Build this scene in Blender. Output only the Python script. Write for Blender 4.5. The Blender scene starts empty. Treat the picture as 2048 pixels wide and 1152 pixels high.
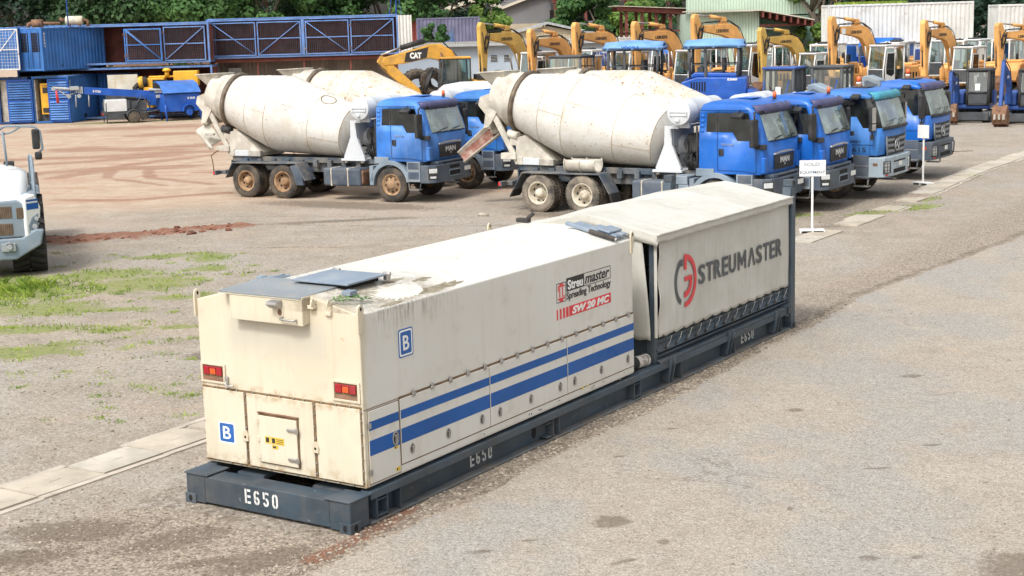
import bpy, math, random
from mathutils import Vector, Matrix, noise
random.seed(7)
S = bpy.context.scene
COL = S.collection
R = math.radians
PI = math.pi

# ---------------------------------------------------------------- camera
PITCH, ROLL, CAMH, FPX = 0.175, -0.02771, 5.33941, 2999.72
fw = Vector((0, math.cos(PITCH), -math.sin(PITCH)))
up = Vector((0, math.sin(PITCH), math.cos(PITCH)))
ri = Vector((1, 0, 0))
r2 = ri * math.cos(ROLL) + up * math.sin(ROLL)
u2 = up * math.cos(ROLL) - ri * math.sin(ROLL)
cam = bpy.data.cameras.new('camera')
cam.sensor_width = 36.0
cam.lens = FPX / 2048 * 36.0
cam.clip_start = 0.5
cam.clip_end = 5000
camo = bpy.data.objects.new('camera', cam)
COL.objects.link(camo)
camo.matrix_world = Matrix((
    (r2.x, u2.x, -fw.x, 0), (r2.y, u2.y, -fw.y, 0),
    (r2.z, u2.z, -fw.z, CAMH), (0, 0, 0, 1)))
S.camera = camo

# ---------------------------------------------------------------- light
SUN_EL, SUN_AZ = R(52), R(214)        # azimuth clockwise from +Y
w = bpy.data.worlds.new('World')
S.world = w
w.use_nodes = True
nt = w.node_tree
bg = nt.nodes['Background']
sky = nt.nodes.new('ShaderNodeTexSky')
sky.sky_type = 'NISHITA'
sky.sun_disc = False
sky.sun_elevation = SUN_EL
sky.sun_rotation = SUN_AZ
sky.air_density = 1.6
sky.dust_density = 5.0
sky.ozone_density = 1.0
hs = nt.nodes.new('ShaderNodeHueSaturation')       # overcast: nearly colourless sky
hs.inputs['Saturation'].default_value = 0.30
nt.links.new(sky.outputs[0], hs.inputs['Color'])
nt.links.new(hs.outputs[0], bg.inputs['Color'])
bg.inputs['Strength'].default_value = 0.15
sl = bpy.data.lights.new('sun', 'SUN')
sl.energy = 1.5
sl.angle = R(10)
sl.color = (1.0, 0.98, 0.945)
so = bpy.data.objects.new('sun', sl)
COL.objects.link(so)
sd = Vector((math.sin(SUN_AZ) * math.cos(SUN_EL), math.cos(SUN_AZ) * math.cos(SUN_EL), math.sin(SUN_EL)))
so.rotation_euler = (-sd).to_track_quat('-Z', 'Y').to_euler()
S.view_settings.view_transform = 'Standard'
S.view_settings.look = 'None'
S.view_settings.gamma = 1
S.view_settings.exposure = 0.50
S.cycles.use_denoising = True
S.cycles.max_bounces = 6
S.cycles.transparent_max_bounces = 12
S.cycles.caustics_reflective = False
S.cycles.caustics_refractive = False

# ---------------------------------------------------------------- node helpers
MATS = {}


class NT:
    def __init__(s, name):
        s.m = bpy.data.materials.new(name)
        s.m.use_nodes = True
        s.t = s.m.node_tree
        s.b = s.t.nodes['Principled BSDF']
        s.o = s.t.nodes['Material Output']
        MATS[name] = s.m

    def n(s, typ, **kw):
        nd = s.t.nodes.new('ShaderNode' + typ)
        for k, v in kw.items():
            setattr(nd, k, v)
        return nd

    def l(s, a, b):
        s.t.links.new(a, b)

    def set(s, inp, v):
        if hasattr(v, 'is_output'):
            s.l(v, inp)
        else:
            inp.default_value = v

    def coord(s, rnd=True):
        tc = s.n('TexCoord')
        if not rnd:
            return tc.outputs['Object']
        oi = s.n('ObjectInfo')
        mu = s.math('MULTIPLY', oi.outputs['Random'], 37.0)
        va = s.n('VectorMath', operation='ADD')
        s.l(tc.outputs['Object'], va.inputs[0])
        s.l(mu, va.inputs[1])
        return va.outputs[0]

    def math(s, op, a, b=None, clamp=False):
        nd = s.n('Math', operation=op, use_clamp=clamp)
        s.set(nd.inputs[0], a)
        if b is not None:
            s.set(nd.inputs[1], b)
        return nd.outputs[0]

    def noise(s, vec, scale, detail=5, rough=.55, scl=None, dist=0.0):
        if scl:
            mp = s.n('Mapping')
            mp.inputs['Scale'].default_value = scl
            s.l(vec, mp.inputs['Vector'])
            vec = mp.outputs[0]
        nd = s.n('TexNoise')
        s.l(vec, nd.inputs['Vector'])
        nd.inputs['Scale'].default_value = scale
        nd.inputs['Detail'].default_value = detail
        nd.inputs['Roughness'].default_value = rough
        nd.inputs['Distortion'].default_value = dist
        return nd.outputs['Fac']

    def voro(s, vec, scale, out='Distance', feature='F1', rnd=1.0):
        nd = s.n('TexVoronoi', feature=feature)
        s.l(vec, nd.inputs['Vector'])
        nd.inputs['Scale'].default_value = scale
        nd.inputs['Randomness'].default_value = rnd
        return nd.outputs[out]

    def ramp(s, v, a, b, lo=0.0, hi=1.0):
        nd = s.n('MapRange', interpolation_type='SMOOTHSTEP')
        s.set(nd.inputs['Value'], v)
        nd.inputs['From Min'].default_value = a
        nd.inputs['From Max'].default_value = b
        nd.inputs['To Min'].default_value = lo
        nd.inputs['To Max'].default_value = hi
        return nd.outputs[0]

    def mix(s, f, a, b, typ='MIX'):
        nd = s.n('MixRGB', blend_type=typ)
        s.set(nd.inputs[0], f)
        for i, v in ((1, a), (2, b)):
            if hasattr(v, 'is_output'):
                s.l(v, nd.inputs[i])
            else:
                nd.inputs[i].default_value = (*v[:3], 1)
        return nd.outputs[0]

    def bump(s, h, strength=.3, dist=.01, prev=None):
        nd = s.n('Bump')
        nd.inputs['Strength'].default_value = strength
        nd.inputs['Distance'].default_value = dist
        s.l(h, nd.inputs['Height'])
        if prev is not None:
            s.l(prev, nd.inputs['Normal'])
        return nd.outputs[0]

    def sep(s, vec):
        nd = s.n('SeparateXYZ')
        s.l(vec, nd.inputs[0])
        return nd.outputs

    def done(s, col=None, rough=None, metal=None, spec=None, normal=None):
        for k, v in (('Base Color', col), ('Roughness', rough), ('Metallic', metal), ('Specular IOR Level', spec)):
            if v is None:
                continue
            if isinstance(v, tuple):
                v = (*v[:3], 1)
            s.set(s.b.inputs[k], v)
        if normal is not None:
            s.l(normal, s.b.inputs['Normal'])
        return s.m


def paint(name, col, rough=.45, var=.12, vs=1.2, dirt=.35, dirt_col=(.30, .22, .15), ds=1.6, dthr=.5,
          streak=0.0, streak_col=(.25, .19, .12), rust=0.0, rust_col=(.20, .08, .03), rs=9.0,
          chip=0.0, chip_col=(.6, .6, .6), metal=0.0, spec=.4, bmp=.08, bs=30.0):
    """painted sheet metal: uneven fade, dust, run-down streaks, rust spots"""
    t = NT(name)
    c = t.coord()
    n1 = t.noise(c, vs, 4)
    f = t.ramp(n1, .3, .7)
    lo = tuple(max(0, x * (1 - var)) for x in col)
    hi = tuple(min(1, x * (1 + var) + var * .03) for x in col)
    k = t.mix(f, lo, hi)
    dm = None
    if dirt > 0:
        n2 = t.noise(c, ds, 8, .65)
        dm = t.ramp(n2, dthr - .12, dthr + .22, 0, dirt)
        k = t.mix(dm, k, dirt_col)
    if streak > 0:
        n3 = t.noise(c, 1.0, 5, .6, scl=(7, 7, .55))
        sm = t.ramp(n3, .52, .72, 0, streak)
        k = t.mix(sm, k, streak_col)
    if rust > 0:
        n4 = t.noise(c, rs, 6, .7)
        rm = t.ramp(n4, .70 - .12 * rust, .76 - .12 * rust, 0, .9)
        k = t.mix(rm, k, rust_col)
    if chip > 0:
        n5 = t.noise(c, 14, 4, .6)
        cm = t.ramp(n5, .68 - .1 * chip, .70 - .1 * chip, 0, .9)
        k = t.mix(cm, k, chip_col)
    ro = rough if dm is None else t.ramp(dm, 0, max(dirt, .01), rough, min(1, rough + .35))
    nb = t.noise(c, bs, 4)
    nr = t.bump(nb, bmp, .01)
    return t.done(k, ro, metal, spec, nr)


def glass_mat(name, tint=(.62, .74, .72), refl=.10, dust=.10, dcol=(.42, .46, .44)):
    t = NT(name)
    t.t.nodes.remove(t.b)
    tr = t.n('BsdfTransparent')
    tr.inputs['Color'].default_value = (*tint, 1)
    gl = t.n('BsdfGlossy')
    gl.inputs['Roughness'].default_value = .04
    gl.inputs['Color'].default_value = (.95, .97, .97, 1)
    fr = t.n('Fresnel')
    fr.inputs['IOR'].default_value = 1.5
    ad = t.math('ADD', fr.outputs[0], refl, True)
    # dust film on the pane; in cab_glass it paints the pale sky reflection
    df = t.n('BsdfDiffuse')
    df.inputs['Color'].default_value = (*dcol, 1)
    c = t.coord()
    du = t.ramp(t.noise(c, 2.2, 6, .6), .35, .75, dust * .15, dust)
    m1 = t.n('MixShader')
    m2 = t.n('MixShader')
    t.l(ad, m1.inputs[0]); t.l(tr.outputs[0], m1.inputs[1]); t.l(gl.outputs[0], m1.inputs[2])
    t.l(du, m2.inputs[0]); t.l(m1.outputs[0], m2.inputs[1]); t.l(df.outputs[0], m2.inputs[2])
    t.l(m2.outputs[0], t.o.inputs['Surface'])
    return t.m


# ---------------------------------------------------------------- mesh helpers
class MB:
    def __init__(s):
        s.v = []; s.f = []; s.mi = []; s.sm = []

    def add(s, vs, fs, mi=0, smooth=False, M=None):
        o = len(s.v)
        for p in vs:
            p = Vector(p)
            if M is not None:
                p = M @ p
            s.v.append(p[:])
        for f in fs:
            s.f.append([i + o for i in f]); s.mi.append(mi); s.sm.append(smooth)
        return s

    def box(s, x0, x1, y0, y1, z0, z1, mi=0, M=None):
        vs = [(x, y, z) for z in (z0, z1) for y in (y0, y1) for x in (x0, x1)]
        return s.add(vs, [(0, 2, 3, 1), (4, 5, 7, 6), (0, 1, 5, 4), (2, 6, 7, 3), (0, 4, 6, 2), (1, 3, 7, 5)], mi, False, M)

    def ring(s, c, ax, ex, r, n, a0=0.0):
        ey = ax.cross(ex)
        return [c + (ex * math.cos(a0 + 2 * PI * i / n) + ey * math.sin(a0 + 2 * PI * i / n)) * r for i in range(n)]

    def lathe(s, prof, org, axis, n=24, mi=0, smooth=True, M=None, caps=True, ex=None):
        """prof: [(distance along axis, radius)]"""
        org = Vector(org); axis = Vector(axis).normalized()
        if ex is None:
            ex = axis.orthogonal().normalized()
        vs = []; fs = []
        for d, r in prof:
            vs += s.ring(org + axis * d, axis, ex, r, n)
        for k in range(len(prof) - 1):
            for i in range(n):
                j = (i + 1) % n
                fs.append((k * n + i, k * n + j, (k + 1) * n + j, (k + 1) * n + i))
        s.add(vs, fs, mi, smooth, M)
        if caps:
            o = len(s.v)
            a = o - len(vs)
            s.f.append([a + i for i in range(n)][::-1]); s.mi.append(mi); s.sm.append(False)
            b = a + (len(prof) - 1) * n
            s.f.append([b + i for i in range(n)]); s.mi.append(mi); s.sm.append(False)
        return s

    def cyl(s, p0, p1, r0, r1=None, n=12, mi=0, M=None, caps=True, smooth=True):
        p0 = Vector(p0); p1 = Vector(p1)
        d = (p1 - p0)
        return s.lathe([(0, r0), (d.length, r0 if r1 is None else r1)], p0, d, n, mi, smooth, M, caps)

    def tube(s, pts, r, n=6, mi=0, M=None, closed=False):
        pts = [Vector(p) for p in pts]
        vs = []; fs = []
        m = len(pts)
        ex = None
        for i, p in enumerate(pts):
            a = pts[i - 1] if i > 0 else (pts[-1] if closed else p)
            b = pts[(i + 1) % m] if (i < m - 1 or closed) else p
            t = (b - a).normalized()
            if ex is None:
                ex = t.orthogonal().normalized()
            else:
                ex = (ex - t * ex.dot(t))
                ex = ex.normalized() if ex.length > 1e-6 else t.orthogonal().normalized()
            rr = r[i] if isinstance(r, (list, tuple)) else r
            vs += s.ring(p, t, ex, rr, n)
        for k in range(m if closed else m - 1):
            k2 = (k + 1) % m
            for i in range(n):
                j = (i + 1) % n
                fs.append((k * n + i, k * n + j, k2 * n + j, k2 * n + i))
        if not closed:
            fs.append(tuple(range(n))[::-1]); fs.append(tuple((m - 1) * n + i for i in range(n)))
        return s.add(vs, fs, mi, n > 4, M)

    def prism(s, poly, a, b, plane='xz', mi=0, M=None, smooth=False):
        """extrude a 2-D polygon: plane 'xz' -> along y, 'xy' -> along z, 'yz' -> along x. a,b: numbers or functions of (u,v)"""
        def P(u, v, w):
            return {'xz': (u, w, v), 'xy': (u, v, w), 'yz': (w, u, v)}[plane]
        fa = a if callable(a) else (lambda u, v: a)
        fb = b if callable(b) else (lambda u, v: b)
        n = len(poly)
        vs = [P(u, v, fa(u, v)) for u, v in poly] + [P(u, v, fb(u, v)) for u, v in poly]
        ar = sum(poly[i][0] * poly[(i + 1) % n][1] - poly[(i + 1) % n][0] * poly[i][1] for i in range(n))
        fs = [tuple(range(n))[::-1], tuple(range(n, 2 * n))]
        fs += [(i, (i + 1) % n, (i + 1) % n + n, i + n) for i in range(n)]
        flip = (ar < 0) ^ (plane == 'xz')
        if (b if not callable(b) else 1) < (a if not callable(a) else 0):
            flip = not flip
        if flip:
            fs = [tuple(reversed(f)) for f in fs]
        return s.add(vs, fs, mi, smooth, M)

    def sheet(s, grid, mi=0, smooth=True, M=None):
        """grid[i][j] -> points"""
        nI = len(grid); nJ = len(grid[0])
        vs = [p for row in grid for p in row]
        fs = [(i * nJ + j, i * nJ + j + 1, (i + 1) * nJ + j + 1, (i + 1) * nJ + j) for i in range(nI - 1) for j in range(nJ - 1)]
        return s.add(vs, fs, mi, smooth, M)

    def cut(s):
        """end of one piece: builds() makes each piece an object of its own"""
        s.cuts = getattr(s, 'cuts', [0]) + [len(s.f)]
        return s

    def builds(s, name, mats, parent=None, **k):
        cs = getattr(s, 'cuts', [0])
        if cs[-1] != len(s.f):
            cs = cs + [len(s.f)]
        out = []
        for a, b in zip(cs, cs[1:]):
            m = MB(); ix = {}
            for f, mi, sm in zip(s.f[a:b], s.mi[a:b], s.sm[a:b]):
                for i in f:
                    if i not in ix:
                        ix[i] = len(m.v); m.v.append(s.v[i])
                m.f.append([ix[i] for i in f]); m.mi.append(mi); m.sm.append(sm)
            out.append(m.build(name, mats, parent, **k))
        return out

    def mesh(s, name, mats):
        me = bpy.data.meshes.new(name)
        me.from_pydata(s.v, [], s.f)
        for m in mats:
            me.materials.append(m)
        me.polygons.foreach_set('material_index', s.mi)
        me.polygons.foreach_set('use_smooth', s.sm)
        me.update()
        return me

    def build(s, name, mats, parent=None, bevel=0.0, seg=2, solid=0.0, sharp=None, label=None, inner=False):
        if not isinstance(mats, (list, tuple)):
            mats = [mats]
        me = s.mesh(name, mats)
        o = bpy.data.objects.new(name, me)
        COL.objects.link(o)
        if parent is not None:
            o.parent = parent
        if sharp is not None:
            for pl in me.polygons:
                pl.use_smooth = True
            me.set_sharp_from_angle(angle=R(sharp))
        if solid:
            md = o.modifiers.new('solid', 'SOLIDIFY')
            md.thickness = abs(solid); md.offset = -1 if solid > 0 else 1
            if inner:
                md.material_offset = 1
        if bevel:
            md = o.modifiers.new('bevel', 'BEVEL')
            md.width = bevel; md.segments = seg; md.limit_method = 'ANGLE'; md.angle_limit = R(35)
        if label:
            o['label'] = label
        return o


def tag(o, label, cat, group=None, kind=None):
    o['label'] = label
    o['category'] = cat
    if group:
        o['group'] = group
    if kind:
        o['kind'] = kind
    return o


def thing(name, label, cat, loc=(0, 0, 0), rz=0.0, group=None):
    o = bpy.data.objects.new(name, None)
    o.empty_display_size = .2
    COL.objects.link(o)
    o.location = loc
    o.rotation_euler = (0, 0, rz)
    return tag(o, label, cat, group)


def struct(o):
    o['kind'] = 'structure'
    return o


def dup(root, loc, rz, label=None, group=None, skip=()):
    r = root.copy(); COL.objects.link(r)
    r.location = loc; r.rotation_euler = (0, 0, rz)
    if label: r['label'] = label
    if group: r['group'] = group
    for ch in list(root.children):
        if ch.name.split('.')[0] in skip:
            continue
        c = ch.copy(); COL.objects.link(c); c.parent = r
        for g in list(ch.children):
            d = g.copy(); COL.objects.link(d); d.parent = c
    return r


def swap(root, part, mat):
    """give a copied thing's part its own paint"""
    for ch in root.children:
        if ch.name.split('.')[0] == part:
            ch.data = ch.data.copy()
            ch.data.materials[0] = mat


def lettering(body, org, xdir, ydir, wid, hei, mat, parent, name='lettering', bold=0.0, shear=0.0, th=.004):
    """text as a thin raised mesh; org = lower left corner, xdir/ydir unit vectors of the surface"""
    cu = bpy.data.curves.new('t', 'FONT')
    cu.body = body
    cu.size = 1.0
    cu.offset = bold
    cu.shear = shear
    cu.extrude = .5
    cu.resolution_u = 3
    o = bpy.data.objects.new('t', cu)
    me = bpy.data.meshes.new_from_object(o)
    bpy.data.objects.remove(o)
    xs = [v.co.x for v in me.vertices]; ys = [v.co.y for v in me.vertices]
    x0, x1, y0, y1 = min(xs), max(xs), min(ys), max(ys)
    X = Vector(xdir).normalized(); Y = Vector(ydir).normalized(); N = X.cross(Y)
    org = Vector(org)
    for v in me.vertices:
        c = v.co
        v.co = org + X * ((c.x - x0) / (x1 - x0) * wid) + Y * ((c.y - y0) / (y1 - y0) * hei) + N * ((c.z + .5) * th)
    me.materials.clear()
    me.materials.append(mat)
    me.name = name
    ob = bpy.data.objects.new(name, me)
    COL.objects.link(ob)
    if parent is not None:
        ob.parent = parent
    return ob


def frnd(a, b):
    return random.uniform(a, b)


# rack-aligned frame: the long trailer rack, the drain and the road edge share one direction
RX, RY, RYAW = -1.78742, 15.30234, 0.99054
rc, rs_ = math.cos(RYAW), math.sin(RYAW)


def rackw(X, Y, z=0.0):
    return Vector((RX + rc * X - rs_ * Y, RY + rs_ * X + rc * Y, z))


def torack(x, y):
    dx, dy = x - RX, y - RY
    return rc * dx + rs_ * dy, -rs_ * dx + rc * dy
# ---------------------------------------------------------------- ground
def sst(a, b, x):
    t = max(0.0, min(1.0, (x - a) / (b - a)))
    return t * t * (3 - 2 * t)


ASPH = [(-9, -.5), (-1.12, -.40), (.2, -.36), (1.2, -.40), (1.96, -.52), (3, -.37), (5, -.38), (6.3, -.42), (8.2, -.33), (10.6, -.17),
        (13, -.18), (15.5, .02), (19.7, -.35), (24, -.7), (30, -.9), (60, -1.2)]


def asph_edge(X):
    for (a, ya), (b, yb) in zip(ASPH, ASPH[1:]):
        if a <= X <= b:
            return ya + (yb - ya) * (X - a) / (b - a)
    return ASPH[0][1] if X < ASPH[0][0] else ASPH[-1][1]


def blob(x, y, cx, cy, rx, ry, a=0.0):
    """1 in the middle of an ellipse, 0.5 on its rim"""
    c, s = math.cos(a), math.sin(a)
    dx, dy = x - cx, y - cy
    u, v = (c * dx + s * dy) / rx, (-s * dx + c * dy) / ry
    return max(0.0, 1.0 - .5 * math.sqrt(u * u + v * v))


def seg(x, y, pts, wd):
    d = 1e9
    for (ax, ay), (bx, by) in zip(pts, pts[1:]):
        t = max(0, min(1, ((x - ax) * (bx - ax) + (y - ay) * (by - ay)) / max(1e-9, (bx - ax) ** 2 + (by - ay) ** 2)))
        d = min(d, math.hypot(x - ax - t * (bx - ax), y - ay - t * (by - ay)))
    return max(0.0, 1.0 - .5 * d / wd)


GRASS = [(-10.9, 31.2, 2.2, 1.6, 0), (-9.2, 33.4, 1.4, .8, .3), (-8.0, 32.0, 1.5, 1.2, .4), (-9.3, 29.3, 1.3, .9, 0), (-8.6, 25.2, 1.3, .55, 0), (-7.9, 25.7, .5, .35, 0),
         (-7.3, 27.0, .7, .32, .2), (-6.2, 27.05, .5, .25, 0), (-7.2, 35.5, .6, .8, .2), (-11.5, 33.0, 1.5, 1.0, 0), (-9.0, 27.2, 1.2, .45, 0), (-6.9, 33.9, .6, .5, 0),
         (-8.4, 36.0, 1.1, .4, .3), (-8.6, 23.3, .4, .3, 0), (-7.9, 29.0, .9, .3, 0), (-6.8, 30.2, .9, .3, 0),
         (11.2, 41.2, 1.1, .5, .7), (12.0, 42.9, .6, .3, .7), (9.6, 40.2, .8, .35, .5), (14.9, 48.6, .8, .35, .9), (7.9, 40.2, .8, .3, .4), (-24.3, 91.8, 3.2, 1.0, .1), (-20.5, 92.6, 2.5, .7, 0), (21.2, 74.5, 1.0, .5, 0)]
REDS = [([(-10.5, 66.5), (-14, 64.8), (-16, 61), (-15.2, 56.5), (-12.2, 53)], .26), ([(-9.5, 64), (-13, 62.3), (-14.3, 59.5), (-13.4, 56), (-10.5, 53)], .24), ([(-9.5, 50), (-12.5, 48.6), (-15, 49.3)], .4), ([(-7, 58), (-10, 57), (-12, 57.8)], .35), ([(-12.6, 39.2), (-11.2, 39.6), (-10.2, 39.8)], .85), ([(-10.2, 39.9), (-8.7, 40.7), (-7.6, 41.2)], .6), ([(-13, 60.5), (-16.7, 60), (-20, 58)], 1.0), ([(-20.7, 71.2), (-17.5, 70.2), (-14.2, 71.6), (-12.0, 72.4)], 1.5),
        ([(-22, 66), (-19, 66.3), (-16, 66.6)], 1.0), ([(-18.9, 79.9), (-15, 81), (-11.5, 79)], 1.6), ([(-13.0, 65.7), (-15.5, 62), (-17.2, 57)], .6), ([(-15.4, 68.0), (-12, 67.7)], 1.1),
        ([(-25, 85.6), (-19, 86.5), (-13, 84.5)], 1.8), ([(-21.5, 62), (-18, 64), (-14.5, 66.3)], .7), ([(-2.1, 14.6), (-1.6, 15.4), (-1.25, 16.1)], .17)]
DARKS = [(-3.7, 15.3, .75, .34, .6), (-4.9, 15.7, .8, .42, 0), (-2.6, 14.6, .7, .3, .6), (-3.0, 16.6, .4, .5, .9), (-5.2, 14.9, .7, .3, .3), (-5.0, 24.6, .6, .4, .6), (3.5, 40.2, 2.0, .35, .3), (-4.5, 41.8, 2.6, .3, .1), (-5.0, 45.5, 3.5, .9, -.5), (2.5, 41.0, 3.0, .8, -.6), (7.5, 43.0, 2.0, 1.5, 0), (.99, 15.55, .24, .22, 0), (1.5, 14.85, .08, .09, 0), (3.83, 19.95, .14, .12, 0), (3.48, 14.2, .13, .08, .1), (3.95, 14.2, .12, .05, .2), (5.9, 21.75, .2, .13, 0),
         (5.1, 13.85, .8, .5, .3), (-3.2, 14.6, .5, .15, .3), (5.3, 16.5, .15, .03, .4), (2.05, 19.2, .1, .06, 0), (4.3, 17.2, .22, .05, 0), (3.2, 22.6, .12, .05, 0), (2.5, 17.9, .12, .03, .5), (1.3, 18.0, .15, .04, .3), (4.7, 19.0, .18, .05, .1), (3.0, 15.8, .05, .1, 0),
         (5.2, 18.1, .2, .04, .2), (1.05, 14.3, .2, .05, .4), (-.4, 14.7, .2, .06, .3), (0.1, 15.0, .12, .05, .3)]
TYRE = [([(-7, 41.5), (-3, 40.3), (2, 39.5)], .3), ([(-8.5, 43.6), (-4, 42.5), (-1, 41.8)], .25),
        ([(-6.5, 37), (-3, 36.5), (0, 36.8)], .25), ([(-5.6, 14.2), (-4.4, 15.1), (-3.9, 16)], .12)]


def masks(x, y):
    X, Y = torack(x, y)
    e = asph_edge(X)
    wob = noise.noise((x * .8, y * .8, 0)) * .12 + noise.noise((x * 2.6, y * 2.6, 4)) * .09
    d = e - Y + wob                       # positive on the asphalt
    a = sst(-.10, .10, d)
    r = max([seg(x, y, p, wd) for p, wd in REDS])
    g = max([blob(x, y, *b) for b in GRASS])
    dk = max([blob(x, y, *b) for b in DARKS])
    if a < .5:
        dk = max(dk, .62 - abs(d + .16) * 1.3)         # dirt and old leaves along the road edge
        tr = max([seg(x, y, p, wd) for p, wd in TYRE])
        dk = max(dk, tr * .62)
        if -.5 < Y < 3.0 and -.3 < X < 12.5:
            dk = max(dk, .55)                          # darker ground under and beside the rack
    if 8 < x < 13 and 33 < y < 47 and Y > 3.9:
        dk = max(dk, .5)
    sand = sst(35, 60, y - x * .25) * (1 - sst(0, 30, x)) 
    gr = max(0.0, 1 - abs(Y - .0) / .9) if -2.2 < X < 14 else 0   # coarse gravel next to the rack
    gr = max(gr, (1 - sst(.0, 2.6, Y)) * sst(12.5, 14, X) * .8, sst(4, 2.2, Y) * sst(.3, -.8, X))
    return a, r, g, dk, sand, gr


def ground_material():
    t = NT('ground_soil')
    c = t.coord(False)
    at1 = t.n('Attribute', attribute_name='mA'); at2 = t.n('Attribute', attribute_name='mB')
    s1 = t.n('SeparateColor'); t.l(at1.outputs['Color'], s1.inputs[0])
    s2 = t.n('SeparateColor'); t.l(at2.outputs['Color'], s2.inputs[0])
    asp, red, gra = s1.outputs[0], s1.outputs[1], s1.outputs[2]
    drk, snd, gvl = s2.outputs[0], s2.outputs[1], s2.outputs[2]
    big = t.noise(c, .16, 6, .6)
    mid = t.noise(c, 1.1, 8, .65)
    fine = t.noise(c, 9, 6, .7)
    vfine = t.noise(c, 60, 3, .7)
    stones = t.voro(c, 36, 'Color')
    st_s = t.sep(stones)
    peb = t.voro(c, 70, 'Color')
    pb_s = t.sep(peb)
    # compacted gravel yard
    k = t.mix(t.ramp(mid, .3, .7), (.275, .232, .18), (.41, .36, .29))
    k = t.mix(t.ramp(big, .45, .60, 0, .6), k, (.385, .365, .335))
    k = t.mix(t.ramp(t.noise(c, .42, 6, .62), .50, .64, 0, .6), k, (.43, .335, .25))
    k = t.mix(t.ramp(t.noise(c, 2.6, 8, .72), .54, .68, 0, .55), k, (.20, .165, .13))
    k = t.mix(t.ramp(fine, .35, .7, 0, .55), k, (.20, .16, .12), 'MIX')
    k = t.mix(t.ramp(st_s[0], .62, 1.0, 0, .45), k, (.58, .53, .46))
    k = t.mix(t.ramp(st_s[1], .72, 1.0, 0, .6), k, (.16, .125, .10))
    k = t.mix(t.ramp(pb_s[0], .6, 1, 0, .35), k, (.66, .62, .56))
    # coarse gravel strip
    kg = t.mix(t.ramp(st_s[0], 0, 1), (.11, .085, .065), (.44, .375, .30))
    kg = t.mix(t.ramp(pb_s[1], .3, 1, 0, .5), kg, (.36, .30, .24))
    gm = t.ramp(t.math('ADD', gvl, t.math('MULTIPLY', t.math('SUBTRACT', mid, .5), 1.3)), .35, .75, 0, .8)
    k = t.mix(gm, k, kg)
    # dry sandy laterite of the far yard
    ks = t.mix(t.ramp(mid, .3, .72), (.43, .315, .225), (.53, .425, .325))
    ks = t.mix(t.ramp(t.noise(c, .55, 7, .65, scl=(.5, 1.6, 1)), .5, .68, 0, .65), ks, (.42, .23, .14))
    k = t.mix(t.ramp(t.math('ADD', snd, t.math('MULTIPLY', t.math('SUBTRACT', big, .5), 1.0)), .25, .8), k, ks)
    # red soil
    kr = t.mix(t.ramp(fine, .3, .7), (.15, .052, .030), (.34, .145, .085))
    rn = t.math('ADD', t.math('MULTIPLY', t.math('SUBTRACT', mid, .5), 1.15), t.math('MULTIPLY', t.math('SUBTRACT', fine, .5), .55))
    rn = t.math('ADD', rn, t.math('MULTIPLY', t.math('SUBTRACT', t.noise(c, .6, 7, .65, scl=(.45, 1.5, 1)), .5), t.math('MULTIPLY', snd, 1.6)))
    rm = t.ramp(t.math('ADD', red, rn), .44, .72, 0, .88)
    rm = t.math('MULTIPLY', rm, t.ramp(snd, .2, .9, 1.0, .62))
    k = t.mix(rm, k, kr)
    # road surface: old asphalt dressed with pale dust
    ka = t.mix(t.ramp(mid, .3, .7), (.36, .31, .25), (.42, .372, .31))
    ka = t.mix(t.ramp(t.noise(c, .35, 6, .6, scl=(1.2, .7, 1)), .46, .58, 0, .8), ka, (.335, .325, .305))
    ka = t.mix(t.ramp(t.noise(c, 2.3, 8, .7), .54, .70, 0, .5), ka, (.26, .23, .195))
    ka = t.mix(t.ramp(pb_s[0], .5, 1, 0, .5), ka, (.63, .58, .51))
    ka = t.mix(t.ramp(pb_s[1], .55, 1, 0, .7), ka, (.17, .15, .125))
    ka = t.mix(t.ramp(st_s[2], .80, 1, 0, .45), ka, (.18, .155, .13))
    ka = t.mix(t.ramp(t.noise(c, .8, 5, .6), .62, .74, 0, .35), ka, (.55, .40, .27))
    ka = t.mix(t.ramp(t.noise(c, 7, 5, .6), .69, .74, 0, .6), ka, (.15, .12, .09))
    cd = t.math('ABSOLUTE', t.math('SUBTRACT', t.noise(c, .42, 7, .62, dist=.6), .5))
    ka = t.mix(t.math('MULTIPLY', t.ramp(cd, .0055, .0015), t.ramp(t.noise(c, .33, 3), .50, .62, 0, .6)), ka, (.12, .10, .085))
    am = t.ramp(t.math('ADD', asp, t.math('MULTIPLY', t.math('SUBTRACT', fine, .5), .8)), .42, .58)
    k = t.mix(am, k, ka)
    # stains, ruts, puddled mud, darker ground at the rack and the trucks
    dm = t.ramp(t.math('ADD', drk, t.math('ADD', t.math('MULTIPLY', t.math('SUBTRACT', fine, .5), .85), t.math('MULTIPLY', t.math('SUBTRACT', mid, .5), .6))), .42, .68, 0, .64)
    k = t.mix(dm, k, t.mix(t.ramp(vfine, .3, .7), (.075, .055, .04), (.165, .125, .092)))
    # thin weeds staining the soil green
    wm = t.ramp(t.math('ADD', gra, t.math('MULTIPLY', t.math('SUBTRACT', t.noise(c, 3.2, 7, .7), .5), 1.0)), .46, .72, 0, .8)
    k = t.mix(wm, k, t.mix(t.ramp(fine, .3, .7), (.13, .165, .04), (.29, .33, .085)))
    k = t.mix(t.ramp(vfine, .25, .8, 0, .28), k, (.12, .10, .08))
    grit = t.noise(c, 17, 5, .75)
    k = t.mix(t.ramp(grit, .56, .66, 0, .42), k, (.15, .12, .095))
    k = t.mix(t.ramp(grit, .42, .34, 0, .35), k, (.60, .55, .48))
    hgt = t.math('ADD', t.math('MULTIPLY', t.voro(c, 26), .6), t.math('MULTIPLY', vfine, .7))
    stg = t.mix(am, (.55,) * 3, (.30,) * 3)
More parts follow.
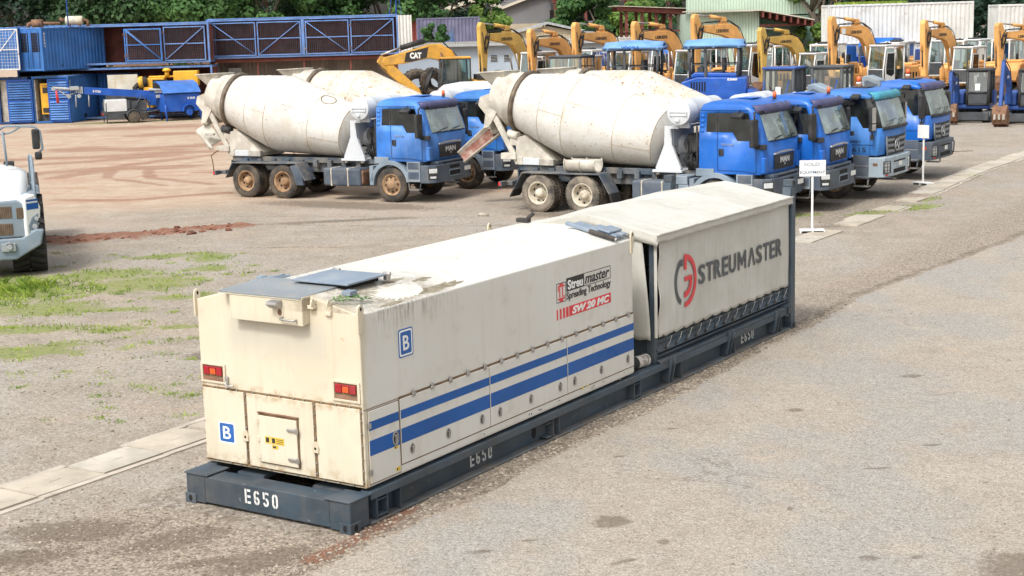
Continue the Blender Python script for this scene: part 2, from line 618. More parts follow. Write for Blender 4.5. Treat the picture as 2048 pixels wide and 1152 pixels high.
    nb = t.n('Bump'); nb.inputs['Distance'].default_value = .02
    t.l(stg, nb.inputs['Strength']); t.l(hgt, nb.inputs['Height'])
    n2 = t.bump(t.noise(c, 3.0, 5, .6), .45, .08, nb.outputs[0])
    return t.done(k, .93, None, .15, n2)


def build_ground():
    rows = [-260.0, -40.0, 0.0, 8.0]
    y = 11.5
    while y < 62:
        rows.append(y); y += .0065 * y
    while y < 130:
        rows.append(y); y += .011 * y
    rows += [150, 190, 260, 400, 800, 2500]
    NC = 210
    us = [-1 + 2 * i / NC for i in range(NC + 1)]
    us = [-60, -12, -4, -2, -1.4] + us + [1.4, 2, 4, 12, 60]
    vs = []; A = []; B = []
    for yy in rows:
        wd = .365 * max(yy, 9) + 1.2
        for u in us:
            x = u * wd
            inside = abs(u) <= 1 and 8 <= yy <= 130
            if inside:
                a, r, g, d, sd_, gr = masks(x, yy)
            else:
                X, Y = torack(x, yy)
                a, r, g, d, sd_, gr = (1.0 if Y < -.5 else 0.0), 0, 0, 0, sst(40, 62, yy - x * .25) * (1 - sst(0, 30, x)), 0
            z = 0.0
            if inside and r > .5 and yy < 44 and x < -7:
                z = (r - .5) * .30 * (0.6 + .8 * noise.noise((x * 2.5, yy * 2.5, 1)))
            vs.append((x, yy, z))
            A.append((a, r, g, 1)); B.append((d, sd_, gr, 1))
    nJ = len(us)
    fs = [(i * nJ + j, i * nJ + j + 1, (i + 1) * nJ + j + 1, (i + 1) * nJ + j) for i in range(len(rows) - 1) for j in range(nJ - 1)]
    me = bpy.data.meshes.new('ground')
    me.from_pydata(vs, [], fs)
    for nm, dat in (('mA', A), ('mB', B)):
        ca = me.attributes.new(nm, 'FLOAT_COLOR', 'POINT')
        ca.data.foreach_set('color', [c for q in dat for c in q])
    me.polygons.foreach_set('use_smooth', [True] * len(fs))
    me.materials.append(ground_material())
    o = bpy.data.objects.new('ground', me)
    COL.objects.link(o)
    return struct(o)


build_ground()

# ---- concrete drain covers: one long gutter strip, each slab its own sheet of concrete
def concrete(name, col, crack=True):
    t = NT(name)
    c = t.coord()
    k = t.mix(t.ramp(t.noise(c, 1.4, 7, .6), .3, .7), tuple(x * .78 for x in col), tuple(min(1, x * 1.12) for x in col))
    k = t.mix(t.ramp(t.noise(c, 5, 7, .7), .55, .72, 0, .55), k, (.30, .25, .19))
    k = t.mix(t.ramp(t.noise(c, 45, 3, .7), .55, .8, 0, .3), k, (.22, .19, .16))
    return t.done(k, .9, None, .2, t.bump(t.noise(c, 40, 5, .7), .25, .01))


CONC = concrete('drain_concrete', (.47, .415, .335))
CONC_P = concrete('pale_concrete', (.50, .455, .385))
KERB = concrete('kerb_concrete', (.50, .44, .37))


def drain():
    n = 0
    X = -9.0
    grp = 'concrete drain covers along the yard edge'
    kb = MB(); kb2 = MB()
    while X < 47:
        L = frnd(.98, 1.12)
        off = 4.45 + noise.noise((X * .07, 0, 0)) * .12 - .62 * sst(13, 19, X) + .75 * sst(26, 40, X)
        hw = .33
        broken = 13 < X < 31 and random.random() < .62
        vis = not (3.0 < X < 13.5)
        if vis and not broken:
            m = MB()
            q = [(0.012, -hw), (L - .012, -hw + frnd(-.015, .015)), (L - .012 + frnd(-.01, .01), hw), (.012, hw + frnd(-.02, .02))]
            if random.random() < .4:
                q.insert(2, (L - frnd(.05, .15), hw - frnd(.02, .08))); q[3] = (L * .75, hw)
            tl = frnd(-.006, .006)
            m.prism([(a, b) for a, b in q], 0.0, lambda u, v: .026 + tl * v * 2 + frnd(0, .004), 'xy')
            # cast slab with a lifting notch
            m.box(L * .42, L * .6, -.02, -.005, .02, .0315 + tl * 0, 1)
            o = m.build('drain_cover', [CONC if n % 3 else CONC_P, KERB], None)
            p = rackw(X, off)
            o.location = p
            o.rotation_euler = (0, 0, RYAW + frnd(-.012, .012))
            n += 1
            where = 'left of the white box body' if X < 3 else 'beyond the loaded rack on the right'
            lab = 'pale cast concrete drain cover set flush in the gravel %s, cover %s'
            o['label'] = 'tmp'
            o['category'] = 'drain cover'
            o['group'] = grp
            DR.append((X, o))
        if vis:
            for sgn, bb in ((-1, kb), (1, kb2)):
                w0 = off + sgn * (hw + .075)
                a = rackw(X, w0 - .05); b = rackw(X + L, w0 - .05); c = rackw(X + L, w0 + .05); d = rackw(X, w0 + .05)
                if not broken and random.random() < (.85 if X < 12 or X > 31 else .3):
                    h = .016 + frnd(-.006, .006)
                    bb.add([a[:], b[:], c[:], d[:]] + [(q.x, q.y, h) for q in (a, b, c, d)],
                           [(4, 5, 6, 7), (0, 1, 5, 4), (1, 2, 6, 5), (2, 3, 7, 6), (3, 0, 4, 7)])
        X += L
    struct(kb.build('kerb', KERB)); struct(kb2.build('kerb', KERB))


DR = []
drain()
# name every cover in view by where it lies along the strip
front = [o for X, o in DR if X < 3]
back = [o for X, o in DR if X >= 3]
names_f = ['at the left picture edge', 'second from the left edge', 'third from the left edge', 'fourth from the left edge', 'last one before the white box body', 'half hidden behind the white box body']
fr_vis = [o for X, o in DR if -1.9 < X < 3]
for i, o in enumerate(fr_vis):
    o['label'] = 'pale concrete drain cover left of the white box, ' + names_f[min(i, 5)]
for X, o in DR:
    if o['label'] != 'tmp':
        continue
    if X < 3:
        bpy.data.objects.remove(o)
    else:
        i = back.index(o)
        words = ['nearest to the rack', 'second', 'third', 'fourth', 'fifth', 'sixth', 'seventh', 'eighth', 'ninth', 'tenth', 'eleventh', 'twelfth', 'thirteenth', 'fourteenth', 'fifteenth',
                 'sixteenth', 'seventeenth', 'eighteenth', 'nineteenth', 'twentieth', 'twenty-first', 'twenty-second', 'twenty-third', 'twenty-fourth', 'twenty-fifth', 'twenty-sixth', 'twenty-seventh', 'twenty-eighth', 'twenty-ninth', 'thirtieth', 'thirty-first', 'thirty-second', 'thirty-third', 'thirty-fourth', 'thirty-fifth']
        wd_ = words[min(i, len(words) - 1)]
        o['label'] = 'concrete drain cover behind the far rack end, %s' % (wd_ + (' to the rack' if i == 0 else ' from the rack'))


# ---- loose stones (nobody could count them) and weeds
def stones(n, fn, smin, smax, mats, name, label):
    m = MB()
    for _ in range(n):
        x, y = fn()
        s = smin + (smax - smin) * random.random() ** 2.5
        k = random.randrange(len(mats))
        a = frnd(0, PI)
        pts = []
        for dz, rr in ((-.3, .8), (.25, 1.0), (.6, .55)):
            for i in range(5):
                th = a + 2 * PI * i / 5 + frnd(-.25, .25)
                q = rr * frnd(.75, 1.2) * s
                pts.append((x + math.cos(th) * q, y + math.sin(th) * q * frnd(.7, 1), dz * s * frnd(.8, 1.1)))
        fs = [(i, (i + 1) % 5, 5 + (i + 1) % 5, 5 + i) for i in range(5)] + [(5 + i, 5 + (i + 1) % 5, 10 + (i + 1) % 5, 10 + i) for i in range(5)] + [(10, 11, 12, 13, 14)]
        m.add(pts, fs, k)
    o = m.build(name, mats)
    return tag(o, label, 'gravel', None, 'stuff')


STONE = [concrete('stone_pale', (.40, .355, .29)), concrete('stone_tan', (.31, .255, .195)), concrete('stone_dark', (.17, .145, .12))]


def strip_pt():
    while True:
        X = frnd(-2.0, 15); Y = frnd(-.42, .12)
        if Y > asph_edge(X) - .06:
            p = rackw(X, Y); return p.x, p.y


def front_pt():
    X = frnd(-3.6, -.05); Y = frnd(-.3, 3.9)
    p = rackw(X, Y); return p.x, p.y


def yard_pt():
    y = 15 + 26 * random.random() ** 1.6
    x = frnd(-.36, .1) * y
    X, Y = torack(x, y)
    if -.2 < X < 12.4 and -.2 < Y < 2.7 or Y < asph_edge(X) or 3.7 < Y < 5.2:
        return yard_pt()
    return x, y


def road_pt():
    y = 14 + 20 * random.random() ** 1.5
    x = frnd(-.08, .36) * y
    X, Y = torack(x, y)
    if Y > asph_edge(X) - .05:
        return road_pt()
    return x, y


stones(3600, strip_pt, .008, .028, [STONE[1], STONE[2], STONE[1], STONE[0]], 'gravel_strip', 'loose pale gravel stones along the foot of the steel rack')
stones(2400, front_pt, .006, .022, [STONE[1], STONE[2], STONE[0]], 'gravel_patch', 'loose stones on the ground in front of the rack end')
stones(3000, yard_pt, .008, .026, [STONE[1], STONE[2], STONE[0]], 'yard_gravel', 'scattered small stones over the gravel yard behind the rack')
stones(260, road_pt, .006, .017, STONE, 'road_chippings', 'a few loose chippings on the pale road surface')


def leafmat(name, c1, c2, trans=.0):
    t = NT(name)
    oi = t.n('Attribute', attribute_name='lc')
    c = t.coord(False)
    k = t.mix(t.ramp(t.noise(c, 1.4, 3), .35, .65), c1, c2)
    k = t.mix(t.ramp(oi.outputs['Fac'], 0, 1), k, t.mix(.5, k, tuple(min(1, x * 2.0) for x in c2)))
    t.set(t.b.inputs['Base Color'], k)
    t.b.inputs['Roughness'].default_value = .6
    t.b.inputs['Specular IOR Level'].default_value = .25
    if trans:
        tl = t.n('BsdfTranslucent'); t.l(k, tl.inputs['Color'])
        mx = t.n('MixShader'); mx.inputs[0].default_value = trans
        t.l(t.b.outputs[0], mx.inputs[1]); t.l(tl.outputs[0], mx.inputs[2])
        t.l(mx.outputs[0], t.o.inputs['Surface'])
    return t.m


GRASSM = leafmat('grass_blades', (.15, .24, .03), (.33, .42, .07), .3)


def grass():
    m = MB()
    for b in GRASS:
        cx, cy, rx, ry = b[:4]
        a = b[4]
        far = cy > 60
        dense = 2.0 if (cy > 30 and cx < -9.5) else 1.0
        n = int(min(4200, (rx * ry) * (60 if far else 620) * dense))
        for _ in range(n):
            r = math.sqrt(random.random()) * 1.05; th = frnd(0, 2 * PI)
            u, v = r * math.cos(th) * rx, r * math.sin(th) * ry
            x = cx + math.cos(a) * u - math.sin(a) * v
            y = cy + math.sin(a) * u + math.cos(a) * v
            if noise.noise((x * 1.7, y * 1.7, 3)) + .6 * noise.noise((x * 5, y * 5, 8)) < (.12 if dense == 1 else -.2):
                continue
            tall = (-11.8 < x < -9.9 and 30.6 < y < 32.4)
            if x < -10.3 and y > 32.5:
                continue
            h = frnd(.018, .065) * (3.2 if tall else 1.0) * (1.5 if far else 1)
            wd = frnd(.006, .014) * (2.6 if far else 1)
            th = frnd(0, 2 * PI); dx, dy = math.cos(th), math.sin(th)
            le = frnd(.4, 1.5) * h
            m.add([(x - dy * wd, y + dx * wd, 0), (x + dy * wd, y - dx * wd, 0), (x + dx * le * .4 + dy * wd * .6, y + dy * le * .4 - dx * wd * .6, h * .65), (x + dx * le, y + dy * le, h)],
                  [(0, 1, 2), (0, 2, 3)])
    rt = random.Random(5)
    for _ in range(150):
        y = rt.uniform(20, 37); x = rt.uniform(-.345, -.16) * y
        if torack(x, y)[1] < 3.6 or 3.7 < torack(x, y)[1] < 5.1: continue
        for _ in range(rt.randint(6, 40)):
            a = x + rt.gauss(0, .09); b = y + rt.gauss(0, .07); h = rt.uniform(.015, .055); th = rt.uniform(0, 6.3)
            m.add([(a - .008, b, 0), (a + .008, b, 0), (a + h * math.cos(th), b + h * math.sin(th), h)], [(0, 1, 2)])
    o = m.build('grass', GRASSM)
    tag(o, 'bright green weeds and grass growing in patches on the gravel', 'grass', None, 'stuff')


grass()


def clod_pt():
    f = random.random()
    a, b = ((-12.6, 39.2), (-10.2, 39.8)) if f < .55 else ((-10.2, 39.8), (-7.7, 41.1))
    g = random.random()
    return a[0] + (b[0] - a[0]) * g + random.gauss(0, .2), a[1] + (b[1] - a[1]) * g + random.gauss(0, .32)


stones(700, clod_pt, .02, .11, [concrete('red_clod', (.19, .075, .045)), concrete('red_clod_dark', (.12, .045, .028))], 'red_soil_clods', 'loose clods of red soil along the red earth band')
# ---------------------------------------------------------------- shared materials
M_RACK = paint('rack_paint', (.042, .065, .088), .5, .25, 1.1, .38, (.17, .145, .12), 1.6, .50, streak=.22, streak_col=(.13, .11, .09), rust=.4, rust_col=(.12, .06, .035), rs=7, chip=.12, chip_col=(.14, .17, .20), bmp=.06)
M_STEN = paint('stencil_worn', (.72, .72, .70), .6, .06, 3, .4, (.30, .30, .30), 10, .5, chip=.42, chip_col=(.055, .085, .12))
M_RACKW = paint('rack_paint_worn', (.105, .125, .14), .6, .3, 2.0, .7, (.20, .16, .125), 2.2, .45, rust=.3)
M_DECK = paint('deck_planks', (.045, .042, .04), .85, .3, 3, .5, (.12, .09, .07), 3)
M_WHITE = paint('stencil_white', (.78, .78, .75), .6, .05, 3, .25, (.5, .48, .44), 12, .55)
M_BLACK = paint('black_rubber', (.018, .018, .018), .7, .2, 3, .3, (.10, .085, .07), 2.2)
M_DARK = paint('dark_void', (.012, .012, .013), .9, .1, 3, 0)
M_STEEL = paint('bare_steel', (.42, .41, .39), .38, .15, 5, .35, (.20, .15, .10), 6, .5, metal=.7)
M_RUSTY = paint('rusty_steel', (.16, .075, .04), .85, .35, 4, .5, (.30, .22, .16), 5, .5)
M_RED = paint('lamp_red', (.33, .008, .018), .22, .1, 4, .1, spec=.6)
M_ORANGE = paint('lamp_orange', (.60, .09, .015), .22, .1, 4, .1, spec=.6)
M_YELLOW = paint('label_yellow', (.72, .50, .05), .5, .1, 8, .2)
M_STRIPE = paint('stripe_blue', (.002, .085, .33), .45, .10, 1.0, .06, (.12, .16, .25), 2.0, .55, bmp=.02)
M_SIGNB = paint('sign_blue', (.012, .11, .38), .4, .08, 4, .15, (.4, .42, .45), 6, .55)
M_PRED = paint('print_red', (.68, .045, .055), .5, .06, 4, .15, (.6, .4, .35), 8)
M_PBLK = paint('print_black', (.025, .025, .027), .5, .06, 4, .1)
M_PGREY = paint('print_grey', (.075, .082, .09), .55, .12, 4, .25, (.25, .25, .24), 6)


def cream_material():
    """cream panel paint with run-down dust, rusty patches and the moss streaks under the roof edge by the hatch"""
    t = NT('cream_panels')
    c = t.coord(False)
    n1 = t.noise(c, .8, 5)
    k = t.mix(t.ramp(n1, .3, .7), (.60, .535, .405), (.66, .605, .485))
    sx = t.sep(c)
    # the light's greyer white on long side and roof, painted over the cream
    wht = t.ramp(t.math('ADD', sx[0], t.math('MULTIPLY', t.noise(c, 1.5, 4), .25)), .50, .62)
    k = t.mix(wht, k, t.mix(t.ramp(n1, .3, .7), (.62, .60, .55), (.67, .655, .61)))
    st = t.ramp(t.noise(c, 1.0, 6, .65, scl=(9, 9, .5)), .50, .74, 0, .30)
    st = t.math('MULTIPLY', st, t.ramp(wht, 0, 1, 1.0, .5))
    k = t.mix(st, k, (.40, .32, .205))
    du = t.ramp(t.noise(c, 2.6, 8, .7), .52, .74, 0, .35)
    k = t.mix(du, k, (.41, .345, .245))
    ru = t.ramp(t.noise(c, 5, 7, .7), .66, .74, 0, .5)
    k = t.mix(ru, k, (.40, .22, .075))
    # grimy roof corner beside the hatch, greyed patch rubbed on the rear wall
    rg = t.math('MULTIPLY', t.math('MULTIPLY', t.ramp(sx[2], 2.325, 2.34), t.ramp(sx[1], 1.15, .70)), t.math('MULTIPLY', t.ramp(sx[0], 2.5, 1.7), t.ramp(t.noise(c, 2.2, 7, .7), .34, .60)))
    k = t.mix(t.math('MULTIPLY', rg, .8), k, t.mix(t.ramp(t.noise(c, 9, 5, .7), .35, .65), (.45, .38, .28), (.26, .22, .165)))
    rw = t.math('MULTIPLY', t.math('MULTIPLY', t.ramp(sx[0], .40, .345), t.math('MULTIPLY', t.ramp(sx[2], 1.62, 1.95), t.ramp(sx[2], 2.30, 2.05))), t.math('MULTIPLY', t.ramp(sx[1], .40, .62), t.ramp(sx[1], 2.02, 1.85)))
    k = t.mix(t.math('MULTIPLY', rw, .55), k, (.47, .45, .395))
    # rust and dirt creeping up from the rear panel seams
    rr_ = t.math('MULTIPLY', t.ramp(sx[0], .42, .345), t.math('ADD', t.ramp(sx[2], .62, .44), t.math('MULTIPLY', t.ramp(sx[2], 1.42, 1.33), t.ramp(sx[2], 1.20, 1.30))))
    k = t.mix(t.math('MULTIPLY', rr_, t.ramp(t.noise(c, 6, 7, .7), .42, .66, 0, .75)), k, (.36, .23, .10))
    # moss streaks below the eave between x = .6 and 2.2
    mz = t.math('MULTIPLY', t.ramp(sx[2], 1.95, 2.36), t.math('MULTIPLY', t.ramp(sx[0], .50, .72), t.ramp(sx[0], 2.6, 1.0)))
    ms = t.math('MULTIPLY', mz, t.ramp(t.noise(c, 1.0, 7, .75, scl=(26, 26, 3.0)), .44, .66))
    k = t.mix(t.math('MULTIPLY', ms, .85), k, (.16, .145, .10))
    nb = t.bump(t.noise(c, 1.6, 3), .22, .03)
    return t.done(k, t.ramp(du, 0, .3, .38, .7), None, .4, nb)


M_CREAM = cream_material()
M_CREAM2 = paint('cream_paint', (.62, .55, .42), .42, .06, 1.3, .35, (.50, .40, .26), 2.4, .52, streak=.3, streak_col=(.45, .36, .22), rust=.06)
M_SEAM = paint('grimy_seam', (.17, .11, .06), .9, .3, 8, .4, (.30, .22, .13), 10)
M_SPLASH = paint('white_splash', (.66, .63, .55), .6, .05, 5, .15)
M_MOSS = paint('moss_grime', (.20, .175, .12), .95, .3, 9, .5, (.38, .33, .24), 12, .5)
M_COVER = paint('cover_blue_grey', (.20, .255, .325), .45, .1, 1.5, .35, (.42, .38, .32), 3, .52)


def chequer_material():
    t = NT('chequer_plate')
    c = t.coord(False)
    w_ = t.n('TexWave', wave_type='BANDS', bands_direction='DIAGONAL'); t.l(c, w_.inputs[0]); w_.inputs['Scale'].default_value = 7.0
    vo = t.voro(c, 26, rnd=.15)
    k = t.mix(t.ramp(vo, .1, .45), (.44, .46, .47), (.27, .30, .32))
    k = t.mix(t.ramp(t.noise(c, 3, 6, .7), .5, .7, 0, .5), k, (.46, .40, .32))
    return t.done(k, .5, .35, .4, t.bump(vo, .5, .006))


M_CHEQ = chequer_material()
ROOT = rackw(0, 0)


def oval(cx, cz, rx, rz, n=14):
    return [(cx + rx * math.cos(2 * PI * i / n), cz + rz * math.sin(2 * PI * i / n)) for i in range(n)]


def casting(m, x, y, z, sx=1, sy=1):
    """container corner fitting with its oval holes; x,y,z the outer bottom corner"""
    a, b, h = .178, .162, .118
    x1, y1 = x + sx * a, y + sy * b
    m.box(min(x, x1), max(x, x1), min(y, y1), max(y, y1), z, z + h, 0)
    m.prism(oval(y + sy * b / 2, z + h / 2, .030, .042), x - sx * .002, x + sx * .01, 'yz', 1)
    m.prism(oval(x + sx * a / 2, z + h / 2, .036, .042), y - sy * .002, y + sy * .01, 'xz', 1)


# ---------------------------------------------------------------- flat rack
def flat_rack():
    t = thing('flat_rack', 'long dark blue-grey steel flat rack on the gravel carrying two white hoppers', 'flat rack', ROOT, RYAW)
    W = 2.438
    m = MB()                                             # near end beam
    m.box(.012, .30, .30, W - .30, .035, .338, 0)
    for y0, y1 in ((.012, .30), (W - .30, W - .012)):
        m.box(.012, .335, y0, y1, .02, .345, 0)
    m.build('end_beam', [M_RACK], t, .010, 2)
    m = MB()
    for y0, y1 in ((-.004, .36), (W - .36, W + .004)):
        m.box(-.004, .37, y0, y1, .347, .364, 0).cut()
    m.builds('corner_plate', [M_RACK], t, bevel=.006)
    m = MB()
    for a in ((-.003, -.003, 0, 1, 1), (-.003, W + .003, 0, 1, -1), (12.195, -.003, 0, -1, 1), (12.195, -.003, 2.465, -1, 1), (12.195, W + .003, 2.465, -1, -1), (12.195, W + .003, 0, -1, -1)):
        casting(m, *a); m.cut()
    m.builds('corner_fitting', [M_RACK, M_DARK], t, bevel=.006)
    for s, y in ((1, 0.0), (-1, W)):                     # long side girders: top chord, web, worn bottom flange
        def yy(a, b):
            return (min(y + s * a, y + s * b), max(y + s * a, y + s * b))
        m = MB()
        a, b = yy(.0, .15); m.box(.372, 12.0, a, b, .285, .375, 0)
        a, b = yy(.135, .15); m.box(.34, 12.0, a, b, .03, .283, 0)
        a, b = yy(.005, .149); m.box(.36, 12.0, a, b, .008, .030, 1)
        for x in (.49, .68, .92, 4.19, 4.34, 6.39, 6.57, 7.85, 9.75, 11.62):      # web stiffeners
            a, b = yy(.02, .134); m.box(x - .008, x + .008, a, b, .031, .284, 0)
        for x0, x1 in ((.50, .66), (6.41, 6.55), (3.93 + .08, 4.05 + .08)):                       # fork and lashing pockets
            a, b = yy(.015, .133); m.box(x0, x1, a, b, .24, .252, 0); m.box(x0, x1, a, b, .06, .072, 0)
        m.build('side_girder', [M_RACK, M_RACKW], t, .004, 1)
        m = MB()
        for x in (7.44, 7.56, 9.47, 9.59, 11.34, 11.46):                                # tapered stake brackets
            a, b = yy(-.035, .13)
            pr = [(y - s * .035, .44), (y - s * .045, .38), (y + s * .02, .05), (y + s * .13, .05), (y + s * .13, .33), (y + s * .005, .33), (y + s * .005, .44)]
            m.prism(pr, x - .014, x + .014, 'yz', 0)
            m.cyl((x, y - s * .02, .375), (x + .03, y - s * .02, .375), .018, n=8).cut()
        m.builds('stake_bracket', [M_RACK], t, bevel=.003, seg=1)
    m = MB(); m.prism(oval(3.88, .155, .055, .075), .1335, .1345, 'xz', 0); m.build('web_hole', [M_DARK], t)
    m = MB()
    for i in range(2, 38):
        x = .38 + i * .305
        m.box(x, x + .29, .152, W - .152, .255 + frnd(0, .006), .30 + frnd(0, .004), 0)
    m.box(.36, .75, 1.55, 1.95, .30, .335, 1); m.box(.36, .75, .42, .82, .30, .335, 1)
    m.build('deck', [M_DECK, M_RACK], t)
    for y0, y1 in ((.0, .165), (W - .165, W)):            # far posts
        m = MB()
        m.box(12.02, 12.185, y0 + .004, y1 - .004, .119, 2.464, 0)
        m.prism([(12.0, 2.12), (12.02, 2.12), (12.02, 2.46), (11.955, 2.46)][::-1] if False else [(11.93, 2.20), (12.019, 2.20), (12.019, 2.46), (11.99, 2.46)], y0 + .006, y1 - .006, 'xz', 0)
        m.build('corner_post', [M_RACK], t, .006, 1)
    m = MB(); m.box(12.06, 12.12, .166, W - .166, .30, 2.20, 0)
    for i in range(9):
        m.box(12.121, 12.15, .25 + i * .23, .33 + i * .23, .32, 2.18, 0)
    m.box(12.0, 12.17, .166, W - .166, 2.201, 2.30, 0)
    m.build('end_wall', [M_RACK], t, .004, 1)
    m = MB(); m.box(11.72, 11.95, .005, .13, .30, .46, 0); m.box(11.78, 11.90, -.006, .004, .26, .45, 0); m.box(11.80, 11.87, -.010, -.0065, .29, .42, 1)
    m.build('lock_pocket', [M_RACK, M_DARK], t, .004, 1)
    m = MB()                                               # weld seams at the corner blocks
    m.build('weld', [M_RACK], t) if False else None

    def stencil(org, xd, wd, hh):
        """stencilled code with bridges: separate strokes"""
        m = MB()
        u = wd / 5.0
        X = Vector(xd); N = X.cross(Vector((0, 0, 1)))
        MT = Matrix((( X.x, 0, N.x, org[0]), (X.y, 0, N.y, org[1]), (0, 1, 0, org[2]), (0, 0, 0, 1)))
        st = .24 * u * 1.05

        def bar(x0, x1, z0, z1):
            m.box(x0, x1, z0, z1, 0.0005, .003, 0, MT)
        h = hh
        x = 0                                              # E
        bar(x, x + st, 0, h); g = .10 * u
        for z in (0, .5 * h - st / 2, h - st):
            bar(x + st + g, x + .82 * u, z, z + st)

        def arc(cx, cz, rx, rz, a0, a1, n=8):
            q = []
            for i in range(n + 1):
                a = R(a0 + (a1 - a0) * i / n); q.append((cx + rx * math.cos(a), cz + rz * math.sin(a)))
            for i in range(n, -1, -1):
                a = R(a0 + (a1 - a0) * i / n); q.append((cx + (rx - st) * math.cos(a), cz + (rz - st) * math.sin(a)))
            vs = [(p[0], p[1], .0005) for p in q] + [(p[0], p[1], .003) for p in q]
            k = len(q); nn = n + 1
            fs = []
            for i in range(n):
                fs.append((k + i, k + i + 1, k + k - 2 - i, k + k - 1 - i))
            for i in range(k):
                j = (i + 1) % k
                fs.append((i, j, k + j, k + i))
            m.add(vs, fs, 0, False, MT)
        x = 1.30 * u; rx = .40 * u; rb = .29 * h           # 6
        arc(x + rx, rb, rx, rb, -82, 82); arc(x + rx, rb, rx, rb, 98, 262)
        arc(x + rx, h - rb * .9, rx, rb * .9, 15, 82); arc(x + rx, h - rb * .9, rx, rb * .9, 98, 180)
        bar(x, x + st, rb, h - rb * .9)
        x = 2.60 * u                                       # 5
        bar(x, x + st, .52 * h, h); bar(x + st + g, x + .8 * u, h - st, h)
        arc(x + rx, .31 * h, rx, .31 * h, -82, 95); arc(x + rx, .31 * h, rx, .31 * h, 190, 262)
        x = 3.90 * u                                       # 0
        arc(x + rx, rb, rx, rb, 180, 262); arc(x + rx, rb, rx, rb, 278, 360)
        arc(x + rx, h - rb, rx, rb, 0, 82); arc(x + rx, h - rb, rx, rb, 98, 180)
        bar(x, x + st, rb, h - rb); bar(x + 2 * rx - st, x + 2 * rx, rb, h - rb)
        m.build('stencil_code', [M_STEN], t)
    stencil((.0115, 1.52, .125), (0, -1, 0), .52, .165)
    stencil((2.44, .1345, .080), (1, 0, 0), .50, .17)
    stencil((10.24, .1345, .080), (1, 0, 0), .52, .17)
    return t


RACK = flat_rack()


# ---------------------------------------------------------------- white box hopper
def b_sign(parent, org, xd, wd, hh, name='letter_sign'):
    X = Vector(xd); Z = Vector((0, 0, 1)); N = X.cross(Z)
    MT = Matrix(((X.x, Z.x, N.x, org[0]), (X.y, Z.y, N.y, org[1]), (X.z, Z.z, N.z, org[2]), (0, 0, 0, 1)))

    def rr(x0, x1, y0, y1, r):
        q = []
        for cx, cy, a in ((x1 - r, y1 - r, 0), (x0 + r, y1 - r, 90), (x0 + r, y0 + r, 180), (x1 - r, y0 + r, 270)):
            for i in range(5):
                th = R(a + i * 22.5); q.append((cx + r * math.cos(th), cy + r * math.sin(th)))
        return q
    m = MB()
    m.prism(rr(0, wd, 0, hh, .03), .0, .0035, 'xy', 0, MT)
    m.prism(rr(.014, wd - .014, .014, hh - .014, .026), .0036, .0045, 'xy', 1, MT)
    m.prism(rr(.034, wd - .034, .034, hh - .034, .02), .0046, .0055, 'xy', 0, MT)
    s = m.build(name, [M_SIGNB, M_WHITE], parent)
    o = Vector(org) + X * (wd * .29) + Z * (hh * .24) + N * .006
    lettering('B', o, xd, (0, 0, 1), wd * .42, hh * .52, M_WHITE, s, 'sign_letter', bold=.015, th=.0015)
    return s


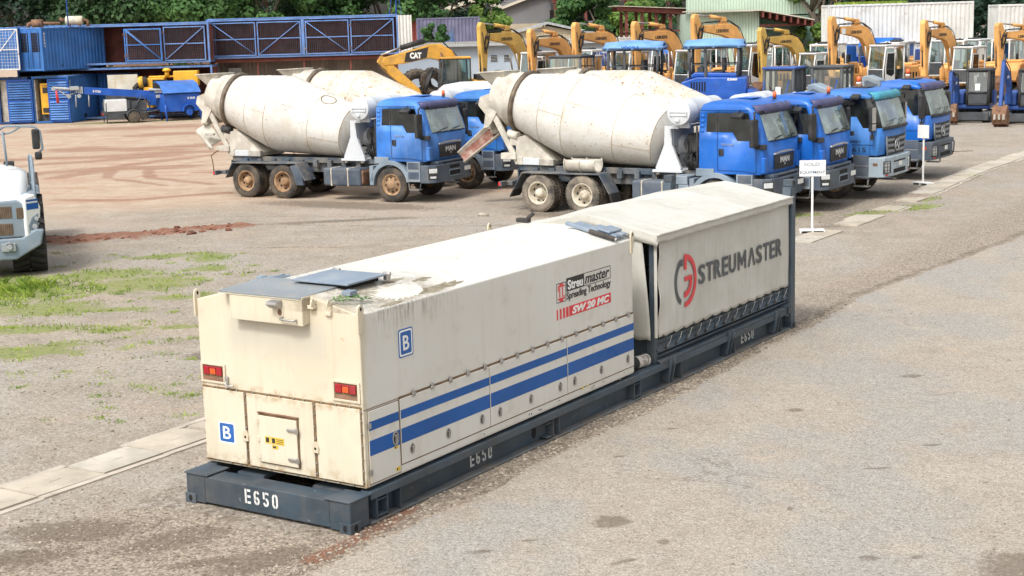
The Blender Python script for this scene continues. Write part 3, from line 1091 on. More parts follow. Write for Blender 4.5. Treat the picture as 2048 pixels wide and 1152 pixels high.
def spreader():
    t = thing('spreader_body', 'cream box shaped spreader body with two blue stripes on the near half of the rack', 'spreader', ROOT, RYAW)
    m = MB()
    prof = [(.035, .415), (2.405, .415), (2.405, 2.33), (1.78, 2.485), (.70, 2.485), (.035, 2.33)]
    m.prism(prof, .335, 6.395, 'yz', 0)
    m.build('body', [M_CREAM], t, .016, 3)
    m = MB()                                               # roof panel laps and the eave flange
    for x in (1.55, 3.1, 4.7):
        m.prism([(.72, 2.4865), (.72, 2.4905), (1.76, 2.4905), (1.76, 2.4865)], x, x + .05, 'yz')
    m.box(.34, 6.39, .028, .034, 1.285, 1.292, 1)
    m.build('panel_lap', [M_CREAM, M_SEAM], t)

    # long side: three hinged panels and one small door, blue stripes, hinges, latches
    def side_panel(name, x0, x1, z0, z1, stripes=True):
        m = MB(); m.box(x0, x1, .0235, .0335, z0, z1, 0)
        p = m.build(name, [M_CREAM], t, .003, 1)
        for za, zb in ((1.045, 1.145), (.765, .935)):
            m = MB(); m.box(x0 + .004, x1 - .004, .0215, .0228, za, zb, 0); m.build('stripe', [M_STRIPE], p)
        return p
    m = MB(); m.box(.96, 6.392, .0305, .034, .515, 1.30, 0); m.box(.40, .955, .0305, .034, .44, 1.27, 0)
    m.build('seam_shadow_gap', [M_SEAM], t)  # grimy backing sheet that shows in the joints between the panels
    sd = side_panel('side_door', .405, .945, .452, 1.262)
    ps = [side_panel('side_panel', .972, 2.742, .53, 1.272), side_panel('side_panel', 2.758, 4.562, .53, 1.272), side_panel('side_panel', 4.578, 6.385, .53, 1.272)]
    m = MB(); m.box(.972, 6.39, .030, .036, .442, .515, 0)
    for x in (2.55, 2.6, 3.62, 3.67, 3.85, 3.88, 3.91, 3.85, 5.2, 5.25, 5.5, 5.55, 4.3, 4.35, 6.1):
        m.cyl((x, .0295, .478 + frnd(-.02, .02)), (x, .027, .478), .007, n=6, mi=1)
    m.build('sill_rail', [M_CREAM, M_DARK], t, .003, 1)
    for i in range(15):
        x = 1.22 + i * .358
        m = MB()
        m.box(x - .028, x + .028, .010, .0225, 1.252, 1.286, 0); m.box(x - .022, x + .022, .008, .024, 1.288, 1.325, 0)
        m.cyl((x - .032, .012, 1.287), (x + .032, .012, 1.287), .011, n=6)
        m.build('hinge', [M_STEEL], t, .003, 1)

    def latch(x, z, s=1.0, parent=None):
        m = MB()
        m.prism(oval(x, z, .042 * s, .062 * s, 18), .0145, .0225, 'xz', 0)
        m.prism(oval(x, z, .030 * s, .048 * s, 16), .0135, .0142, 'xz', 1)
        m.box(x - .012 * s, x + .012 * s, .001, .0132, z - .05 * s, z + .03 * s, 0)
        m.box(x - .022 * s, x + .022 * s, .000, .012, z + .02 * s, z + .035 * s, 0)
        m.build('latch', [M_STEEL, M_DARK], parent, .004, 2)
    for pi, xs in enumerate(((1.16, 1.86, 2.56), (2.95, 3.66, 4.37), (4.74, 5.45, 6.2))):
        for x in xs:
            latch(x, .665, 1.0, ps[pi])
    latch(.865, .855, 1.35, sd)
    for z in (1.10, .58):
        m = MB(); m.box(.385, .415, .010, .0225, z - .035, z + .035); m.box(.418, .44, .010, .0225, z - .03, z + .03); m.build('door_hinge', [M_STEEL], sd, .003, 1)
    for (x, z, w_, h_) in ((.835, .735, .075, .03), (.855, .475, .075, .045), (5.02, .515, .10, .03), (4.9, .505, .08, .03)):
        m = MB(); m.box(x, x + w_, .0205 if x < 1 else .0265, .0228 if x < 1 else .0295, z, z + h_, 0); m.box(x + w_ * .1, x + w_ * .38, .0195 if x < 1 else .0255, .0203 if x < 1 else .0263, z + h_ * .2, z + h_ * .8, 1)
        m.build('warning_sticker', [M_YELLOW, M_PBLK], t)

    # rear wall
    m = MB(); m.box(.3305, .3345, .05, 2.39, .435, 1.325, 0); m.build('rear_seam_gap', [M_SEAM], t)
    m = MB()
    for a, b in ((1.745, 2.378), (.727, 1.703), (.066, .683)):
        m.box(.314, .330, a, b, .455, 1.302, 0).cut()
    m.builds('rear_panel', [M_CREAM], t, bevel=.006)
    m = MB()
    for y in [2.395, 1.725, .705, .05]:
        for z in (.5, .62, .76, .9, 1.04, 1.18, 1.28):
            m.cyl((.318, y + (-.02 if y > 2 else .0), z), (.310, y + (-.02 if y > 2 else 0), z), .010, n=6).cut()
    for y in (2.2, 2.0, 1.85, 1.6, 1.4, 1.2, 1.0, .85, .6, .4, .2):
        for z in (1.318, .44):
            m.cyl((.329, y, z), (.312, y, z), .009, n=6).cut()
    m.builds('bolt', [M_STEEL], t)
    m = MB(); m.box(.300, .3175, .935, 1.525, .52, 1.095, 1); m.box(.285, .299, .95, 1.51, .535, 1.075, 0); m.box(.287, .316, .93, 1.53, 1.098, 1.112, 2)
    hd = m.build('rear_hatch', [M_CREAM, M_SEAM, M_RUSTY], t, .004, 1)
    for z in (.96, .62):
        m = MB(); m.box(.262, .284, .92, 1.08, z - .016, z + .016, 0); m.box(.255, .275, .918, .95, z - .035, z + .035, 0); m.build('hatch_catch', [M_STEEL], hd, .006, 2)
    for z in (1.01, .80, .60):
        m = MB(); m.box(.278, .3, 1.495, 1.545, z - .03, z + .03); m.build('hatch_hinge', [M_CREAM2], hd, .004, 1)
    for a, b, za, zb in ((1.14, 1.33, .765, .845), (1.34, 1.42, .765, .845), (1.23, 1.32, .71, .755)):
        m = MB(); m.box(.2815, .284, a, b, za, zb, 0); m.box(.2805, .2812, b - .06, b - .012, za + .012, zb - .012, 1)
        for q in range(3):
            m.box(.2805, .2812, a + .01, b - .075, za + .015 + q * .02, za + .022 + q * .02, 1) if b - a > .1 else None
        m.build('warning_sticker', [M_YELLOW, M_PBLK], hd)
    m = MB(); m.box(.3155, .3175, .74, .86, .475, .52, 0); m.build('rating_plate', [M_WHITE], t)
    for y, z in ((1.735, .79), (.70, .79)):
        m = MB(); m.prism([(y - .04, z - .05), (y + .04, z - .05), (y + .045, z + .02), (y + .015, z + .075), (y - .015, z + .075), (y - .045, z + .02)], .296, .3165, 'yz', 0)
        m.prism(oval(y, z + .0, .016, .016, 10), .2945, .2958, 'yz', 1)
        m.build('lashing_eye', [M_CREAM2, M_DARK], t, .004, 1)
    for y0, y1 in ((2.03, 2.37), (.075, .42)):             # recessed lamps
        z0, z1 = 1.385, 1.575
        m = MB()
        m.box(.315, .334, y0 - .02, y0 + .012, z0 - .02, z1 + .02, 0); m.box(.315, .334, y1 - .012, y1 + .02, z0 - .02, z1 + .02, 0)
        m.box(.315, .334, y0 + .012, y1 - .012, z1 - .004, z1 + .02, 0); m.box(.315, .334, y0 + .012, y1 - .012, z0 - .02, z0 + .006, 0)
        m.box(.329, .3342, y0 + .0125, y1 - .0125, z0 + .0065, z1 - .0045, 1)
        m.prism([(.328, z0 + .007), (.328, z0 + .055), (.317, z0 + .007)], y0 + .0128, y1 - .0128, 'xz', 2)
        fr = m.build('lamp_recess', [M_CREAM2, M_SEAM, M_RUSTY], t, .004, 1)
        m = MB(); c = (y0 + y1) / 2
        m.box(.3085, .328, y0 + .03, c - .055, z0 + .075, z1 - .018, 0); m.box(.3085, .328, c + .055, y1 - .03, z0 + .075, z1 - .018, 0)
        m.box(.3075, .328, c - .045, c + .045, z0 + .082, z1 - .04, 1); m.box(.3085, .328, c - .054, c + .054, z1 - .039, z1 - .019, 0)
        m.build('tail_lamp', [M_RED, M_ORANGE], fr, .006, 2)
    m = MB(); m.tube([(.31, 1.99, 1.40), (.29, 1.99, 1.37), (.28, 1.93, 1.36), (.285, 1.86, 1.372)], .014, 6); m.box(.3, .334, 1.97, 2.01, 1.37, 1.46); m.build('grab_hook', [M_STEEL], t, .003, 1)
    b_sign(t, (.318, 2.175, .655), (0, -1, 0), .285, .285)
    b_sign(t, (1.0, .0345, 1.725), (1, 0, 0), .265, .32)

    # hatch box hung on the rear, chequer lid, blue cover plate
    m = MB(); m.prism([(.215, 2.17), (.3345, 2.19), (.3345, 2.47), (.215, 2.455)], .715, 1.775, 'xz', 0)
    m.box(.205, .97, .70, .72, 2.462, 2.492, 0)
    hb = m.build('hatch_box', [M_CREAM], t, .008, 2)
    m = MB(); m.prism([(.215, 2.462), (.215, 2.485), (.99, 2.515), (.99, 2.49)][::-1], .74, 1.93, 'xz', 0); m.prism([(.205, 2.4555), (.205, 2.4615), (.98, 2.489), (.98, 2.483)][::-1], .73, 1.94, 'xz', 1)
    m.build('chequer_lid', [M_CHEQ, M_CREAM2], t, .003, 1)
    m = MB(); m.prism([(.80, 2.532), (.80, 2.556), (1.50, 2.566), (1.50, 2.542)][::-1], .55, 1.36, 'xz', 0); m.box(.86, 1.44, .62, 1.3, 2.486, 2.531, 1)
    m.build('cover_plate', [M_COVER, M_DARK], t, .006, 2)
    for y in (.56, 1.3):
        m = MB(); m.box(1.49, 1.55, y - .03, y + .03, 2.487, 2.57); m.cyl((1.52, y - .05, 2.56), (1.52, y + .05, 2.56), .022, n=8); m.build('cover_hinge', [M_STEEL], t, .003, 1)
    m = MB(); m.box(.205, .2145, .98, 1.075, 2.255, 2.36, 0); m.build('socket_plate', [M_CREAM2], hb, .012, 2)
    m = MB(); m.prism(oval(1.028, 2.305, .030, .036), .203, .2046, 'yz', 0); m.build('socket_recess', [M_RUSTY], hb)
    m = MB(); m.prism([(.215, 2.44), (.11, 2.43), (.10, 2.40), (.16, 2.355), (.2145, 2.36)], .99, 1.14, 'xz', 0); m.box(.100, .155, 1.005, 1.125, 2.365, 2.395, 1) if False else None
    m.build('work_lamp', [M_STEEL], hb, .005, 1)
    m = MB(); m.tube([(.21, 1.0, 2.245), (.17, 1.0, 2.24), (.165, .97, 2.238), (.165, .83, 2.232), (.17, .80, 2.232), (.21, .80, 2.236)], .012, 6); m.build('hatch_handle', [M_STEEL], hb)
    for y in (.62, .40):                                     # hook brackets
        m = MB(); m.prism([(.25, 2.40), (.36, 2.42), (.36, 2.455), (.30, 2.45), (.30, 2.475), (.27, 2.475), (.25, 2.44)], y - .01, y + .012, 'xz', 0); m.box(.30, .334, y - .005, y + .08, 2.30, 2.34, 0) if y < .5 else m.box(.27, .334, y - .01, y + .07, 2.36, 2.40, 0)
        m.build('hook_bracket', [M_CREAM2], t, .004, 1)
    for x, y, s in ((.345, .028, 1), (.345, 2.412, -1), (6.37, .028, 1), (6.37, 2.412, -1)):  # lifting eyes at the four roof corners
        m = MB()
        q = [(x - .045, 2.13), (x + .01, 2.13), (x + .055, 2.30), (x + .06, 2.39), (x + .04, 2.435), (x, 2.445), (x - .035, 2.42), (x - .045, 2.36)]
        m.prism(q, y - .012, y + .012, 'xz', 0)
        m.prism(oval(x + .01, 2.395, .019, .024), y - .0135, y + .0135, 'xz', 1)
        m.build('lifting_eye', [M_CREAM2, M_DARK], t, .006, 2)
    m = MB()                                                 # folded blue bracket, far left of the hatch
    m.box(.92, 1.30, 1.98, 2.12, 2.40, 2.47, 0); m.box(.95, 1.40, 1.90, 1.96, 2.44, 2.48, 0); m.cyl((.93, 1.93, 2.48), (1.32, 1.93, 2.48), .025, n=8); m.box(1.0, 1.1, 2.0, 2.08, 2.471, 2.51, 0)
    m.build('folded_bracket', [M_COVER], t, .008, 1)
    m = MB()                                                 # hinge mechanism at the far end of the roof
    MT = Matrix.Translation((6.12, .42, 2.435)) @ Matrix.Rotation(R(13), 4, 'X') @ Matrix.Rotation(R(0), 4, 'Z')
    m.box(-.12, .02, -.35, .10, .015, .07, 0, MT); m.box(.05, .2, -.35, .10, .015, .07, 0, MT); m.box(-.05, .16, .10, .40, .005, .035, 0, MT)
    m.box(-.14, .22, -.25, -.05, .071, .10, 0, MT); m.box(-.15, -.08, .05, .46, .0, .05, 0, MT)
    m.cyl(MT @ Vector((-.17, -.36, .035)), MT @ Vector((-.17, .05, .035)), .032, n=8, mi=1); m.cyl(MT @ Vector((.2, -.37, .04)), MT @ Vector((.2, -.3, .04)), .03, n=8, mi=2)
    m.cyl(MT @ Vector((-.17, -.40, .035)), MT @ Vector((-.17, -.361, .035)), .026, n=8, mi=2)
    m.build('roof_hinge', [M_COVER, M_DECK, M_STEEL], t, .008, 1)
    m = MB(); MT = Matrix.Translation((6.33, 1.78, 2.5)); m.box(-.05, .05, -.1, .1, -.01, .05, 0, MT); m.cyl((6.30, 1.7, 2.54), (6.36, 1.62, 2.63), .03, n=8); m.build('latch_hook', [M_PBLK], t, .006, 1)

    def roofz(y):
        return 2.33 + (y - .035) / (.70 - .035) * .155
    # dried splash and grime on the roof by the hatch
    m = MB()
    cx, cy = 1.42, .30
    q = []
    n = 56
    for i in range(n):
        a = 2 * PI * i / n
        k = frnd(.62, .74) if i % 2 else frnd(.74, .98) * (1.12 if math.cos(a) < -.2 else .9)
        x = cx + math.cos(a) * .52 * k; y = cy + math.sin(a) * .24 * k
        y = max(.045, min(.685, y))
        q.append((x, y))
    vs = [(cx, cy, roofz(cy) + .0022)] + [(x, y, roofz(y) + .0022) for x, y in q]
    m.add(vs, [(0, 1 + i, 1 + (i + 1) % n) for i in range(n)])
    m.build('dried_splash', [M_SPLASH], t)
    m = MB()
    for cx, cy, ax, ay in ((1.98, .16, .42, .085), (.98, .085, .20, .04), (1.62, .58, .22, .05), (.70, .52, .13, .04), (2.02, .44, .16, .05)):
        n = 30; pts = []
        for i in range(n):
            a = 2 * PI * i / n; k = frnd(.6, 1.25)
            y = cy + math.sin(a) * ay * k
            pts.append((cx + math.cos(a) * ax * k, max(.042, y)))
        m.add([(cx, cy, roofz(cy) + .0012)] + [(x, y, roofz(y) + .0012) for x, y in pts], [(0, 1 + i, 1 + (i + 1) % n) for i in range(n)]).cut()
    m.builds('moss_patch', [M_MOSS], t)
    m = MB(); m.prism([(.70, roofz(.52)), (.70, roofz(.52) + .05), (.82, roofz(.52) + .055), (.84, roofz(.52))][::-1], .44, .56, 'xz', 0); m.build('roof_vent', [M_COVER], t, .004, 1)

    # maker's print on the long side (y face)
    Yp = .0345
    def txt(s, x, z, w_, h_, mt, **k):
        return lettering(s, (x, Yp - .0012, z), (1, 0, 0), (0, 0, 1), w_, h_, mt, t, 'print', **k)
    m = MB()
    def fr(x0, x1, z0, z1, k=.008, mi=0):
        m.box(x0, x1, Yp - .003, Yp - .0005, z0, z0 + k, mi); m.box(x0, x1, Yp - .003, Yp - .0005, z1 - k, z1, mi)
        m.box(x0, x0 + k, Yp - .003, Yp - .0005, z0 + k, z1 - k, mi); m.box(x1 - k, x1, Yp - .003, Yp - .0005, z0 + k, z1 - k, mi)
    fr(4.35, 4.585, 1.765, 2.02)
    fr(5.045, 5.765, 1.88, 2.055)
    m.box(4.60, 5.045, Yp - .003, Yp - .0005, 1.88, 2.055, 0)
    m.build('print_frame', [M_PBLK], t)
    m = MB()                                                # twin-headed pictogram
    for dx in (0, .07):
        m.box(4.405 + dx + .015, 4.405 + dx + .035, Yp - .003, Yp - .0005, 1.83, 1.96)
    for zz, s in ((1.965, 1), (1.80, -1)):
        m.box(4.385, 4.555, Yp - .0028, Yp - .0004, zz, zz + .022)
        m.box(4.385 if s > 0 else 4.535, 4.405 if s > 0 else 4.555, Yp - .0027, Yp - .0004, min(zz, zz - s * .05), max(zz, zz - s * .05))
        m.prism(oval(4.47, zz + s * .025 + .01, .045, .02, 12), Yp - .0026, Yp - .0004, 'xz')
    m.build('print_emblem', [M_PRED], t)
    txt('Streu', 4.63, 1.90, .385, .125, M_WHITE, bold=.03).location.y = -.0022
    txt('master', 5.075, 1.905, .655, .12, M_PBLK, bold=.012, shear=.3)
    txt('Spreading Technology', 4.60, 1.745, 1.165, .125, M_PBLK, bold=.012)
    m = MB()
    for i, wd in enumerate((.03, .04, .05, .06)):
        m.box(4.345 + i * .078, 4.345 + i * .078 + wd, Yp - .003, Yp - .0005, 1.545, 1.68)
    m.box(4.66, 5.765, Yp - .003, Yp - .0005, 1.545, 1.68)
    m.build('print_bar', [M_PRED], t)
    txt('SW 20 MC', 4.73, 1.562, .99, .10, M_WHITE, bold=.045, shear=.25).location.y = -.0022

    # discharge pipe stub at the far end
    m = MB(); m.cyl((6.35, .22, .50), (6.72, .20, .475), .095, n=16, mi=0); m.cyl((6.72, .20, .475), (7.03, .185, .46), .088, n=16, mi=1); m.cyl((7.0, .187, .462), (7.034, .1848, .4598), .094, n=16, mi=1)
    m.build('discharge_pipe', [M_BLACK, paint('pipe_flaky', (.62, .60, .55), .6, .1, 5, .8, (.16, .10, .07), 9, .48)], t)
    m = MB(); m.cyl((5.95, .12, .44), (6.3, .12, .44), .05, n=10); m.cyl((6.0, .12, .43), (6.05, .06, .40), .03, n=8); m.build('drain_valve', [M_STEEL], t)
    return t


SPREADER = spreader()


# ---------------------------------------------------------------- tarpaulin covered hopper on the far half
def tarp_material():
    t = NT('tarpaulin')
    c = t.coord(False)
    k = t.mix(t.ramp(t.noise(c, 1.1, 6, .6), .3, .7), (.50, .485, .43), (.59, .575, .53))
    st = t.ramp(t.noise(c, 1.0, 6, .7, scl=(11, 11, .7)), .46, .72, 0, .45)
    k = t.mix(st, k, (.42, .40, .35))
    k = t.mix(t.ramp(t.noise(c, 3.2, 8, .7), .58, .74, 0, .45), k, (.38, .32, .23))
    k = t.mix(t.ramp(t.noise(c, 30, 3, .6), .72, .76, 0, .6), k, (.2, .18, .15))
    nb = t.bump(t.noise(c, 2.2, 5, .6), .35, .03)
    w_ = t.n('TexWave', wave_type='BANDS'); t.l(c, w_.inputs[0]); w_.inputs['Scale'].default_value = .9; w_.inputs['Distortion'].default_value = 4; w_.inputs['Detail'].default_value = 3
    nb2 = t.bump(w_.outputs[1], .12, .03, nb)
    return t.done(k, .62, None, .3, nb2)


M_TARP = tarp_material()


def hopper():
    t = thing('covered_hopper', 'steel hopper under a weathered white tarpaulin on the far half of the rack', 'hopper', ROOT, RYAW)
    W = 2.438
    m = MB()
    m.box(7.20, 11.99, .13, 2.31, .377, 1.10, 0)
    for y0, s in ((.13, -1), (2.31, 1)):
        def bx(d0, d1, z0, z1):
            a, b = y0 + s * d0, y0 + s * d1
            m.box(7.2, 11.97, min(a, b), max(a, b), z0, z1)
        bx(.0, .085, .378, .41); bx(.0, .055, .47, .50); bx(.001, .085, .545, .56); bx(.001, .03, .66, .72)
        m.prism([(y0 + s * .002, .561), (y0 + s * .085, .561), (y0 + s * .002, .655)] if s > 0 else [(y0 + s * .002, .561), (y0 + s * .002, .655), (y0 + s * .085, .561)], 7.2, 11.97, 'yz')
    m.build('bin', [M_RACK], t, .004, 1)
    for y0, y1 in ((.085, .165), (W - .165, W - .085)):
        for x in (7.13, 11.9):
            m = MB(); m.box(x, x + .09, y0, y1, .378, 2.27, 0); m.box(x + .02, x + .12, y0 + .012 if y0 < 1 else y0 + .02, y1 + .06 if y0 < 1 else y1 - .012, .378, .80, 0) if x < 8 else None
            m.build('post', [M_RACK], t, .004, 1)
    m = MB()                                                # grey rail running behind the bar, lit on top
    m.box(7.2, 11.95, .004, .10, .377, .428, 0); m.build('guard_rail', [M_RACK], t, .006, 1)
    # side sheets (nearly flat, softly rippled), end sheet with a loose corner, roof sheet with a valance
    def wav(x, z, k=1.0):
        return .012 * noise.noise((x * 1.6, z * .9, 2)) * k + .007 * noise.noise((x * 5, z * 1.2, 7)) * k
    for y, s in ((.052, -1), (2.386, 1)):
        g = []
        NX, NZ = 110, 26
        for i in range(NX + 1):
            row = []
            for j in range(NZ + 1):
                x = 7.20 + (11.995 - 7.20) * i / NX
                zb = .765 + .016 * math.sin(i * 2 * PI * 14 / NX + .4) * .6 + .010 * noise.noise((x * 2, 0, 5))
                z = zb + (2.24 - zb) * j / NZ
                edge = (1 - j / NZ)
                yy = y + s * (wav(x, z) * (.5 + edge) + .012 * max(0, edge - .86) * 7 * .5)
                if i < 4:
                    yy += -s * .02 * (4 - i) / 4 * math.sin(j * .5)
                row.append((x, yy, z))
            g.append(row)
        m = MB(); m.sheet(g); o = m.build('side_sheet', [M_TARP], t, solid=.004)
        if y < 1:
            side = o
    g = []
    for i in range(41):
        row = []
        for j in range(21):
            f = i / 40
            y = .115 + (2.33 - .115) * f
            zt = 2.30; zb = .745 + .012 * math.sin(i * 1.3)
            z = zb + (zt - zb) * j / 20
            x = 7.085 + .016 * noise.noise((y * 3, z * 1.2, 9)) + .010 * math.sin(y * 9 + z)
            if i < 6:                                        # loose edge gaping away from the corner post
                k = (6 - i) / 6
                y += .13 * k * (max(0, z - .85) / 1.45) ** 1.2
                x -= .03 * k
            row.append((x, y, z))
        g.append(row)
    m = MB(); m.sheet(g); m.build('end_sheet', [M_TARP], t, solid=.004)
    m = MB(); m.add([(7.06, .40, 2.285), (7.055, .24, 2.275), (7.045, .235, 1.95)], [(0, 1, 2)]); m.add([(7.062, .40, 2.285), (7.057, .24, 2.275), (7.047, .235, 1.95)], [(0, 2, 1)]); m.build('loose_flap', [M_TARP], t)
    m = MB(); m.tube([(7.05, .42, 2.28), (7.04, .42, 1.6), (7.045, .425, .95), (7.03, .44, .62), (7.05, .45, .5)], .006, 5); m.build('lashing_cord', [M_DARK], t)
    m = MB(); m.box(7.115, 7.125, .03, .075, .78, 2.25); m.build('corner_strip', [M_TARP], t)
    # roof
    NX, NY = 90, 48
    g = []
    for i in range(NX + 1):
        row = []
        x = 7.04 + (12.02 - 7.04) * i / NX
        for j in range(NY + 1):
            f = j / NY
            y = -.01 + 2.455 * f
            e = abs(f - .5) * 2
            z = 2.54 - .24 * e
            bow = math.sin(PI * ((x - 7.04) / 4.98 * 3 % 1.0))
            z -= .034 * bow * (1 - e) + .034 * noise.noise((x * .9, y * 1.3, 3)) * (1 - .4 * e) + .010 * noise.noise((x * 2.4, y * 2.4, 6))
            if i == 0 or i == NX:
                z -= .01
            row.append((x, y, z))
        # valance on both eaves
        pre = []; post = []
        for k in (3, 2, 1):
            dz = k / 3 * (.115 + .018 * noise.noise((x * 3, 1, 1)))
            pre.append((x, row[0][1] - .012 + .02 * math.sin(k * 1.1) * .6 + .01 * noise.noise((x * 4, k, 2)), row[0][2] - dz))
        for k in (1, 2, 3):
            dz = k / 3 * (.115 + .018 * noise.noise((x * 3, 1, 8)))
            post.append((x, row[-1][1] + .012, row[-1][2] - dz))
        g.append(pre + row + post)
    # end hem over the near gable
    hem = []
    r0 = g[0]
    for k in (2, 1):
        hem.append([(p[0] - .006 + .012 * noise.noise((p[1] * 3, k, 4)), p[1], p[2] - (.075 * k if 2 < q < len(r0) - 3 else .03 * k)) for q, p in enumerate(r0)])
    g = hem + g
    m = MB(); m.sheet(g); m.build('roof_sheet', [M_TARP], t, solid=.005, sharp=32)
    m = MB()
    pts = [(7.04 + 4.98 * i / 40, -.022 + .006 * noise.noise((i * .7, 0, 0)), 2.295 + .012 * noise.noise((i * .35, 3, 0))) for i in range(41)]
    m.tube(pts, .017, 6); m.build('eave_hem', [M_TARP], t)
    # eyelets, hooks and tension straps along the lower edge
    n = 14
    for i in range(n):
        x = 7.33 + i * .332
        m = MB()
        m.cyl((x, .043, .775), (x, .036, .775), .017, n=8, mi=1)
        m.tube([(x, .037, .785), (x + .012, .022, .76), (x + .03, .020, .70), (x + .055, .035, .63), (x + .07, .04, .595)], .0055, 5, 1)
        m.box(x + .045, x + .095, .030, .050, .568, .60, 1)
        m.build('tarp_hook', [M_RACK, M_PBLK], t)
        m = MB(); m.tube([(x + .088, .026, .60), (x + .16, .018, .66), (x + .23, .022, .742)], .0038, 4); m.build('tension_strap', [M_STEEL], t)
    for y in (.2, .5, .9, 1.4, 1.9):
        m = MB(); m.cyl((7.075, y, .80), (7.062, y, .80), .017, n=8); m.build('eyelet', [M_PBLK], t)
    # printed name and emblem
    def txt(s, x, z, w_, h_, mt, **k):
        return lettering(s, (x, .0275, z), (1, 0, 0), (0, 0, 1), w_, h_, mt, t, 'print', th=.0015, **k)
    ws = dict(S=.235, T=.245, R=.255, E=.215, U=.26, M=.315, A=.29)
    x = 8.47
    for ch in 'STREUMASTER':
        wd = ws[ch] * .985
        z, h = 1.345, .30
        if ch == 'A':
            m = MB()
            def q(pts):
                m.prism(pts, .0262, .0275, 'xz')
            q([(x, z), (x + .06, z), (x + wd / 2 + .028, z + h), (x + wd / 2 - .028, z + h)])
            q([(x + wd - .06, z), (x + wd, z), (x + wd / 2 + .034, z + h * .98), (x + wd / 2 + .008, z + h * .80)])
            m.build('print', [M_PGREY], t)
        elif ch == 'M':
            m = MB(); b = .058
            m.prism([(x, z), (x + b, z), (x + b, z + h * .60), (x + wd / 2, z + h * .16), (x + wd - b, z + h * .60), (x + wd - b, z), (x + wd, z), (x + wd, z + h), (x + wd - b, z + h), (x + wd / 2, z + h * .50), (x + b, z + h), (x, z + h)], .0262, .0275, 'xz')
            m.build('print', [M_PGREY], t)
        else:
            txt(ch, x, z, wd, h, M_PGREY, bold=.022)
        x += wd + (.075 if ch in 'MU' else .04)
    def ringseg(cx, cz, r0, r1, a0, a1, mt, sx=1.0, n=20):
        m = MB()
        q = [(cx + sx * r1 * math.cos(R(a0 + (a1 - a0) * i / n)), cz + r1 * math.sin(R(a0 + (a1 - a0) * i / n))) for i in range(n + 1)]
        p = [(cx + sx * r0 * math.cos(R(a0 + (a1 - a0) * i / n)), cz + r0 * math.sin(R(a0 + (a1 - a0) * i / n))) for i in range(n + 1)]
        vs = [(a, .0262, b) for a, b in q] + [(a, .0262, b) for a, b in p]
        fs = [(i, i + 1, n + 2 + i, n + 1 + i) for i in range(n)]
        m.add(vs, fs)
        vs2 = [(a, .0275, b) for a, _, b in vs]
        m.add(vs2, [tuple(reversed(f)) for f in fs])
        m.build('print_emblem', [mt], t)
    cx, cz = 8.02, 1.48
    ringseg(cx, cz, .32, .40, -93, 84, M_PRED, .95)
    ringseg(cx, cz, .30, .38, 118, 243, M_PGREY, .92)
    ringseg(cx, cz, .16, .25, -100, 5, M_PRED, .95)
    m = MB(); m.box(cx - .02, cx + .235, .0262, .0275, cz - .005, cz + .065); m.box(cx - .03, cx + .05, .0261, .0274, cz + .17, cz + .40); m.build('print_emblem', [M_PRED], t)
    m = MB(); m.box(cx - .15, cx - .075, .0262, .0275, cz + .24, cz + .34); m.build('print_emblem', [M_PGREY], t)
    return t


HOPPER = hopper()

# fern frond lying on the roof corner
def fern():
    m = MB()
    p0, p1 = Vector((.34, .46, 2.45)), Vector((.78, .24, 2.42))
    pts = []
    for i in range(13):
        f = i / 12
        p = p0.lerp(p1, f); p.z += .03 * math.sin(f * PI); pts.append(p)
    m.tube(pts, .004, 4)
    d = (p1 - p0).normalized(); sd_ = Vector((-d.y, d.x, 0))
    for i, p in enumerate(pts):
        for s in (-1, 1):
            L = .10 * math.sin((i + 1.5) / 14.5 * PI) + .02
            a = p + sd_ * s * L + d * .03 + Vector((0, 0, frnd(-.035, .03)))
            w_ = d * .017
            m.add([p[:], (p.lerp(a, .5) + w_)[:], a[:], (p.lerp(a, .5) - w_)[:]], [(0, 1, 2, 3)])
            m.add([(p.lerp(a, .5) + w_ + Vector((0, 0, -.002)))[:], (p + Vector((0, 0, -.002)))[:], (p.lerp(a, .5) - w_ + Vector((0, 0, -.002)))[:], (a + Vector((0, 0, -.002)))[:]], [(0, 1, 2), (0, 2, 3)])
    o = m.build('fern_frond', [leafmat('fern_leaf', (.05, .16, .03), (.12, .28, .05), .25)])
    o.location = ROOT; o.rotation_euler = (0, 0, RYAW)
    tag(o, 'small green fern frond lying on the near roof corner of the white box', 'leaf')


fern()
# ---------------------------------------------------------------- truck materials
M_CABF = paint('cab_blue_faded', (.030, .155, .50), .42, .30, .9, .28, (.22, .36, .55), 1.1, .5, streak=.10, streak_col=(.35, .38, .42), bmp=.02)
M_CABB = paint('cab_blue', (.008, .115, .47), .34, .15, .9, .14, (.20, .27, .45), 1.3, .56, bmp=.02)
M_CABL = paint('cab_blue_light', (.022, .14, .47), .4, .22, .8, .25, (.12, .35, .50), 1.2, .5, bmp=.02)
M_CHAS = paint('chassis_blue_grey', (.050, .075, .105), .6, .3, 1.6, .6, (.30, .255, .20), 2.0, .47, bmp=.1)
M_BUMP = paint('bumper_slate', (.060, .082, .115), .5, .2, 1.3, .35, (.25, .24, .22), 2.2, .5)
M_FEND = paint('fender_grey_blue', (.20, .26, .32), .5, .2, 1.3, .4, (.33, .31, .28), 2.0, .5)
M_PLAST = paint('black_plastic', (.022, .023, .025), .5, .15, 3, .25, (.14, .13, .12), 3, .5)
M_TYRE = paint('tyre', (.028, .027, .026), .85, .25, 3, .75, (.17, .135, .10), 2.4, .47, bmp=.3)
M_TYREC = paint('tyre_clayed', (.035, .033, .031), .88, .3, 3, .85, (.30, .255, .20), 2.2, .45, bmp=.3)
M_RIMB = paint('rim_brown', (.36, .235, .135), .75, .3, 4, .7, (.20, .115, .06), 5, .46, rust=.5)
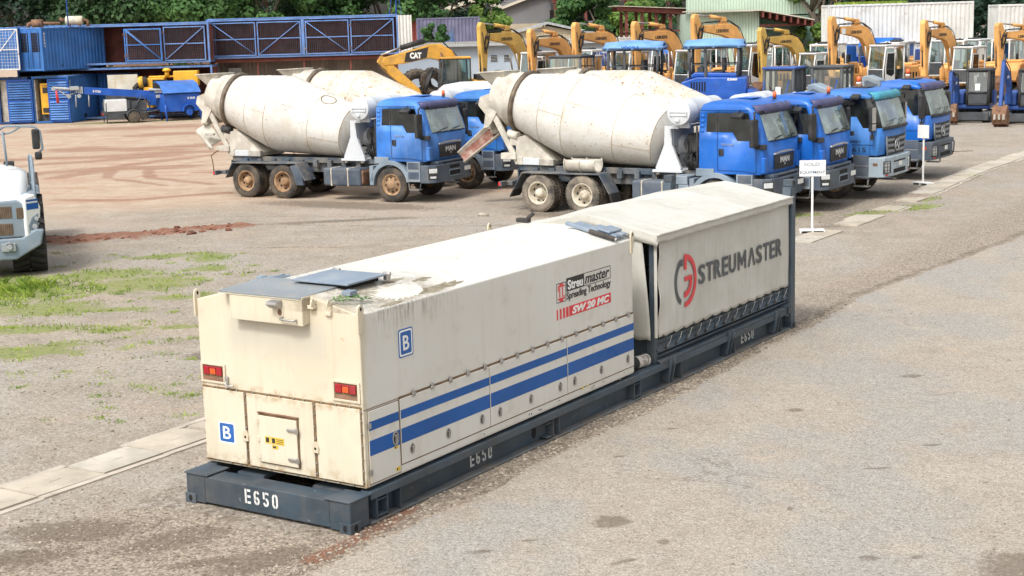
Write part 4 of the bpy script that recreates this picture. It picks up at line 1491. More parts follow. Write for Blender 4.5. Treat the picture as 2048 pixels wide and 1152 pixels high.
M_RIMC = paint('rim_cream', (.58, .53, .43), .7, .2, 4, .6, (.26, .19, .13), 5, .5)
M_DRUM = paint('drum_white', (.66, .65, .62), .55, .07, .7, .40, (.44, .36, .25), 1.3, .48, streak=.20, streak_col=(.40, .29, .17), rust=.75, rust_col=(.13, .085, .05), rs=13, bmp=.35, bs=4.5)
M_DRUMR = paint('drum_white_rusty', (.60, .575, .51), .58, .08, .7, .5, (.44, .32, .19), 1.5, .47, streak=.28, streak_col=(.36, .22, .11), rust=1.05, rust_col=(.22, .10, .045), rs=8, bmp=.35, bs=4.5)
M_DIRTW = paint('concrete_caked_white', (.57, .54, .47), .85, .15, 2, .7, (.35, .31, .26), 2.6, .47, rust=.25, bmp=.5, bs=14)
M_CEM = paint('cement_crust', (.44, .41, .36), .95, .25, 3, .6, (.22, .20, .17), 4, .5, bmp=.7, bs=14)
M_CHUTE = paint('chute_red_oxide', (.22, .085, .062), .85, .25, 2, .75, (.46, .42, .36), 3.2, .50)
M_TANKW = paint('tank_white', (.56, .585, .61), .4, .05, 1.5, .2, (.5, .48, .44), 2.5, .55)
M_CHROME = paint('chrome_trim', (.55, .56, .57), .25, .05, 4, .15, metal=.85)
M_LETT = paint('badge_silver', (.62, .63, .64), .35, .05, 4, .1)
M_LENS = paint('lamp_lens', (.62, .64, .64), .12, .1, 9, .15, (.4, .4, .38), spec=.7)
M_INT = paint('cab_interior', (.10, .10, .105), .8, .25, 3, .2)
M_LIN = paint('cab_lining', (.30, .31, .31), .85, .15, 3, .2)
M_CURT = paint('cab_curtain', (.66, .68, .67), .85, .2, 4, .2)
M_PURPLE = paint('visor_purple', (.045, .048, .13), .45, .2, 2.5, .3, (.22, .20, .26), 4)
M_VISB = paint('visor_blue', (.055, .14, .52), .3, .2, 2, .2, (.25, .33, .55), 3)
M_TEAL = paint('visor_teal', (.03, .22, .28), .4, .3, 2.5, .4, (.10, .33, .50), 2.5, .48)
M_BEACON = paint('beacon_orange', (.78, .13, .03), .25, .08, 4, .05, spec=.6)
M_REDP = paint('reflector_red', (.55, .03, .03), .3, .1, 5, .1)
M_GLASS = glass_mat('cab_glass', (.74, .87, .84), .18, .38, (.64, .78, .73))  # strong pale green film: sky sheen of the windscreens put into colour
M_GLASSD = glass_mat('side_glass', (.14, .18, .20), .02, .05)
M_MIRROR = paint('mirror_face', (.55, .57, .58), .12, .1, 4, .3, metal=.8)
M_GREYG = paint('grille_grey', (.20, .225, .25), .45, .1, 2, .2)
M_SILV = paint('silver_bumper', (.36, .44, .50), .4, .12, 2, .3, (.30, .30, .29), 3, .5)


def cab_shell(levels, xs, nf, cat, bulge=.06):
    """levels: (z, xf, hw, r); xs[level]: side station x from rear to front. returns shell MB and {category: MB}"""
    pts = []
    for (z, xf, hw, r), sx in zip(levels, xs):
        lp = [(x, -hw, z) for x in sx]
        for a in (-90, -45, 0):
            lp.append((xf - r + r * math.cos(R(a)), -hw + r + r * math.sin(R(a)), z))
        for i in range(1, nf):
            y = (-hw + r) + 2 * (hw - r) * i / nf
            lp.append((xf + bulge * (1 - (y / (hw - r)) ** 2), y, z))
        lp += [(x, -y, z) for x, y, z in reversed(lp[:len(sx) + 3])]
        pts.append(lp)
    n = len(pts[0]); ns = len(xs[0])
    out = {'shell': MB()}
    for i in range(len(levels) - 1):
        for j in range(n - 1):
            side = 'R' if j < ns else ('L' if j >= n - 1 - ns else ('A' if j < ns + 2 or j >= n - 1 - ns - 2 else 'F'))
            jj = j if j < ns + 2 else (n - 2 - j if j >= n - 3 - ns else j)
            c = cat(i, jj, side) or 'shell'
            q = [pts[i][j], pts[i][j + 1], pts[i + 1][j + 1], pts[i + 1][j]]
            out.setdefault(c, MB()).add(q, [(0, 1, 2, 3)], 0, True)
        out['shell'].add([pts[i][-1], pts[i][0], pts[i + 1][0], pts[i + 1][-1]], [(0, 1, 2, 3)], 0, True)
    top = pts[-1]
    cx = sum(p[0] for p in top) / n
    out['shell'].add(top + [(cx, 0, levels[-1][0] + .015)], [(i, (i + 1) % n, n) for i in range(n)], 0, True)
    out['shell'].add(pts[0], [tuple(range(n))[::-1]], 0, True)
    return out


def merge_doubles(o):
    import bmesh
    bm = bmesh.new(); bm.from_mesh(o.data)
    bmesh.ops.remove_doubles(bm, verts=bm.verts, dist=.0008)
    bm.to_mesh(o.data); bm.free()
    for pl in o.data.polygons:
        pl.use_smooth = True
    o.data.set_sharp_from_angle(angle=R(38))


def wheel(parent, x, y, s, kind, rim, tyre=None, Rr=.545):
    """s=-1: outer face towards -y. kind front|rear (rear = twin tyres, deep dish)"""
    ty = MB()
    tyre = tyre or M_TYRE
    k = Rr / .52

    def one(c):
        pf = [(-.15, .33), (-.155, .40), (-.148, .465), (-.115, .505), (-.10, .512), (.10, .512), (.115, .505), (.148, .465), (.155, .40), (.15, .33)]
        ty.lathe([(a, b * k) for a, b in pf], (0, c, 0), (0, 1, 0), 36, 0, True, None, False, Vector((1, 0, 0)))
        for i in range(40):
            a = 2 * PI * i / 40
            MT = Matrix.Translation((0, c, 0)) @ Matrix.Rotation(a, 4, 'Y')
            o = .02 if i % 2 else -.02
            ty.box(-.022, .022, -.12 + o * 0, -.03, .50 * k, .524 * k, 0, MT)
            ty.box(-.022 + .04, .022 + .03, .03, .12, .50 * k, .524 * k, 0, MT)
    one(s * .0)
    if kind == 'rear':
        one(-s * .34)
    o = ty.build('wheel', [tyre], parent)
    o.location = (x, y, Rr)
    m = MB()
    F = s * .12                                         # outer rim lip
    pr = [(F, .335), (F + s * .02, .315), (F + s * .01, .285)]
    if kind == 'front':
        pr += [(F - s * .06, .255), (F - s * .035, .23), (F + s * .0, .17), (F + s * .01, .145), (F + s * .06, .12), (F + s * .07, .07), (F + s * .07, .0)]
    else:
        pr += [(F - s * .03, .262), (F - s * .15, .25), (F - s * .17, .20), (F - s * .165, .145), (F - s * .10, .125), (F - s * .02, .105), (F - s * .005, .06), (F - s * .005, .0)]
    pr = [(a, b * k) for a, b in pr]
    vs = []; fs = []; N = 28
    for d, r in pr:
        vs += [(r * math.cos(2 * PI * i / N), d, r * math.sin(2 * PI * i / N)) for i in range(N)]
    for q in range(len(pr) - 1):
        for i in range(N):
            j = (i + 1) % N
            fs.append((q * N + i, q * N + j, (q + 1) * N + j, (q + 1) * N + i))
    m.add(vs, fs, 0, True)
    # back plate, hand holes, nuts
    hr = .205 * k if kind == 'front' else .225 * k
    hd = (F - s * .012) if kind == 'front' else (F - s * .157)
    for i in range(8):
        a = 2 * PI * (i + .5) / 8
        MT = Matrix.Translation((math.cos(a) * hr, hd, math.sin(a) * hr)) @ Matrix.Rotation(-a + PI / 2, 4, 'Y') @ Matrix.Rotation(R(-18 * s), 4, 'X')
        m.prism(oval(0, 0, .042, .024, 10), -.006, .006, 'xz', 1, MT)
    for i in range(10):
        a = 2 * PI * i / 10
        c = Vector((math.cos(a) * .165 * k, (F if kind == 'front' else F - s * .16), math.sin(a) * .165 * k))
        m.cyl(c, c + Vector((0, s * .03, 0)), .014, n=6, mi=2)
    r = m.build('rim', [rim, M_DARK, M_STEEL], o)
    return o


def cab_trim_doorline(parent, pts, r=.005):
    m = MB(); m.tube(pts, r, 4); m.build('door_gap', [M_DARK], parent)


def mirror(parent, MT, grey=False):
    m = MB(); m.box(-.05, .06, -.15, .13, -.22, .50, 0, MT)
    o = m.build('mirror', [M_PLAST], parent, .035, 3)
    m = MB(); m.box(-.057, -.0505, -.125, .105, .02, .46, 0, MT); m.box(-.057, -.0505, -.125, .105, -.19, -.01, 0, MT); m.build('mirror_glass', [M_MIRROR if grey else M_PLAST], o)
    return o


def hwz(z):
    return 1.225 - .075 * max(0, z - 1.9)


def man_cab(t, paintm, visor='blue', name_mat=None, roofdirt=False):
    lv = [(1.27, 6.86, 1.20, .20), (1.46, 6.90, 1.215, .20), (2.14, 6.93, hwz(2.14), .19), (2.36, 6.86, hwz(2.36), .18), (2.86, 6.68, hwz(2.86), .17), (2.96, 6.62, hwz(2.96), .18), (3.08, 6.50, 1.09, .24), (3.15, 6.28, .93, .3), (3.18, 6.0, .6, .25)]
    xs = []
    for i, (z, xf, hw, r) in enumerate(lv):
        e = xf - r
        if i <= 2: s = [5.06, 5.26, 5.54, 5.62, 6.16, e - .07]
        elif i == 3: s = [5.06, 5.26, 5.54, 5.62, 6.02, e - .07]
        elif i <= 5: s = [5.07 + .02 * (i - 4), 5.28, 5.54, 5.62, 5.98, e - .07]
        elif i == 6: s = [5.14, 5.30, 5.55, 5.64, 5.95, e - .07]
        elif i == 7: s = [5.30, 5.4, 5.56, 5.65, 5.85, e - .05]
        else: s = [5.45, 5.5, 5.58, 5.64, 5.7, e - .02]
        xs.append(s)

    def cat(i, j, sd_):
        if sd_ == 'F' and i in (2, 3): return 'screen'
        if sd_ in 'RL':
            if i == 3 and j in (1, 3, 4): return 'side' + sd_ + ('q' if j == 1 else '')
            if i == 3 and j == 2: return 'pillar'
            if i == 2 and j == 4: return 'side' + sd_
        return None
    p = cab_shell(lv, xs, 6, cat, .05)
    cab = p['shell'].build('cab', [paintm, M_LIN], t, solid=.02, inner=True); merge_doubles(cab)
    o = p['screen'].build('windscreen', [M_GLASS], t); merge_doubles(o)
    for q in ('sideR', 'sideL', 'sideRq', 'sideLq'):
        p[q].build('side_window', [M_GLASSD], t)
    p['pillar'].build('window_pillar', [M_PLAST], t)
    # rubber surround of the screen, door gap, handle, mouldings on the visible and far side
    m = MB()
    for s in (-1, 1):
        m.tube([(6.80, s * 1.02, 2.13), (6.73, s * 1.0, 2.37), (6.545, s * .97, 2.865)], .014, 5)
    b = [(6.935 + .05 * (1 - (y / .99) ** 2) , y, 2.135) for y in [-.99 + 1.98 * i / 10 for i in range(11)]]
    m.tube(b, .014, 5)
    m.build('screen_seal', [M_PLAST], t)
    for s in (-1, 1):
        y = lambda z: s * (hwz(z) + .003)
        yl = s * 1.222
        cab_trim_doorline(t, [(5.60, yl, 1.36), (5.59, yl, 2.1), (5.58, y(2.9), 2.90)])
        cab_trim_doorline(t, [(6.69, yl, 1.30), (6.69, yl - s * .003, 2.12)])
        cab_trim_doorline(t, [(5.60, yl, 1.37), (6.3, yl, 1.36), (6.69, yl, 1.31)])
        cab_trim_doorline(t, [(5.06, y(2.93), 2.93), (6.45, y(2.93), 2.93)], .007)
        m = MB(); m.box(5.63, 5.77, s * 1.205, s * 1.236, 1.75, 1.93); m.build('door_handle', [M_PLAST], t, .01, 2)
        m = MB(); m.box(5.645, 5.69, s * 1.2365, s * 1.2405, 1.78, 1.90); m.build('handle_recess', [M_DARK], t)
    # louvre bulges on the rear quarter
    m = MB()
    for i in range(4):
        z = 2.78 - i * .13
        m.lathe([(0, .0), (.0, .045), (.10, .045), (.10, 0)], (5.10, -hwz(z) + .02, z), (1, 0, 0), 10, 0, True, None, False)
    m.build('quarter_louvre', [paintm], t)
    # grille with chrome strip and badge
    MT = Matrix.Translation((6.965, 0, 0)) @ Matrix.Rotation(R(0), 4, 'Z')
    m = MB()
    m.prism([(-.66, 1.74), (.66, 1.74), (.60, 1.36), (-.60, 1.36)], 6.93, 6.978, 'yz', 0)
    g = m.build('grille', [M_PLAST], t, .015, 2)
    m = MB(); m.prism([(-.67, 1.75), (-.3, 1.775), (.3, 1.775), (.67, 1.75), (.66, 1.80), (.3, 1.835), (-.3, 1.835), (-.66, 1.80)], 6.93, 6.992, 'yz', 0); m.build('grille_strip', [M_CHROME], g, .008, 2)
    m = MB()
    for z in (1.40, 1.45, 1.50):
        m.box(6.9785, 6.981, -.58, .58, z, z + .018)
    m.build('grille_bar', [M_DARK], g)
    lettering('MAN', (6.979, -.30, 1.52), (0, 1, 0), (0, 0, 1), .60, .155, M_LETT, g, 'badge', bold=.03, th=.006)
    m = MB(); m.box(6.979, 6.984, -.035, .035, 1.445, 1.51); m.build('badge_emblem', [M_CHROME], g, .004, 1)
    lettering('TGS 33.360', (5.70, -1.226, 2.02), (1, 0, 0), (0, 0, 1), .36, .05, M_CHROME, t, 'badge', bold=.01, th=.003)
    # corner deflectors and lower apron
    for s in (-1, 1):
        m = MB(); m.box(6.80, 6.93, min(s * 1.0, s * 1.2), max(s * 1.0, s * 1.2), 1.30, 1.72); m.build('corner_panel', [paintm], t, .03, 2)
    # bumper
    m = MB()
    q = [(6.60, -1.235), (6.88, -1.225), (7.06, -1.04), (7.10, -.5), (7.10, .5), (7.06, 1.04), (6.88, 1.225), (6.55, 1.235), (6.55, .9), (6.8, .8), (6.8, -.8), (6.55, -.9)]
    m.prism(q, .62, 1.16, 'xy', 0); m.prism([(6.80, -.95), (7.03, -.85), (7.06, -.4), (7.06, .4), (7.03, .85), (6.80, .95)], 1.161, 1.26, 'xy', 0)
    bp = m.build('bumper', [M_BUMP], t, .022, 2)
    m = MB(); m.box(7.09, 7.106, -.34, .34, .80, .93, 0); m.box(7.085, 7.104, -.30, .30, 1.0, 1.10, 0); m.box(7.04, 7.064, -.62, .62, 1.18, 1.215, 0); m.build('bumper_slot', [M_DARK], bp)
    m = MB(); fr = [(-.37, .77), (.37, .77), (.33, .95), (-.33, .95)]
    m.tube([(7.108, a, b) for a, b in fr], .014, 5, 0, None, True); m.build('slot_frame', [M_FEND], bp)
    for s in (-1, 1):
        c = Vector((6.965, s * 1.135, 0)); d = Vector((.66, s * .75, 0)).normalized()
        MT = Matrix.Translation((6.99, s * 1.12, .0)) @ Matrix.Rotation(s * R(42), 4, 'Z')
        m = MB(); m.box(-.03, .012, -.13, .13, .92, 1.06, 0, MT); m.build('headlamp', [M_LENS], bp, .012, 2)
        m = MB(); m.box(-.03, .010, -.10, .10, .76, .83, 0, MT); m.build('fog_lamp', [M_LENS], bp, .008, 1)
        m = MB(); m.box(-.03, .006, -.15, .15, .735, 1.085, 0, MT); m.build('lamp_bezel', [M_PLAST], bp, .01, 1)
        m = MB(); m.box(-.02, .008, -.05, .05, 1.10, 1.14, 0, Matrix.Translation((7.03, s * 1.02, 0)) @ Matrix.Rotation(s * R(35), 4, 'Z')); m.build('reflector', [M_REDP], bp)
    m = MB(); m.box(7.103, 7.11, .60, .98, .86, .99); m.build('number_plate', [M_WHITE], bp)
    # wheel arch, steps
    for s in (-1, 1):
        ya, yb = sorted((s * 1.25, s * .86))
        m = MB()
        q = []
        for i in range(13):
            a = R(8 + 164 * i / 12); q.append((5.52 + .73 * math.cos(a), .55 + .75 * math.sin(a)))
        r_ = [(5.52 + .60 * math.cos(R(8 + 164 * i / 12)), .55 + .61 * math.sin(R(8 + 164 * i / 12))) for i in range(12, -1, -1)]
        vs = [(x, ya, z) for x, z in q + r_] + [(x, yb, z) for x, z in q + r_]
        k = len(q); K = 2 * k
        fs = []
        for i in range(k - 1):
            a, b, c, d = i, i + 1, K - 2 - i, K - 1 - i
            fs += [(a, d, c, b), (K + a, K + b, K + c, K + d), (a, b, K + b, K + a), (d, K + d, K + c, c)]
        fs += [(0, K, K + K - 1, K - 1), (k - 1, k, K + k, K + k - 1)]
        m.add(vs, fs, 0, False)
        m.box(4.78, 4.92, ya, yb, .52, 1.12, 0); m.box(4.98, 5.50, ya - .003 if s < 0 else ya, yb + (.003 if s > 0 else 0), 1.20, 1.40, 0)
        m.build('wheel_arch', [M_FEND], t, .012, 2)
        m = MB()
        m.box(6.14, 6.60, ya, yb, .66, 1.27, 0)
        m.box(6.17, 6.58, min(s * 1.252, s * 1.15), max(s * 1.252, s * 1.15), .70, .73, 1); m.box(6.17, 6.58, min(s * 1.254, s * 1.1), max(s * 1.254, s * 1.1), 1.0, 1.03, 1)
        m.box(6.18, 6.57, min(s * 1.2508, s * 1.24), max(s * 1.2508, s * 1.24), 1.031, 1.25, 2); m.box(6.18, 6.57, min(s * 1.2508, s * 1.24), max(s * 1.2508, s * 1.24), .731, .96, 2)
        st = m.build('step_well', [M_FEND, M_STEEL, M_BUMP], t, .006, 1)
        m = MB(); m.tube([(6.16, s * 1.2, .68), (6.18, s * 1.2, .42), (6.56, s * 1.2, .42), (6.60, s * 1.2, .68)], .018, 5); m.box(6.19, 6.55, min(s * 1.24, s * 1.05), max(s * 1.24, s * 1.05), .405, .43, 1); m.build('step', [M_CHAS, M_STEEL], t)
    # sun visor above the screen
    m = MB(); m2 = MB()
    g = []; g2 = []
    for i in range(15):
        y = -1.10 + 2.20 * i / 14
        bx = .06 * (1 - (y / 1.1) ** 2) - .16 * max(0, abs(y) - .92) / .18
        g.append([(6.72 + bx, y, 2.845), (6.775 + bx, y, 2.88), (6.75 + bx, y, 2.99), (6.66 + bx, y, 3.06)])
        if -.86 < y < .86 or visor != 'purple':
            g2.append([(6.772 + bx + .008, y, 2.895 + .008 * noise.noise((y * 9, 1, 1))), (6.75 + bx + .008, y, 2.985 + .02 * noise.noise((y * 9, 7, 1))), (6.665 + bx + .012, y, 3.058 + .012 * noise.noise((y * 7, 3, 1)))])
    m.sheet(g); v = m.build('sun_visor', [{'purple': M_PURPLE, 'blue': M_PURPLE, 'teal': M_TEAL}[visor]], t, solid=.012)
    m2.sheet([[(a[0], a[1], a[2]) for a in q] for q in g2]); m2.build('visor_paint', [M_VISB], v)
    m = MB()
    for i in range(9):
        y = -.95 + 1.9 * i / 8
        m.cyl((6.77 + .06 * (1 - (y / 1.1) ** 2), y, 2.87), (6.795 + .06 * (1 - (y / 1.1) ** 2), y, 2.865), .010, n=6)
    for s in (-1, 1):
        m.box(6.74, 6.79, s * 1.0 - .07, s * 1.0 + .07, 2.86, 2.92)
    m.build('visor_rivet', [M_DARK], v)
    m = MB(); m.cyl((6.42, .62, 3.13), (6.42, .62, 3.17), .05, n=10, mi=1); m.cyl((6.42, .62, 3.17), (6.42, .62, 3.33), .055, .045, n=12, mi=0)
    m.build('beacon', [M_BEACON, M_PLAST], t)
    m = MB()
    for x, y in ((5.6, -.55), (6.05, .35), (5.5, .2)):
        m.cyl((x, y, 3.165), (x, y, 3.19), .035, n=8)
    m.box(5.75, 6.2, -.3, .3, 3.192, 3.215)
    m.build('roof_fitting', [paintm], t, .01, 2)
    # mirrors on bent arms
    for s in (-1, 1):
        MT = Matrix.Translation((6.72, s * 1.42, 2.22)) @ Matrix.Rotation(s * R(12), 4, 'Z')
        mo = mirror(t, MT)
        m = MB(); m.tube([(6.60, s * 1.15, 2.87), (6.70, s * 1.28, 2.90), (6.73, s * 1.42, 2.86), (6.73, s * 1.42, 2.70)], .028, 6).cut(); m.tube([(6.72, s * 1.42, 2.1), (6.74, s * 1.40, 2.0), (6.72, s * 1.24, 1.98)], .03, 6)
        m.box(6.62, 6.96, s * 1.19 - .03, s * 1.19 + .06, 1.93, 2.06); m.builds('mirror_arm', [M_PLAST], mo, bevel=.012, seg=1)
        m = MB(); MT = Matrix.Translation((6.22, s * 1.34, 2.80)) @ Matrix.Rotation(s * R(-25), 4, 'X')
        m.box(-.16, .16, -.12, .12, -.03, .05, 0, MT); m.tube([(6.2, s * 1.14, 2.94), (6.22, s * 1.28, 2.93), (6.22, s * 1.33, 2.84)], .018, 5); m.build('kerb_mirror', [M_PLAST], t, .015, 2)
    # wipers and interior
    m = MB()
    for y in (-.55, .25):
        m.tube([(6.99, y - .2, 2.15), (6.985, y + .25, 2.22), (6.975, y + .4, 2.24)], .010, 4); m.tube([(6.97, y - .1, 2.20), (6.96, y + .45, 2.25)], .007, 4); m.cyl((6.97, y - .2, 2.14), (7.01, y - .2, 2.15), .025, n=6)
    m.build('wiper', [M_PLAST], t)
    m = MB()
    m.box(6.45, 6.82, -1.02, 1.02, 1.75, 2.16, 0); m.box(5.14, 5.20, -1.05, 1.05, 1.5, 2.85, 2)
    for y in (-.62, .62):
        m.box(5.45, 6.0, y - .26, y + .26, 1.6, 1.9, 0); m.box(5.35, 5.52, y - .24, y + .24, 1.9, 2.6, 1)
    m.box(6.62, 6.70, .30, .85, 2.36, 2.62, 1); m.box(6.50, 6.6, -.8, -.2, 2.17, 2.26, 1)
    m.build('seat_and_dash', [M_INT, M_CURT, M_INT], t, .02, 1)
    m = MB(); MT = Matrix.Translation((6.42, -.62, 2.12)) @ Matrix.Rotation(R(-35), 4, 'Y')
    m.tube([MT @ Vector((.22 * math.cos(2 * PI * i / 16), .22 * math.sin(2 * PI * i / 16), 0)) for i in range(16)], .016, 5, 0, None, True); m.build('steering_wheel', [M_PLAST], t)


def chassis(t, rim_f, rim_r, arms=True, tyre=None):
    m = MB()
    for y in (-.42, .34):
        m.box(-1.02, 6.75, y, y + .08, .80, 1.10, 0)
    for x in (-1.0, -.4, .7, 2.0, 3.2, 4.6):
        m.box(x, x + .12, -.339, .339, .84, 1.06, 0)
    m.box(-1.06, -1.021, -.60, .60, .78, 1.14, 0)
    for y in (-.55, .47):                                   # sub-frame of the drum with brackets
        m.box(-1.02, 4.75, y, y + .08, 1.103, 1.27, 0)
    for i in range(9):
        x = -.5 + i * .55
        m.box(x, x + .16, -.645, -.4205, .98, 1.2, 0); m.box(x, x + .16, .4205, .645, .98, 1.2, 0)
    m.build('chassis_frame', [M_CHAS], t, .008, 1)
    m = MB()
    for x in (0, 1.45):
        m.cyl((x, -.9, .52), (x, .9, .52), .10, n=10); m.lathe([(-.22, .06), (-.15, .2), (0, .25), (.15, .2), (.22, .06)], (x, 0, .52), (0, 1, 0), 12)
    m.cyl((5.52, -.95, .50), (5.52, .95, .50), .07, n=8)
    for s in (-1, 1):
        for i in range(3):
            m.box(.0 - .0, 1.45, s * .52 - .05, s * .52 + .05, .60 + i * .035, .63 + i * .035)
    m.build('axle', [M_CHAS], t)
    wr = wheel(t, 0, -1.08, -1, 'rear', rim_r, tyre); wl = wheel(t, 0, 1.08, 1, 'rear', rim_r, tyre); wf = wheel(t, 5.52, -1.05, -1, 'front', rim_f, tyre); wg = wheel(t, 5.52, 1.05, 1, 'front', rim_f, tyre)
    for w_ in (wr, wl):
        c = w_.copy(); COL.objects.link(c); c.parent = t; c.location = (1.45, w_.location.y, w_.location.z); c.rotation_euler = (0, .5, 0)
        for g in w_.children:
            d = g.copy(); COL.objects.link(d); d.parent = c
    wf.rotation_euler = (0, .3, 0)


def mixer(label, loc, ang, cabm, drumm, rim_f, rim_r, group, visor='blue', chute='down', round_patch=False, tyre=None):
    t = thing('concrete_mixer_truck', label, 'mixer truck', (loc[0], loc[1], 0), R(ang), group)
    chassis(t, rim_f, rim_r, True, tyre)
    man_cab(t, cabm, visor)
    # mudguards over the twin axle: flat top with folded ends
    for s in (-1, 1):
        ya, yb = sorted((s * 1.25, s * .66))
        m = MB()
        q = [(-.82, .62), (-.80, .62), (-.50, 1.10), (2.00, 1.12), (2.32, .60), (2.35, .60), (2.03, 1.155), (-.52, 1.135)]
        m.prism(q, ya, yb, 'xz', 0)
        m.build('mudguard', [M_CHAS], t, .006, 1)
        if chute == 'tucked':
            m = MB(); m.prism([(2.02, 1.10), (2.25, .72), (2.28, .45), (2.0, .45), (1.93, .72), (1.78, 1.05)][::-1], (s * 1.262) if s > 0 else -1.262, (s * 1.15) if s > 0 else -1.15, 'xz', 0); m.build('mud_flap', [M_BUMP], t, .01, 1)
        else:
            m = MB(); m.prism([(2.30, .62), (2.36, .62), (2.44, .28), (2.40, .28)], ya + .03, yb - .02, 'xz', 0); m.prism([(-.84, .62), (-.80, .62), (-.93, .40), (-.96, .42)], ya + .03, yb - .02, 'xz', 0); m.build('mud_flap', [M_BLACK], t)
    # fuel tank with straps on the right, battery box and air tanks on the left
    m = MB(); m.box(3.02, 4.42, -1.22, -.66, .46, 1.02, 0); ft = m.build('fuel_tank', [M_BUMP], t, .07, 4)
    if chute == 'tucked':
        m = MB(); m.prism([(4.425, .50), (4.425, .98), (4.50, .90), (4.50, .58)][::-1], -1.18, -.70, 'xz', 0); m.build('tank_end', [M_RUSTY], ft, .03, 2)
    for x in (3.3, 3.92):
        m = MB(); m.box(x, x + .06, -1.228, -.655, .452, 1.028); m.build('tank_strap', [M_RIMC], ft, .05, 3)
    if chute != 'tucked':
        m = MB(); m.box(4.30, 4.72, -1.24, -.7, .95, 1.18, 0); m.box(4.44, 4.74, -1.23, -.7, .55, .95, 0); m.build('filter_box', [M_FEND], t, .02, 2)
    m = MB(); m.box(3.1, 4.0, .66, 1.2, .5, .95, 0); m.cyl((4.1, .95, .65), (4.7, .95, .65), .16, n=12); m.build('battery_box', [M_CHAS], t, .02, 1)
    # tail: bumper bar, lamps
    m = MB(); m.box(-1.25, -1.062, -.9, .9, .70, .82, 0); m.box(-1.30, -1.22, -1.15, 1.15, .72, .80, 0); m.box(-1.31, -1.20, -1.25, -.98, .70, .84, 0); m.box(-1.31, -1.20, .98, 1.25, .70, .84, 0); tb = m.build('tail_bar', [M_CHAS], t, .008, 1)
    for s in (-1, 1):
        m = MB(); m.box(-1.325, -1.311, s * 1.12 - .11, s * 1.12 + .11, .71, .83); m.box(-1.30, -1.24, s * 1.2515 - .001, s * 1.2515 + .001, .72, .82); m.build('tail_lamp', [M_REDP], tb)
    # drum
    P0 = Vector((3.62, 0, 2.01)); ax = Vector((-4.80, 0, 1.06)).normalized()
    pf = [(-.02, .20), (-.02, .28), (.02, .40), (.16, .72), (.22, .81), (1.30, .995), (1.34, 1.0), (2.70, 1.228), (2.85, 1.245), (3.0, 1.225), (3.8, 1.06), (4.62, .875), (4.75, .85)]
    m = MB(); m.lathe(pf, P0, ax, 56, 0, True, None, True, Vector((0, 1, 0)))
    dr = m.build('drum', [drumm], t, sharp=28)
    m = MB()
    for s_, r_ in ((.215, .808), (1.32, .999), (2.85, 1.246), (3.75, 1.072)):
        c = P0 + ax * s_
        m.lathe([(-.010, r_ - .01), (-.006, r_ + .007), (.006, r_ + .007), (.010, r_ - .01)], c, ax, 56, 0, True, None, False, Vector((0, 1, 0)))
    ey = Vector((0, 1, 0)); ez = ax.cross(ey)
    for a, s0, s1 in ((205, 1.32, 2.84), (185, 2.86, 3.72), (160, .24, 1.3), (215, 3.78, 4.6), (228, .24, 1.3), (100, 1.34, 2.86)):
        q = []
        for i in range(7):
            s_ = s0 + (s1 - s0) * i / 6
            for (da, ra), (db, rb) in zip(pf, pf[1:]):
                if da <= s_ <= db:
                    rr = ra + (rb - ra) * (s_ - da) / max(1e-6, db - da)
            q.append(P0 + ax * s_ + (ey * math.cos(R(a)) + ez * math.sin(R(a))) * (rr + .001))
        m.tube(q, .007, 4)
    m.build('weld_seam', [paint('seam_' + label[:14], (.52, .45, .33), .8, .3, 6, .7, (.28, .19, .11), 9, .45)], dr)
    if round_patch:
        a = R(248); s_ = 1.05; rr = 1.03
        n_ = ey * math.cos(a) + ez * math.sin(a); tt = ax; bb = n_.cross(tt)
        q = []
        for i in range(28):
            th = 2 * PI * i / 28
            da = .24 * math.sin(th) / rr; sl = s_ + .24 * math.cos(th)
            rl = .81 + (sl - .22) / 1.08 * .185
            q.append(P0 + ax * sl + (ey * math.cos(a + da) + ez * math.sin(a + da)) * (rl + .002))
        m = MB(); m.tube(q, .016, 5, 0, None, True); m.build('round_patch', [M_SEAM], dr)
    c = P0 + ax * 4.78
    m = MB(); m.lathe([(-.06, .86), (-.06, .935), (.06, .935), (.06, .86)], c, ax, 56, 0, True, None, False, Vector((0, 1, 0)))
    m.build('roller_ring', [paint('ring_' + label[:14], (.13, .10, .075), .55, .3, 4, .5, (.35, .29, .2), 6, .5, metal=.3)], t)
    m = MB(); m.lathe([(.06, .83), (.30, .80), (.33, .82), (.37, .82), (.40, .78), (.78, .70), (.82, .71), (.90, .70), (.90, .60), (.3, .6)], c, ax, 44, 0, True, None, False, Vector((0, 1, 0)))
    m.build('drum_collar', [M_DIRTW], t)
    # hopper, chute and rear supports
    m = MB()
    top = [(-2.42, -.50, 3.93), (-1.55, -.46, 3.96), (-1.55, .46, 3.96), (-2.42, .50, 3.93)]
    bot = [(-1.98, -.20, 3.42), (-1.58, -.22, 3.50), (-1.58, .22, 3.50), (-1.98, .20, 3.42)]
    m.add(top + bot, [(0, 4, 5, 1), (1, 5, 6, 2), (2, 6, 7, 3), (3, 7, 4, 0)])
    m.add([(x + (-.02 if x < -2 else .02), y * 1.04, z + .003) for x, y, z in top] + [(x * 1.0, y * .94, z + .003) for x, y, z in top], [(0, 1, 5, 4), (1, 2, 6, 5), (2, 3, 7, 6), (3, 0, 4, 7)])
    m.build('charge_hopper', [M_DIRTW], t, solid=.015)
    m = MB()
